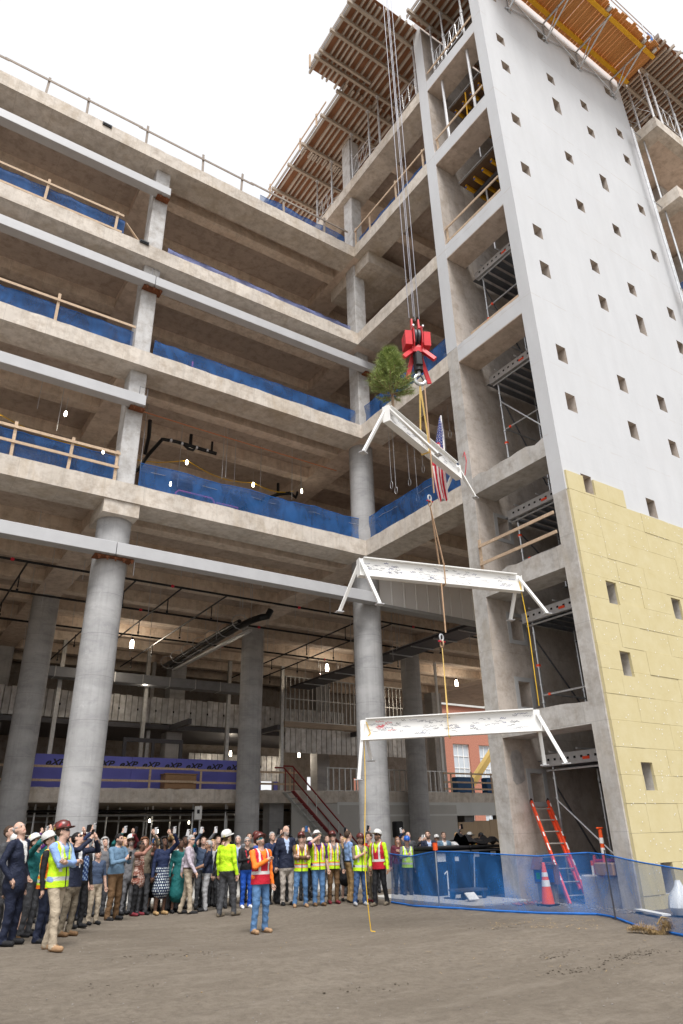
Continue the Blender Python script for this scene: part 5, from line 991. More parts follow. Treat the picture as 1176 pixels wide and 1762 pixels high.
for i in (2, 6): p = NF[i]-o; utube('post', 'galvanized' if i == 2 else 'dark_metal', F, (p.x, p.y, -0.1), (p.x, p.y, hts[i]+0.08), 0.016, 6)
pf = NF[2]; MB().lathe([(0.0, 0), (0.055, 0), (0.06, 0.16), (0.065, 0.16), (0.05, 0.16), (0, 0.15)], (0, 0, 0), 12).build('cap', 'orange_plastic', F, True, (pf.x-o.x, pf.y-o.y, hts[2]+0.06))
# black bins behind the fence
b0 = ony(748, 1485, 15.9); b1 = ony(868, 1485, 15.9)
for k in range(2):
    w = (b1.x-b0.x)/2; DB = thing('waste_bin', ('black waste bin with paper notices nearer the people behind the blue net', 'black waste bin covered with a loose sheet beside the pier')[k], 'waste bin', (b0.x+k*w, 15.9, 0)); MB().obox((w/2, 0.5, 0.6), (w-0.04, 1.0, 1.1), None, 0, 0.03).build('body', 'black_plastic', DB); MB().obox((w/2, 0.48, 1.2), (w-0.02, 1.06, 0.07), None, 0, 0.02).build('lid', 'black_plastic', DB); MB().tube((0.05, -0.04, 1.1), (w-0.05, -0.04, 1.1), 0.03, 6).build('handle', 'dark_metal', DB)
    for (xx, zz, ww) in (((0.25, 0.98, 0.3), (0.8, 0.92, 0.14)) if k == 0 else ((0.25, 1.02, 0.2), (0.9, 1.04, 0.2))): MB().obox((xx, -0.008, zz), (ww, 0.006, ww*0.75), None, 0, 0).build('notice', 'paper', DB)
cv = MB(); g = 10
pv = [(i/g*1.4, j/g*0.8-0.1, 0.03+0.16*math.sin(i*0.9+1)*math.sin(j*0.7+0.5)**2+0.15*(1-i/g)*math.sin(j*0.35)) for i in range(g+1) for j in range(g+1)]
tag(cv.add(pv, [(i*(g+1)+j, (i+1)*(g+1)+j, (i+1)*(g+1)+j+1, i*(g+1)+j+1) for i in range(g) for j in range(g)]).build('plastic_sheet', 'black_plastic', None, True, (b0.x+(b1.x-b0.x)*0.5, 16.0, 1.27)), 'crumpled black plastic sheet lying over a waste bin', 'sheet')
tag(ubox('paving_slab', 'plaster', None, 12.4, 14.4, 13.4, 17.5, -0.12, 0.06), 'pale concrete strip on the ground behind the blue net', 'pavement', kind='structure')
tag(MB().obox((0, 0, 0), (0.32, 0.02, 0.22), Matrix.Rotation(R(-50), 3, 'X')).obox((0, 0.09, -0.05), (0.04, 0.02, 0.2), Matrix.Rotation(R(35), 3, 'X')).build('floor_sign', 'paper', None, False, (13.15, 14.2, 0.17)), 'small white sign board propped on the pale strip behind the net', 'sign')
MS = thing('tool_stand', 'thin white stand with crooked arm on the pale strip behind the net', 'stand', (13.3, 15.2, 0.06)); utube('pole', 'white_paint', MS, (0, 0, 0), (0, 0, 0.62), 0.018); utube('arm', 'white_paint', MS, (0, 0, 0.62), (-0.1, 0.0, 0.55), 0.015); MB().lathe([(0.14, 0), (0.14, 0.03), (0, 0.04)], (0, 0, 0), 14).build('base', 'dark_metal', MS, True)
CT = thing('flat_cart', 'low dark flat cart with small wheels behind the blue net', 'cart', (13.6, 14.8, 0.06)); MB().obox((0, 0, 0.2), (0.9, 0.5, 0.05), None, 0, 0.01).build('deck', 'dark_metal', CT); utube('handle', 'galvanized', CT, (0.42, 0.2, 0.2), (0.5, 0.2, 0.95), 0.018)
for a in (-0.35, 0.35):
    for b_ in (-0.2, 0.2): MB().tube((a, b_-0.02, 0.08), (a, b_+0.02, 0.08), 0.08, 12).build('wheel', 'black_plastic', CT, True)
# rubble by the tower foot, straw, stones
def clod(b, x, y, z, s, m):
    t = MB(); import_v = [Vector(v) for v in ((1, 0, 0), (-1, 0, 0), (0, 1, 0), (0, -1, 0), (0, 0, 1), (0, 0, -1))]; vv = [Vector((x, y, z))+Vector((v.x*random.uniform(0.5, 1.2), v.y*random.uniform(0.5, 1.2), v.z*random.uniform(0.3, 0.8)))*s for v in import_v]
    b.add(vv, [(0, 2, 4), (2, 1, 4), (1, 3, 4), (3, 0, 4), (2, 0, 5), (1, 2, 5), (3, 1, 5), (0, 3, 5)], m)
b = MB()
for k in range(520):
    y = random.uniform(10.3, 14.9); x = 14.35-abs(random.gauss(0, 0.42))-(0.0 if y > 12 else 0.0); s = random.uniform(0.01, 0.05)*(1.5 if y > 13 else 1); clod(b, x, y, gzf(x, y)+s*0.2, s, 0 if (y > 12.6 and random.random() < 0.6) else 1)
tag(b.build('rubble', ['rubble_red', 'rubble_grey']), 'broken brick rubble and gravel along the tower foot', 'rubble', kind='stuff')
b = MB()
for k in range(1500):
    x, y = random.uniform(0.5, 14), random.uniform(3.8, 15.5); s = random.uniform(0.004, 0.016); clod(b, x, y, gzf(x, y)+s*0.15, s, 0 if random.random() < 0.97 else 1)
tag(b.build('pebbles', ['rubble_grey', 'straw']), 'small stones and clods scattered over the dirt', 'pebbles', kind='stuff')
b = MB()
for k in range(190):
    q = onz(random.uniform(840, 1030), random.uniform(1583, 1600)) if k < 160 else onz(random.uniform(660, 1170), random.uniform(1575, 1680)); a = random.uniform(0, 3.14); L = random.uniform(0.015, 0.045); z = gzf(q.x, q.y)+0.012; dx, dy = math.cos(a)*L, math.sin(a)*L; b.add([(q.x-dx-dy*.12, q.y-dy+dx*.12, z), (q.x+dx-dy*.12, q.y+dy+dx*.12, z+0.008), (q.x+dx+dy*.12, q.y+dy-dx*.12, z+0.008), (q.x-dx+dy*.12, q.y-dy-dx*.12, z)], [(0, 1, 2, 3)])
tag(b.build('straw_litter', 'straw'), 'loose straw and wood chips on the dirt before the net fence', 'straw', kind='stuff')
w0, w1 = onz(1092, 1604), onz(1160, 1606); pts = []
for i in range(26):
    t = i/25; p = w0.lerp(w1, t); pts.append(Vector((p.x+0.05*math.sin(t*9), p.y+0.05*math.sin(t*7+1), 0.05+0.03*math.sin(t*8)+(0.12*math.exp(-((t-0.83)/0.1)**2)) + gzf(p.x, p.y))))
SWT = MB().path(pts, 0.014, 6); SWT.path([w1+Vector((0.03, 0, 0.06)), w1+Vector((0.06, 0.05, 0.2)), w1.lerp(w0, 0.2)+Vector((0, 0.03, 0.23)), w1.lerp(w0, 0.38)+Vector((0, 0, 0.12))], 0.012, 6)
for k in range(2600):
    i = random.randrange(25); p = pts[i].lerp(pts[i+1], random.random())+Vector((random.gauss(0, 0.05), random.gauss(0, 0.05), abs(random.gauss(0, 0.03))-0.02)); dv = Vector((random.gauss(0, 1), random.gauss(0, 1), random.gauss(0, 0.6))).normalized()*random.uniform(0.04, 0.12); sdv = dv.cross(Vector((0, 0, 1))).normalized()*0.004; SWT.add([p-sdv, p+sdv, p+dv], [(0, 1, 2)])
tag(SWT.build('straw_roll', 'straw', None, False), 'torn straw roll lying on the dirt by the net fence', 'straw roll')
pb = onz(1176, 1572); tag(MB().lathe([(0, 0), (0.2, 0.02), (0.28, 0.15), (0.24, 0.34), (0.1, 0.5), (0.05, 0.62), (0, 0.62)], (0, 0, 0), 9, 0, None, 1.1, 0.9).build('plastic_bag', 'plastic_white', None, True, (14.25, 9.35, 0.0)), 'full white plastic bag by the insulated tower foot', 'bag')
tag(MB().beam((14.2, 10.35, 0.05), (13.6, 9.3, 0.06), 0.18, 0.03).build('white_board', 'paper'), 'white foam offcut on the ground at the tower corner', 'board')

b = MB()
for cxp, cyp, n_, sp in ((960, 1642, 70, 0.22), (1090, 1645, 90, 0.3), (990, 1665, 60, 0.3), (640, 1700, 30, 0.3), (300, 1660, 40, 0.4), (860, 1600, 60, 0.4), (200, 1720, 30, 0.3)):
    q = onz(cxp, cyp)
    for k in range(n_): x = q.x+random.gauss(0, sp); y = q.y+random.gauss(0, sp*0.45); s_ = random.uniform(0.006, 0.028); clod(b, x, y, gzf(x, y)+s_*0.25, s_, 0)
tag(b.build('dirt_clods', 'dirt'), 'loose clods of dirt heaped in small patches on the yard', 'dirt', kind='stuff')
# ---------------------------------------------------------------- people
def surface_net(F, org, res):
    S = F < 0; nx, ny, nz = F.shape
    c = np.zeros((nx-1, ny-1, nz-1), np.int8); offs = [(i, j, k) for i in (0, 1) for j in (0, 1) for k in (0, 1)]
    for i, j, k in offs: c += S[i:nx-1+i, j:ny-1+j, k:nz-1+k]
    cell = np.argwhere((c > 0) & (c < 8)); vid = -np.ones(c.shape, np.int32); vid[tuple(cell.T)] = np.arange(len(cell))
    acc = np.zeros((len(cell), 3)); cnt = np.zeros(len(cell))
    for a in offs:
        for ax in range(3):
            if a[ax]: continue
            b = list(a); b[ax] = 1; fa = F[cell[:, 0]+a[0], cell[:, 1]+a[1], cell[:, 2]+a[2]]; fb = F[cell[:, 0]+b[0], cell[:, 1]+b[1], cell[:, 2]+b[2]]
            m = (fa < 0) != (fb < 0); t = np.where(m, fa/np.where(fa-fb == 0, 1, fa-fb), 0); p = np.tile(np.array(a, float), (len(cell), 1)); p[:, ax] += t; acc += p*m[:, None]; cnt += m
    V = org+(cell+acc/np.maximum(cnt, 1)[:, None])*res; Q = []
    for ax in range(3):
        u, w = (ax+1) % 3, (ax+2) % 3; sl0 = [slice(None)]*3; sl1 = [slice(None)]*3; sl0[ax] = slice(0, -1); sl1[ax] = slice(1, None)
        e = np.argwhere(S[tuple(sl0)] != S[tuple(sl1)]); e = e[(e[:, u] > 0) & (e[:, w] > 0) & (e[:, u] < F.shape[u]-1) & (e[:, w] < F.shape[w]-1)]
        def cid(du, dw): q = e.copy(); q[:, u] -= du; q[:, w] -= dw; return vid[tuple(q.T)]
        q = np.stack([cid(1, 1), cid(0, 1), cid(0, 0), cid(1, 0)], 1); fl = S[tuple(e.T)]; q[~fl] = q[~fl][:, ::-1]; Q.append(q[(q >= 0).all(1)])
    return V, np.concatenate(Q), cell
def prim_d(P, X, Y, Z):
    if P[0] == 'cap':
        _, a, b, ra, rb, ky, lab = P; px, py, pz = X-a[0], (Y-a[1])/ky, Z-a[2]; bx, by, bz = b[0]-a[0], (b[1]-a[1])/ky, b[2]-a[2]; L = bx*bx+by*by+bz*bz+1e-9
        t = np.clip((px*bx+py*by+pz*bz)/L, 0, 1); return np.sqrt((px-bx*t)**2+(py-by*t)**2+(pz-bz*t)**2)-(ra+(rb-ra)*t)
    _, c, r, M, lab = P; q = [X-c[0], Y-c[1], Z-c[2]]
    if M is not None: q = [M[0][i]*q[0]+M[1][i]*q[1]+M[2][i]*q[2] for i in range(3)]
    return (np.sqrt((q[0]/r[0])**2+(q[1]/r[1])**2+(q[2]/r[2])**2)-1)*min(r)
def bounds(P):
    if P[0] == 'cap': a, b = np.array(P[1]), np.array(P[2]); r = max(P[3], P[4]); return np.minimum(a, b)-r, np.maximum(a, b)+r
    r = max(P[2]); return np.array(P[1])-r, np.array(P[1])+r
def sdf_body(prims, res, kk=0.018):
    lo = np.min([bounds(p)[0] for p in prims], 0)-2.5*res; hi = np.max([bounds(p)[1] for p in prims], 0)+2.5*res; n = np.ceil((hi-lo)/res).astype(int)+1
    F = np.full(n, 0.3, np.float32); LB = np.zeros(n, np.int16); BD = np.full(n, 9.0, np.float32); ax = [lo[i]+np.arange(n[i])*res for i in range(3)]
    for P in prims:
        a, b = bounds(P); i0 = np.maximum(((a-0.09-lo)/res).astype(int), 0); i1 = np.minimum(((b+0.09-lo)/res).astype(int)+2, n); sl = tuple(slice(i0[i], i1[i]) for i in range(3))
        X, Y, Z = np.meshgrid(*[ax[i][sl[i]].astype(np.float32) for i in range(3)], indexing='ij', sparse=True); d = prim_d(P, X, Y, Z).astype(np.float32)
        f = F[sl]; h = np.clip(0.5+0.5*(f-d)/kk, 0, 1); F[sl] = f*(1-h)+d*h-kk*h*(1-h); m = d < BD[sl]; LB[sl] = np.where(m, P[-1], LB[sl]); BD[sl] = np.where(m, d, BD[sl])
    V, Q, cell = surface_net(F, lo, res); ix = np.clip(np.rint((V-lo)/res).astype(int), 0, n-1); return V, Q, LB[tuple(ix.T)]
SKIN = {'l': (0.56, 0.36, 0.275), 'p': (0.62, 0.42, 0.34), 'm': (0.36, 0.205, 0.135), 'd': (0.11, 0.058, 0.038)}
K = dict(black=(0.012, 0.012, 0.014), navy=(0.014, 0.024, 0.07), dnavy=(0.012, 0.017, 0.04), khaki=(0.42, 0.35, 0.26), tan=(0.4, 0.26, 0.12), brown=(0.15, 0.085, 0.04), olive=(0.17, 0.14, 0.10), grey=(0.16, 0.16, 0.17), dgrey=(0.06, 0.062, 0.068), lgrey=(0.4, 0.4, 0.41), beige=(0.47, 0.42, 0.37), white=(0.75, 0.75, 0.75),
    blue=(0.03, 0.08, 0.33), sky=(0.25, 0.38, 0.66), steel=(0.13, 0.22, 0.32), jeans=(0.09, 0.19, 0.36), djeans=(0.05, 0.10, 0.22), lime=(0.55, 0.86, 0.02), orange=(0.9, 0.2, 0.02), red=(0.5, 0.012, 0.03), maroon=(0.1, 0.015, 0.03), dkred=(0.17, 0.02, 0.03), purple=(0.09, 0.02, 0.14), lilac=(0.5, 0.44, 0.5), teal=(0.01, 0.12, 0.12), royal=(0.012, 0.08, 0.42), skyp=(0.4, 0.5, 0.7), slate=(0.05, 0.075, 0.13), hairbrown=(0.06, 0.035, 0.022), hairgrey=(0.36, 0.35, 0.345), hairblack=(0.012, 0.01, 0.01), blond=(0.42, 0.27, 0.13), auburn=(0.13, 0.055, 0.025), silver=(0.62, 0.62, 0.6), tanboot=(0.36, 0.22, 0.12))
TCOL = np.array([1, 1, 1, 1])
PHONES = []
def ik(S, Wt, l1, l2, hint):
    S = Vector(S); Wt = Vector(Wt); d = Wt-S; L = min(d.length, (l1+l2)*0.995); d.normalize(); a = (l1*l1-l2*l2+L*L)/(2*L); h = math.sqrt(max(l1*l1-a*a, 0)); hv = Vector(hint); hv = (hv-d*hv.dot(d)).normalized(); return S+d*a+hv*h, S+d*L
ARM = {'d': ((0.27, 0.03, 0.86), (0.3, -1, 0)), 'p': ((0.09, 0.34, 1.60), (1, -0.2, -0.8)), 'P': ((0.12, 0.30, 1.80), (1, 0, -0.6)), 'c': ((0.07, 0.32, 1.20), (0.9, -0.6, -0.6)), 'f': ((-0.09, 0.20, 1.19), (1, 0.1, -0.7)), 'h': ((0.0, 0.20, 1.27), (1, -0.2, -0.6)), 'm': ((0.02, 0.17, 1.45), (0.8, 0.1, -1)), 'k': ((0.235, 0.06, 0.93), (0.8, -1, 0)), 'w': ((0.25, 0.24, 0.92), (0.2, -1, 0)), 'W': ((0.26, -0.22, 0.92), (0.2, -1, 0.1)), 'e': ((0.08, 0.17, 1.60), (1, 0.2, -0.7)), 'o': ((0.12, 0.34, 1.05), (0.6, -1, -0.3))}
def person(label, x, yf, yt, Yd, face, look, arms, top, legs, skin='l', hair=('hairbrown', 's'), helmet=None, vest=None, sleeve='long', shirt=None, jacket=False, hem=None, shoes='black', glasses=None, beard=None, bw=1.0, stance='st', pat=None, phone=None, res=0.019, hgt=None, tilt=0, belt=None, lanyard=False):
    if yf is not None:
        g = onz(x if not isinstance(x, tuple) else x[1], yf)
        for _ in range(4): g = onz(x if not isinstance(x, tuple) else x[1], yf, gzf(g.x, g.y))
        xh = x if not isinstance(x, tuple) else x[0]
    else:
        xh = x if not isinstance(x, tuple) else x[0]; g = ony(xh, yt+15, Yd); g.z = gzf(g.x, g.y)
    d = ray(xh, yt); k = (g.x*d.x+g.y*d.y)/(d.x*d.x+d.y*d.y); h = (CP+d*k).z-g.z
    h = min(max(h, 1.5), 1.93) if hgt is None else hgt
    if helmet: h -= 0.035
    s = h/1.76; fa = R(face); cdir = -Vector((_f.x, _f.y, 0)).normalized(); rdir = _r0; dr = cdir*math.cos(fa)+rdir*math.sin(fa); rz = math.atan2(-dr.x, dr.y)
    T = thing('person', label, 'person', (g.x, g.y, g.z), 'people watching the lift', rz); tilt = tilt or random.uniform(-24, 24); T.rotation_euler[0] = R(random.uniform(-1.0, 2.2)); T.rotation_euler[1] = R(random.uniform(-2.5, 2.5))
    pr = []; cap = lambda a, b, ra, rb, lab, ky=1.0: pr.append(('cap', [q*s for q in a], [q*s for q in b], ra*s, rb*s, ky, lab))
    # 0 skin 1 top 2 legs 3 shoes 4 shirt front
    tw = bw
    cap((-0.055*tw, 0, 0.97), (0.055*tw, 0, 0.97), 0.135*tw, 0.135*tw, 2 if not (jacket or hem) else 1, 0.85); cap((0, 0.005, 1.03), (0, 0.0, 1.2), 0.150*tw, 0.155*tw, 1, 0.78); cap((-0.05, 0.0, 1.24), (0.05, 0, 1.24), 0.135*tw, 0.135*tw, 1, 0.86); cap((-0.075, -0.005, 1.35), (0.075, -0.005, 1.35), 0.105*tw, 0.105*tw, 1, 0.95); cap((-0.145, -0.01, 1.425), (0.145, -0.01, 1.425), 0.06, 0.06, 1); cap((0, -0.015, 1.42), (0, 0.005, 1.55), 0.068, 0.058, 0)
    if not jacket and hem is None and not belt: cap((0, 0.0, 1.0), (0, 0, 0.955), 0.158*tw, 0.166*tw, 1, 0.8)
    if jacket: cap((0, 0, 1.0), (0, 0, 0.83), 0.170*tw, 0.2*tw, 1, 0.78)
    FT = {'st': ((0.1, 0.0), (-0.1, 0.02)), 'wide': ((0.15, 0.03), (-0.15, -0.02)), 'walk': ((0.09, 0.27), (-0.09, -0.27)), 'step': ((0.1, 0.16), (-0.1, -0.12))}[stance]
    lw = 1.0 if bw < 1.08 else 1.08
    for i, sg in enumerate((1, -1)):
        fx, fy = FT[i]; kn = (sg*0.095*0.5+fx*0.5, fy*0.5+0.03+(0.05 if stance == 'walk' and fy > 0 else 0), 0.5); an = (fx, fy-0.02, 0.1); bare = hem is not None and hem > 0.35 and legs == 'skin'
        lab = 0 if bare else 2
        cap((sg*0.085, 0, 0.93), kn, 0.098*lw, 0.07*lw, lab, 0.98); cap(kn, an, 0.066*lw if not bare else 0.055, 0.052*lw if not bare else 0.036, lab)
        if not bare: cap((an[0], an[1], 0.16), (an[0], an[1]-0.005, 0.07), 0.056, 0.058, 2)
        cap((fx, fy-0.05, 0.045), (fx+sg*0.02, fy+0.15, 0.035), 0.045, 0.042, 3)
    if hem is not None:
        cap((0, 0, 1.02), (0, 0, 0.80), 0.150*tw, 0.19*tw, 1 if not pat or pat != 'skirt2' else 2, 0.85); cap((0, 0, 0.84), (0, 0, hem+0.06), 0.17*tw, 0.225*tw, 1, 0.9)
    fing = MB(); hands = []
    for i, sg in enumerate((1, -1)):
        (tx, ty, tz), hint = ARM[arms[i]]; S = (sg*0.185*min(tw, 1.08), -0.01, 1.415); E, Wp = ik(S, (sg*tx, ty, tz), 0.30, 0.265, (sg*hint[0], hint[1], hint[2])); la = 1 if sleeve != 'none' else 0; lf = 1 if sleeve == 'long' else 0
        cap(S, tuple(E), 0.064, 0.05, 5 if la else 0); cap(tuple(E), tuple(Wp), 0.047, 0.034 if lf == 0 else 0.041, 5 if lf else 0); hd = (Wp-E).normalized(); pn = hd.cross(Vector((sg, 0, 0.3))).normalized(); sidev = pn.cross(hd).normalized()
        if arms[i] in 'pPc': hd = (hd+Vector((0, 0, 0.9))).normalized(); sidev = Vector((1, 0, 0)); pn = Vector((0, -1, 0.2))
        pe = Wp+hd*0.085; cap(tuple(Wp+hd*0.01), tuple(pe-hd*0.01), 0.03, 0.034, 0); hands.append((Wp+hd*0.09, hd, sidev, pn))
        for q in range(4):
            b0 = pe+sidev*(0.018*(q-1.5))-hd*0.01; ln = (0.07, 0.082, 0.076, 0.058)[q]; m1 = b0+hd*ln*0.55+pn*0.012; m2 = b0+hd*ln*0.9+pn*0.045; fing.path([b0*s, m1*s, m2*s], 0.0092*s, 5)
        tb0 = Wp+hd*0.03+sidev*(0.025*sg*-1); fing.path([tb0*s, (tb0+hd*0.035-sidev*sg*0.032)*s, (tb0+hd*0.068-sidev*sg*0.028+pn*0.02)*s], 0.0105*s, 5)
    # head, pitched about the neck
    Mh = Matrix.Rotation(R(look), 3, 'X') @ Matrix.Rotation(R(tilt), 3, 'Z'); nb_ = Vector((0, 0.0, 1.53)); hc = nb_+Mh@Vector((0, 0.022, 0.105)); Ml = [list(r) for r in Mh]
    def hp(v): return tuple((hc+Mh@Vector(v))*s)
    def ell(c, r, lab): pr.append(('ell', hp(c), [q*s for q in r], Ml, lab))
    ell((0, -0.012, 0.02), (0.076, 0.094, 0.098), 0); ell((0, 0.022, -0.045), (0.058, 0.07, 0.072), 0); ell((0, 0.085, -0.018), (0.013, 0.022, 0.026), 0); ell((0, 0.062, -0.096), (0.026, 0.024, 0.02), 0); ell((0, 0.075, 0.028), (0.05, 0.014, 0.013), 0)
    for sg in (1, -1): ell((sg*0.078, -0.012, -0.015), (0.011, 0.024, 0.033), 0)
    V, Q, LBv = sdf_body(pr, res*s); U = V/s
    if hem is None:
        hz_ = 0.80 if jacket else (0.995 if belt else 0.93); tr = (LBv == 1) | (LBv == 2); LBv = np.where(tr, np.where(U[:, 2] > hz_, 1, 2), LBv)
    # cloth folds: push the surface along its normal
    e1 = V[Q[:, 2]]-V[Q[:, 0]]; e2 = V[Q[:, 3]]-V[Q[:, 1]]; fn = np.cross(e1, e2); vn = np.zeros_like(V)
    for c_ in range(4): np.add.at(vn, Q[:, c_], fn)
    vn /= np.linalg.norm(vn, axis=1, keepdims=True)+1e-12; ph = rng.uniform(0, 6.28, 6); ux, uy, uz = U.T
    fo = 0.5*np.sin(uz*46+7*ux+5*uy+1.8*np.sin(ux*19+ph[0])+ph[1])+0.5*np.sin(ux*38-uz*27+2*np.sin(uz*17+ph[2])+ph[3])+0.35*np.sin(uy*41+uz*33+ph[4])
    amp = np.where((LBv == 2) | (LBv == 5), 0.0045, np.where(LBv == 1, 0.0038, 0.0)); amp = amp*np.where((LBv == 2) & (uz < 0.35), 1.5, 1.0); V = V+vn*(amp*fo*s)[:, None]
    tc = np.array(K[top] if isinstance(top, str) else top); sk = np.array(SKIN[skin]); lc = sk if legs == 'skin' else np.array(K[legs]); pal = np.array([sk, tc, lc, K[shoes], K[shirt] if shirt else tc, tc]); C_ = pal[LBv].copy(); U = V/s
    if shirt: C_[(LBv == 1) & (U[:, 1] > 0.02) & (np.abs(U[:, 0]) < 0.012+0.17*np.clip(U[:, 2]-(1.13 if jacket else 0.9), 0, 0.42)) & (U[:, 2] > (1.13 if jacket else 0.95))] = K[shirt]
    if belt: C_[(np.abs(U[:, 2]-1.0) < 0.022) & (np.abs(U[:, 0]) < 0.2)] = K[belt]
    if lanyard: C_[(LBv == 1) & (U[:, 1] > 0.05) & (np.abs(np.abs(U[:, 0])-0.2*(U[:, 2]-1.08)) < 0.012) & (U[:, 2] > 1.1) & (U[:, 2] < 1.42)] = K['red']
    if pat == 'dots':
        a = np.arctan2(U[:, 0], U[:, 1]); q1 = (a*3.2+0.5*(np.floor(U[:, 2]*16) % 2)) % 1; q2 = (U[:, 2]*16) % 1; C_[(LBv == 1) & (U[:, 2] < 1.06) & (np.hypot(q1-0.5, q2-0.5) < 0.27)] = (0.7, 0.78, 0.8)
    if pat == 'paisley':
        n_ = np.sin(U[:, 0]*47+3*np.sin(U[:, 2]*31))*np.sin(U[:, 2]*53+2*np.sin(U[:, 0]*37)); C_[(LBv == 1) & (n_ > 0.25)] = (0.55, 0.42, 0.36); C_[(LBv == 1) & (n_ < -0.45)] = (0.2, 0.05, 0.03)
    if pat == 'floral':
        n_ = np.sin(U[:, 0]*67)*np.sin(U[:, 2]*59+U[:, 0]*20); m = (LBv == 1) & (np.abs(U[:, 0]) < 0.075) & (U[:, 1] > 0.03); C_[m] = (0.02, 0.05, 0.16); C_[m & (n_ > 0.3)] = (0.3, 0.42, 0.6)
    Hl = (V/s-np.array(hc))@np.array(Mh); m0 = (LBv == 0) & (U[:, 2] > 1.45); hx, hy, hz = Hl.T
    for sg in (1, -1): C_[m0 & (hy > 0.05) & (np.hypot(hx-sg*0.031, (hz-0.008)*1.5) < 0.0125)] = (0.03, 0.02, 0.018)
    C_[m0 & (hy > 0.055) & (np.abs(hx) < 0.05) & (np.abs(hx) > 0.012) & (np.abs(hz-0.032) < 0.007)] = np.array(K[hair[0]])*0.8+sk*0.2; C_[m0 & (hy > 0.05) & (np.abs(hx) < 0.026) & (np.abs(hz+0.066) < 0.0085)] = sk*np.array([0.75, 0.42, 0.42])
    if glasses: C_[m0 & (hy > 0.0) & (np.abs(hz-0.006) < 0.018) & ((np.abs(hx) > 0.008) | (np.abs(hz-0.012) < 0.006)) & ((hy > 0.05) | (np.abs(hz-0.008) < 0.007))] = {'dark': (0.012, 0.012, 0.014), 'clear': (0.05, 0.05, 0.055), 'blue': (0.02, 0.25, 0.3)}[glasses]
    if beard: C_[m0 & (hy > -0.01) & (hz < -0.048+0.02*(np.abs(hx) > 0.04)) & (hz > -0.13) & ~((np.abs(hx) < 0.02) & (np.abs(hz+0.066) < 0.006))] = np.array(K[beard])*0.7+sk*0.3
    fv = np.array([tuple(v) for v in fing.v]); n0 = len(V); allv = np.concatenate([V, fv]); allc = np.concatenate([C_, np.tile(sk if vest is None or 'g' not in vest else np.array(K['dgrey']), (len(fv), 1))])
    colored(allv.tolist(), Q.tolist()+[tuple(i+n0 for i in f) for f in fing.f], np.concatenate([allc, np.ones((len(allc), 1))], 1), 'body', 'figure', T)
    # hair
    if hair[1] != 'n':
        st = hair[1]; hr = 0.0105 if res < 0.018 else 0.0125; lo = np.array([-0.17, -0.19, -0.34]); n = (np.array([0.34, 0.34, 0.52])/hr).astype(int); X, Y, Z = np.meshgrid(*[lo[i]+np.arange(n[i])*hr for i in range(3)], indexing='ij'); gr = {'s': 1.0, 'l': 1.06, 'c': 1.32, 'b': 1.0, 'u': 1.05}[st]
        d = (np.sqrt((X/(0.086*gr))**2+((Y+0.018)/(0.103*gr))**2+((Z-0.026)/(0.102*gr))**2)-1)*0.086
        if st in 'lc':
            for sg in (-1, 1):
                e = np.sqrt(((X-sg*0.06)/0.05)**2+((Y+0.03)/0.06)**2+((Z+0.1)/(0.17 if st == 'l' else 0.08))**2); d = np.minimum(d, (e-1)*0.05)
            e = np.sqrt((X/0.075)**2+((Y+0.075)/0.045)**2+((Z+0.11)/(0.2 if st == 'l' else 0.1))**2); d = np.minimum(d, (e-1)*0.045)
        d = np.maximum(d, -np.maximum(0.038-Y, Z-(0.062 if st != 'c' else 0.075))); d = np.maximum(d, -np.maximum(np.maximum(-0.005-Y, Z-0.01), np.abs(X)-0.09)) if st in 'sb' else d
        if st in 'sb': d = np.maximum(d, -(Z+0.085))
        if st == 'b': d = np.maximum(d, Z-0.04-np.clip(-Y-0.05, 0, 1)*1.2)
        d += 0.004*np.sin(X*90)*np.sin(Z*80+Y*70); hv, hq, _ = surface_net(d.astype(np.float32), lo, hr)
        if len(hv):
            hv = (np.array(hc)+hv@np.array(Mh).T)*s; hcx = np.array(K[hair[0]]); cc = np.tile(hcx, (len(hv), 1))*rng.uniform(0.75, 1.25, (len(hv), 1)); colored(hv.tolist(), hq.tolist(), np.concatenate([np.clip(cc, 0, 1), np.ones((len(hv), 1))], 1), 'hair', 'figure', T)
    if helmet:
        hb = MB(); prof = [(0.118, 0.0), (0.122, 0.006), (0.118, 0.045), (0.105, 0.085), (0.075, 0.115), (0.035, 0.129), (0.0, 0.132)]
        hb.lathe(prof, (0, 0, 0), 20, 0, None, 0.9, 1.12); nn_ = 20; bv = []
        for t in range(nn_): a = t*2*math.pi/nn_; fwd = max(0, math.sin(a))**2; r1 = 0.112; r2 = 0.125+0.055*fwd+(0.035 if 'brim' in helmet else 0); bv += [(r1*0.9*math.cos(a), r1*1.12*math.sin(a), 0.004), (r2*0.9*math.cos(a), r2*1.12*math.sin(a), -0.006-0.012*fwd), (r2*0.9*math.cos(a), r2*1.12*math.sin(a), 0.0-0.012*fwd)]
        hb.add(bv, [f for t in range(nn_) for f in ((t*3, t*3+1, ((t+1) % nn_)*3+1, ((t+1) % nn_)*3), (t*3+1, t*3+2, ((t+1) % nn_)*3+2, ((t+1) % nn_)*3+1), (t*3+2, t*3, ((t+1) % nn_)*3, ((t+1) % nn_)*3+2))])
        hvv = np.array(hb.v); base = np.array({'w': (0.72, 0.72, 0.7), 'm': (0.12, 0.03, 0.026), 'b': (0.02, 0.12, 0.5), 'g': (0.45, 0.47, 0.5), 'k': (0.02, 0.02, 0.025), 'o': (0.7, 0.15, 0.03)}[helmet[0]]); cc = np.tile(base, (len(hvv), 1))
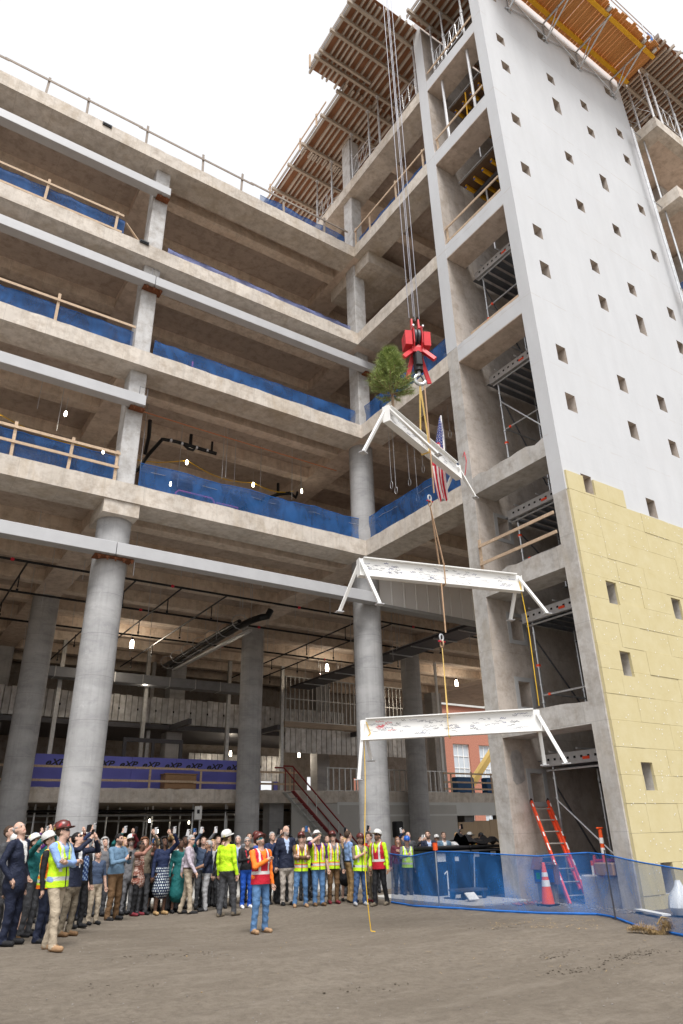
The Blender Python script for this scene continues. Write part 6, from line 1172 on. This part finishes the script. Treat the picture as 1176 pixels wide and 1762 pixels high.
        if 'st' in helmet:
            for q in range(9):
                c = hvv[rng.integers(0, 120)]; col = [(0.7, 0.6, 0.05), (0.1, 0.3, 0.6), (0.6, 0.05, 0.05), (0.7, 0.7, 0.7), (0.05, 0.3, 0.25)][q % 5]; cc[np.linalg.norm(hvv-c, axis=1) < 0.027] = col
        mh = (np.array(hc)+(hvv+np.array([0, -0.012, 0.055]))@np.array(Mh).T)*s; colored(mh.tolist(), hb.f, np.concatenate([cc, np.ones((len(cc), 1))], 1), 'hard_hat', 'shell_paint', T)
    if vest:
        vp = []; vc = lambda a, b, ra, rb, ky: vp.append(('cap', [q*s for q in a], [q*s for q in b], ra*s, rb*s, ky, 1)); g_ = 0.02
        vc((0, 0.005, 1.0), (0, 0.0, 1.2), 0.155*tw+g_, 0.158*tw+g_, 0.8); vc((-0.05, 0, 1.24), (0.05, 0, 1.24), 0.135*tw+g_, 0.135*tw+g_, 0.88); vc((-0.075, -0.005, 1.35), (0.075, -0.005, 1.35), 0.105*tw+g_, 0.105*tw+g_, 0.97); vc((-0.11, -0.01, 1.425), (0.11, -0.01, 1.425), 0.06+g_*0.7, 0.06+g_*0.7, 1); vc((0, 0, 1.0), (0, 0, 0.86), 0.165*tw+g_, 0.172*tw+g_, 0.82)
        vv, vq, _ = sdf_body(vp, res*s*0.9); u = vv/s; keep = (u[:, 2] > 0.84) & ~((u[:, 1] > 0.0) & (np.abs(u[:, 0]) < 0.35*np.clip(u[:, 2]-1.24, 0, 1)+0.0) & (u[:, 2] > 1.24)) & ~((u[:, 2] > 1.44) & (np.abs(u[:, 0]) < 0.07))
        if 'O' in vest: keep &= ~((u[:, 1] > 0) & (np.abs(u[:, 0]) < 0.06))
        fq = vq[keep[vq].all(1)]; cb = {'L': K['lime'], 'R': K['red'], 'O': K['orange']}[vest[0]]; cc = np.tile(np.array(cb), (len(u), 1)); band2 = {'L': K['orange'] if 'o' in vest else cb, 'R': K['red'], 'O': K['lime']}[vest[0]]; x_, y_, z_ = u.T
        cc[(np.abs(z_-0.97) < 0.05)] = band2; cc[(np.abs(z_-0.97) < 0.028)] = K['silver']; cc[(np.abs(np.abs(x_)-0.1) < 0.042) & (z_ > 1.06)] = band2; cc[(np.abs(np.abs(x_)-0.1) < 0.022) & (z_ > 1.06)] = K['silver']
        if 'z' in vest: cc[(y_ > 0) & (np.abs(x_) < 0.011)] = K['black']
        if 'R' in vest: cc[(np.abs(z_-0.97) < 0.045)] = cb; cc[(np.abs(z_-1.05) < 0.03)] = K['silver']
        used = np.unique(fq); mp = -np.ones(len(u), int); mp[used] = np.arange(len(used)); colored(vv[used].tolist(), mp[fq].tolist(), np.concatenate([cc[used], np.ones((len(used), 1))], 1), 'vest', 'figure', T)
    if phone:
        wp, hd, sv, pn = hands[0 if arms[0] in 'pPc' else 1]; both = arms[0] in 'pPc' and arms[1] in 'pPc'
        lp = (hands[0][0]+hands[1][0])/2 if both else wp; lp = (lp+Vector((0, 0.015, 0.03)))*s; Rz = Matrix.Rotation(rz, 3, 'Z'); wpv = Rz@lp+Vector((g.x, g.y, g.z)); o = MB().obox((0, 0, 0), (0.078, 0.011, 0.155), None, 0, 0.003).obox((0, -0.0065, 0), (0.07, 0.002, 0.143), None, 1).obox((-0.02, 0.0065, 0.055), (0.026, 0.003, 0.03), None, 1).build('phone', ['phone_'+phone, 'phone_black'], None, False, wpv); o.rotation_euler = (R(-look*0.6), R(random.uniform(-8, 8)), rz); tag(o, phone+' phone held by the '+label.replace('person ', 'person ', 1), 'phone', 'phones held up to film')
        o['label'] = ' '.join(o['label'].split()[:16])
    return T
F_ = 0.0155
PEOPLE = [
 ('person in navy suit with grey balding hair standing hands at pockets', (19, 12), 1627, 1412, None, 82, 28, 'kk', 'dnavy', 'dnavy', dict(jacket=True, shirt='white', hair=('hairgrey', 'b'), bw=1.1, res=F_)),
 ('person in dark jacket mostly cut off behind the navy suit', -6, 1612, 1420, None, 85, 25, 'dd', 'dgrey', 'dgrey', dict(hair=('hairbrown', 's'), jacket=True)),
 ('person in lime vest and blue shirt, arms folded, stickered maroon hard hat', (98, 84), 1636, 1413, None, 72, 14, 'ff', 'sky', 'khaki', dict(vest='Lz', helmet='mst', shoes='tanboot', res=F_, hair=('hairbrown', 's'), stance='step', glasses='clear')),
 ('person in white hard hat and khaki trousers behind the navy suit', (33, 10), 1621, 1432, None, 80, 20, 'dd', 'grey', 'beige', dict(vest='L', helmet='w', glasses='dark', shoes='brown')),
 ('person in dark green sleeves holding phone high, orange striped white hard hat', 42, 1612, 1434, None, 80, 30, 'PP', 'teal', 'dgrey', dict(helmet='wst', phone='black')),
 ('person with long brown hair in grey cardigan and grey skirt', (54, 38), 1607, 1458, None, 75, 28, 'dp', 'dgrey', 'skin', dict(hem=0.52, hair=('auburn', 'l'), glasses='clear')),
 ('person in lime vest with grey hard hat and glasses', 68, None, 1445, 17.0, 70, 25, 'dp', 'grey', 'dgrey', dict(vest='L', helmet='g', glasses='clear', phone='black')),
 ('person in orange vest over black jacket with white hard hat', (80, 66), 1623, 1430, None, 95, 25, 'dd', 'black', 'dnavy', dict(vest='O', helmet='w', shoes='black')),
 ('person in navy blazer and olive trousers filming with both hands', (116, 110), 1611, 1431, None, 70, 30, 'pp', 'dnavy', 'olive', dict(jacket=True, shirt='white', hair=('hairblack', 's'), glasses='dark', shoes='rustbrown' if False else 'brown', phone='black', res=F_)),
 ('person with curly brown hair in navy sleeves filming upward', 138, None, 1438, 17.2, 65, 25, 'Pd', 'navy', 'dnavy', dict(hair=('auburn', 'c'), phone='black')),
 ('person in black cardigan over blue floral top with dark hair', (157, 130), 1597, 1446, None, 60, 20, 'pd', 'black', 'black', dict(hair=('hairbrown', 'l'), pat='floral', phone='white')),
 ('person in white hard hat behind the black cardigan', 149, None, 1432, 18.4, 60, 25, 'Pd', 'grey', 'dgrey', dict(helmet='w', phone='white')),
 ('child in navy t-shirt and khaki trousers', (172, 158), 1591, 1469, None, 45, 12, 'kd', 'slate', 'khaki', dict(sleeve='short', hair=('hairbrown', 's'), res=F_, hgt=1.36)),
 ('person in grey hood standing between the child and the blue shirt', 182, None, 1441, 18.6, 50, 20, 'dd', 'grey', 'dgrey', dict(hair=('hairgrey', 'c'))),
 ('person in steel blue shirt with dark beard and brown trousers holding phone', (197, 192), 1584, 1434, None, 62, 2, 'cc', 'steel', 'brown', dict(hair=('hairblack', 's'), beard='hairblack', bw=1.15, phone='black', res=F_, stance='wide')),
 ('person in grey suit with long grey beard and stickered hard hat', (225, 215), 1574, 1436, None, 40, 15, 'dd', 'grey', 'grey', dict(jacket=True, helmet='wst', beard='hairgrey', glasses='dark')),
 ('person in patterned red tunic filming with both hands', (238, 232), 1576, 1446, None, 70, 25, 'pp', (0.33, 0.16, 0.12), 'black', dict(hem=0.78, pat='paisley', skin='d', hair=('hairblack', 's'), glasses='dark', phone='blue', res=F_, shoes='dkred')),
 ('person with receding hair in open orange vest over dark shirt', (258, 262), 1566, 1436, None, 30, 12, 'dd', 'dgrey', 'lgrey', dict(vest='O', hair=('hairgrey', 'b'))),
 ('person in navy jacket over navy white polka dot dress filming', (276, 274), 1574, 1440, None, 40, 25, 'dP', 'navy', 'skin', dict(hem=0.5, pat='dots', skin='d', hair=('hairblack', 'c'), phone='white', shoes='tan', res=F_)),
 ('person in dark brown suit with glasses beside the polka dot dress', (295, 297), 1567, 1441, None, 20, 18, 'oh', 'olive', 'dgrey', dict(jacket=True, shirt='white', skin='d', hair=('hairblack', 's'), glasses='clear')),
 ('person in long teal dress holding a phone up', 310, None, 1444, 18.3, 30, 22, 'dP', 'teal', 'skin', dict(hem=0.4, skin='d', hair=('hairblack', 's'), phone='white')),
 ('person in lilac shirt and khaki trousers walking', (330, 318), 1573, 1436, None, 88, 0, 'wW', 'lilac', 'khaki', dict(hair=('hairgrey', 's'), stance='step', belt='hairbrown', glasses='clear', res=F_, shoes='black', bw=1.05)),
 ('person in navy polo shirt and pale grey trousers', (345, 352), 1568, 1446, None, -70, 4, 'do', 'dnavy', 'lgrey', dict(sleeve='short', hair=('hairgrey', 's'), skin='m', bw=1.05, res=F_)),
 ('person in dark blazer and white top with dark hair', (364, 360), 1560, 1446, None, 20, 25, 'dd', 'black', 'grey', dict(jacket=True, shirt='white', hair=('hairbrown', 'l'))),
 ('person in black jacket with brown hair holding a white phone', 386, None, 1446, 18.2, 10, 15, 'dP', 'black', 'dgrey', dict(hair=('auburn', 'l'), jacket=True, phone='white')),
 ('person in lime long sleeved shirt seen from behind, stickered hard hat', (402, 390), 1577, 1428, None, 150, 15, 'dd', 'lime', 'dgrey', dict(helmet='wst', stance='step', bw=1.12, res=F_, shoes='olive')),
 ('person in black top and bright blue trousers holding papers', (427, 423), 1563, 1440, None, 25, 8, 'cd', 'black', 'royal', dict(hair=('hairgrey', 's'), glasses='clear', shoes='white', lanyard=True, res=F_)),
 ('person in maroon cap behind the orange shirt', 440, None, 1431, 19.0, 0, 20, 'dd', 'olive', 'dgrey', dict(helmet='m')),
 ('person with short brown hair behind the blue trousers', 431, None, 1433, 19.3, 10, 18, 'dd', 'grey', 'dgrey', dict()),
 ('person in red vest over orange shirt and jeans, hand on chest, head far back', (447, 447), 1606, 1432, None, 40, 32, 'hd', 'orange', 'jeans', dict(vest='R', helmet='m', beard='hairbrown', glasses='blue', shoes='tanboot', res=F_, stance='wide', bw=1.08, sleeve='long')),
 ('person in blue jacket with grey hair, hand at mouth', (466, 470), 1556, 1431, None, 30, 15, 'md', 'navy', 'black', dict(hair=('hairgrey', 's'), jacket=True, res=F_)),
 ('person behind the blue jacket filming with phone raised', 480, None, 1440, 19.0, 20, 20, 'Pd', 'grey', 'dgrey', dict(phone='black')),
 ('person in navy blazer with bald head and beige trousers', (502, 494), 1558, 1420, None, 22, 6, 'dd', 'dnavy', 'beige', dict(jacket=True, shirt='skyp', hair=('hairgrey', 'n'), beard='hairgrey', res=F_)),
 ('person in orange banded lime vest and brown sleeves, arms folded, jeans', (517, 517), 1561, 1432, None, 12, 22, 'ff', 'brown', 'jeans', dict(vest='Loz', helmet='m', glasses='dark', shoes='tanboot', res=F_, stance='wide')),
 ('person filming over the folded arms with phone raised high', 524, None, 1436, 18.8, 15, 22, 'PP', 'grey', 'dgrey', dict(phone='blue')),
 ('person in purple shirt and lime vest shading eyes, white hard hat', (553, 549), 1559, 1429, None, 20, 20, 'ed', 'purple', 'jeans', dict(vest='Loz', helmet='wbrim', glasses='blue', sleeve='short', shoes='rust' if False else 'brown', res=F_, bw=1.08)),
 ('person in lime shirt behind the purple shirt', 536, None, 1441, 18.3, 10, 15, 'dd', 'lime', 'black', dict(helmet='w')),
 ('person in maroon hard hat and open lime vest with brown trousers', (574, 574), 1555, 1430, None, 18, 20, 'dd', 'grey', 'brown', dict(vest='Loz', helmet='m', glasses='dark', shoes='dkred', res=F_)),
 ('person in grey jacket filming behind the brown trousers', 587, None, 1437, 18.6, 10, 20, 'dP', 'grey', 'dgrey', dict(phone='black')),
 ('person in black skirt standing behind the brown trousers', (597, 596), 1550, 1443, None, 15, 15, 'dd', 'black', 'skin', dict(hem=0.55, hair=('blond', 'l'))),
 ('person in pale blue shirt and tan trousers seen from behind', (611, 604), 1553, 1429, None, 110, 10, 'do', 'sky', 'tan', dict(hair=('hairbrown', 's'), belt='black', res=F_, bw=1.05)),
 ('person in lime vest over olive t-shirt holding the yellow rope', (630, 620), 1558, 1434, None, 18, 10, 'hd', 'olive', 'djeans', dict(vest='Lz', helmet='m', sleeve='short', shoes='lgrey', beard='hairbrown', res=F_, bw=1.1, stance='wide')),
 ('person in red polo shirt with lanyard and khaki grey trousers', (646, 643), 1552, 1432, None, -40, 8, 'dd', 'red', 'olive', dict(sleeve='short', hair=('hairbrown', 's'), shoes='dkred', res=F_)),
 ('person filming behind the red polo shirt', 634, None, 1434, 18.4, 15, 20, 'Pd', 'dgrey', 'dgrey', dict(phone='black')),
 ('person in dark red vest over lime sleeves with white helmet and black trousers', (663, 657), 1558, 1427, None, -32, 18, 'kd', 'lime', 'black', dict(vest='R', helmet='w', skin='m', beard='hairblack', glasses='dark', shoes='olive', res=F_, stance='step')),
 ('person in dark maroon top with long brown hair behind the net', 683, None, 1439, 17.3, 15, 22, 'dh', 'maroon', 'dgrey', dict(hair=('auburn', 'l'), glasses='clear')),
 ('person in blue hard hat and lime vest behind the net', 698, None, 1444, 16.9, 10, 0, 'cd', 'grey', 'dgrey', dict(vest='L', helmet='b')),
 ('person with shaved head in dark jacket behind the net', 704, None, 1431, 18.4, 10, 18, 'dd', 'dgrey', 'dgrey', dict(hair=('hairgrey', 'n'))),
 ('person in black top filming with both hands behind the net', 722, None, 1439, 17.6, 15, 20, 'pp', 'black', 'dgrey', dict(phone='white')),
 ('person in navy blazer and pale blue shirt behind the net', 739, None, 1429, 17.0, 10, 15, 'dd', 'dnavy', 'dgrey', dict(jacket=True, shirt='skyp', beard='hairbrown', res=F_)),
 ('person in white hard hat between two blazers behind the net', 752, None, 1437, 18.8, 10, 15, 'dd', 'grey', 'dgrey', dict(helmet='w')),
 ('person in bright blue blazer with dark hair behind the bins', 762, None, 1431, 17.9, 10, 18, 'dd', 'steel', 'dgrey', dict(jacket=True, shirt='white', hair=('hairbrown', 's'))),
 ('person in white top with blond hair behind the bins', 784, None, 1432, 17.8, -20, 0, 'dd', 'white', 'lgrey', dict(hair=('blond', 's'))),
 ('person with beard in grey shirt behind the bins', 796, None, 1430, 18.8, 10, 15, 'Pd', 'grey', 'dgrey', dict(beard='hairbrown', phone='black')),
 ('person in wide white hard hat and lime vest behind the bins', 812, None, 1432, 18.2, 5, 12, 'dd', 'orange', 'dgrey', dict(vest='L', helmet='wbrim', glasses='dark')),
 ('person in black cap and dark jacket beside the pier behind the bins', 829, None, 1433, 18.4, -10, 15, 'dd', 'black', 'dgrey', dict(helmet='k', glasses='dark')),
 ('person with grey hair in dark coat behind the patterned tunic', 246, None, 1437, 18.9, 20, 15, 'dd', 'black', 'dgrey', dict(hair=('hairblack', 's'), skin='m')),
 ('person in brown jacket filming behind the lilac shirt', 305, None, 1440, 19.2, 10, 20, 'Pd', 'brown', 'dgrey', dict(phone='black')),
 ('person in dark coat behind the navy polo', 357, None, 1443, 19.0, 10, 18, 'dd', 'dnavy', 'dgrey', dict()),
 ('person in grey suit behind the dark green sleeves', 26, None, 1438, 17.6, 80, 25, 'dd', 'grey', 'grey', dict(jacket=True, shirt='white', hair=('hairbrown', 's'))),
 ('person in plum jacket filming behind the long brown hair', 59, None, 1440, 18.0, 70, 25, 'PP', 'purple', 'dgrey', dict(hair=('hairblack', 'l'), phone='white')),
 ('person in pale shirt behind the grey hard hat', 74, None, 1438, 18.4, 70, 25, 'dP', 'lgrey', 'dgrey', dict(helmet='w', phone='black')),
 ('person in brown jacket behind the curly hair', 143, None, 1437, 18.9, 60, 25, 'Pd', 'brown', 'dgrey', dict(hair=('hairgrey', 's'), phone='black')),
 ('person in dark red blouse behind the steel blue shirt and the beard', 217, None, 1440, 18.9, 40, 20, 'dP', 'dkred', 'dgrey', dict(hair=('blond', 'l'), phone='black')),
 ('person in olive coat filming behind the patterned tunic', 253, None, 1441, 18.5, 35, 22, 'dP', 'olive', 'dgrey', dict(hair=('auburn', 'c'), phone='white')),
 ('person in white polo behind the brown suit and teal dress', 302, None, 1442, 18.7, 20, 20, 'dd', 'white', 'grey', dict(skin='m', hair=('hairblack', 's'))),
 ('person in slate jacket behind the pale grey trousers', 350, None, 1439, 18.7, 15, 20, 'Pd', 'slate', 'dgrey', dict(phone='white')),
 ('person in grey blouse behind the dark blazer and white top', 370, None, 1444, 18.9, 10, 20, 'dd', 'lgrey', 'dgrey', dict(hair=('blond', 'l'))),
 ('person in steel coloured jacket beside the black jacket', 396, None, 1443, 18.6, 10, 20, 'dd', 'steel', 'dgrey', dict(hair=('hairgrey', 's'))),
 ('person in black fleece behind the lime vest with crossed arms', 92, None, 1436, 16.6, 70, 25, 'dd', 'black', 'dgrey', dict(hair=('hairbrown', 's'))),
 ('person in burgundy top filming behind the navy blazer', 127, None, 1438, 17.8, 60, 25, 'dP', 'maroon', 'dgrey', dict(hair=('hairblack', 'l'), phone='black')),
 ('person in white shirt behind the child', 168, None, 1440, 18.9, 50, 20, 'dd', 'white', 'dgrey', dict(hair=('hairgrey', 's'))),
 ('person in dark green jacket behind the steel blue shirt', 208, None, 1439, 18.8, 45, 20, 'Pd', 'teal', 'dgrey', dict(phone='white')),
 ('person in black dress behind the orange vest', 268, None, 1443, 18.9, 30, 20, 'dd', 'black', 'skin', dict(hem=0.5, hair=('blond', 'l'))),
 ('person in tan coat behind the brown suit', 287, None, 1440, 19.1, 20, 22, 'dP', 'tan', 'dgrey', dict(hair=('hairbrown', 'c'), phone='black')),
 ('person in black suit behind the teal dress', 318, None, 1438, 19.1, 20, 20, 'dd', 'black', 'black', dict(jacket=True, shirt='white', skin='d', hair=('hairblack', 's'))),
 ('person in grey hoodie behind the lilac shirt', 338, None, 1441, 19.4, 15, 20, 'Pd', 'grey', 'dgrey', dict(phone='blue')),
 ('person in charcoal suit behind the lime long sleeves', 414, None, 1437, 18.9, 10, 20, 'dd', 'dgrey', 'dgrey', dict(jacket=True, shirt='skyp', hair=('hairgrey', 's'))),
 ('person in blue polo behind the red vest and jeans', 453, None, 1436, 18.6, 10, 18, 'dd', 'blue', 'black', dict()),
 ('person in black coat beside the bald navy blazer', 489, None, 1436, 18.9, 10, 18, 'dP', 'black', 'black', dict(hair=('auburn', 'l'), phone='black')),
 ('person in white blouse behind the folded arms', 531, None, 1438, 19.2, 10, 20, 'dd', 'white', 'dgrey', dict(hair=('hairbrown', 'l'))),
 ('person in dark jacket behind the shaded eyes', 562, None, 1437, 18.9, 10, 20, 'dd', 'dnavy', 'dgrey', dict()),
 ('person in grey cap and black coat behind the tan trousers', 600, None, 1434, 19.2, 10, 18, 'dd', 'black', 'dgrey', dict(helmet='g')),
 ('person in black polo behind the yellow rope', 655, None, 1440, 18.6, 10, 18, 'dd', 'black', 'dgrey', dict()),
 ('person in blue coat filming beyond the net by the speaker', 692, None, 1437, 19.0, 10, 20, 'Pd', 'navy', 'dgrey', dict(phone='white')),
 ('person in orange shirt beyond the net beside the pale blue shirt', 730, None, 1438, 19.0, 10, 15, 'dd', 'orange', 'dgrey', dict(helmet='w')),
 ('person in dark coat filming behind the black jacket', 376, None, 1438, 19.2, 10, 20, 'Pd', 'grey', 'dgrey', dict(phone='white')),
]
for (lb, x, yf, yt, Yd, fc, lk, ar, tp_, lg_, kw) in PEOPLE: person(lb, x, yf, yt, Yd, fc, lk, ar, tp_, lg_, **kw)
q = onz(432, 1563); tag(MB().obox((0, 0, 0), (0.24, 0.012, 0.3), Matrix.Rotation(R(-30), 3, 'X'), 0).build('paper_sheet', 'paper', None, False, (q.x-0.03, q.y-0.36, 1.18)), 'white papers held by the person in bright blue trousers', 'paper').rotation_euler[2] = R(-20)
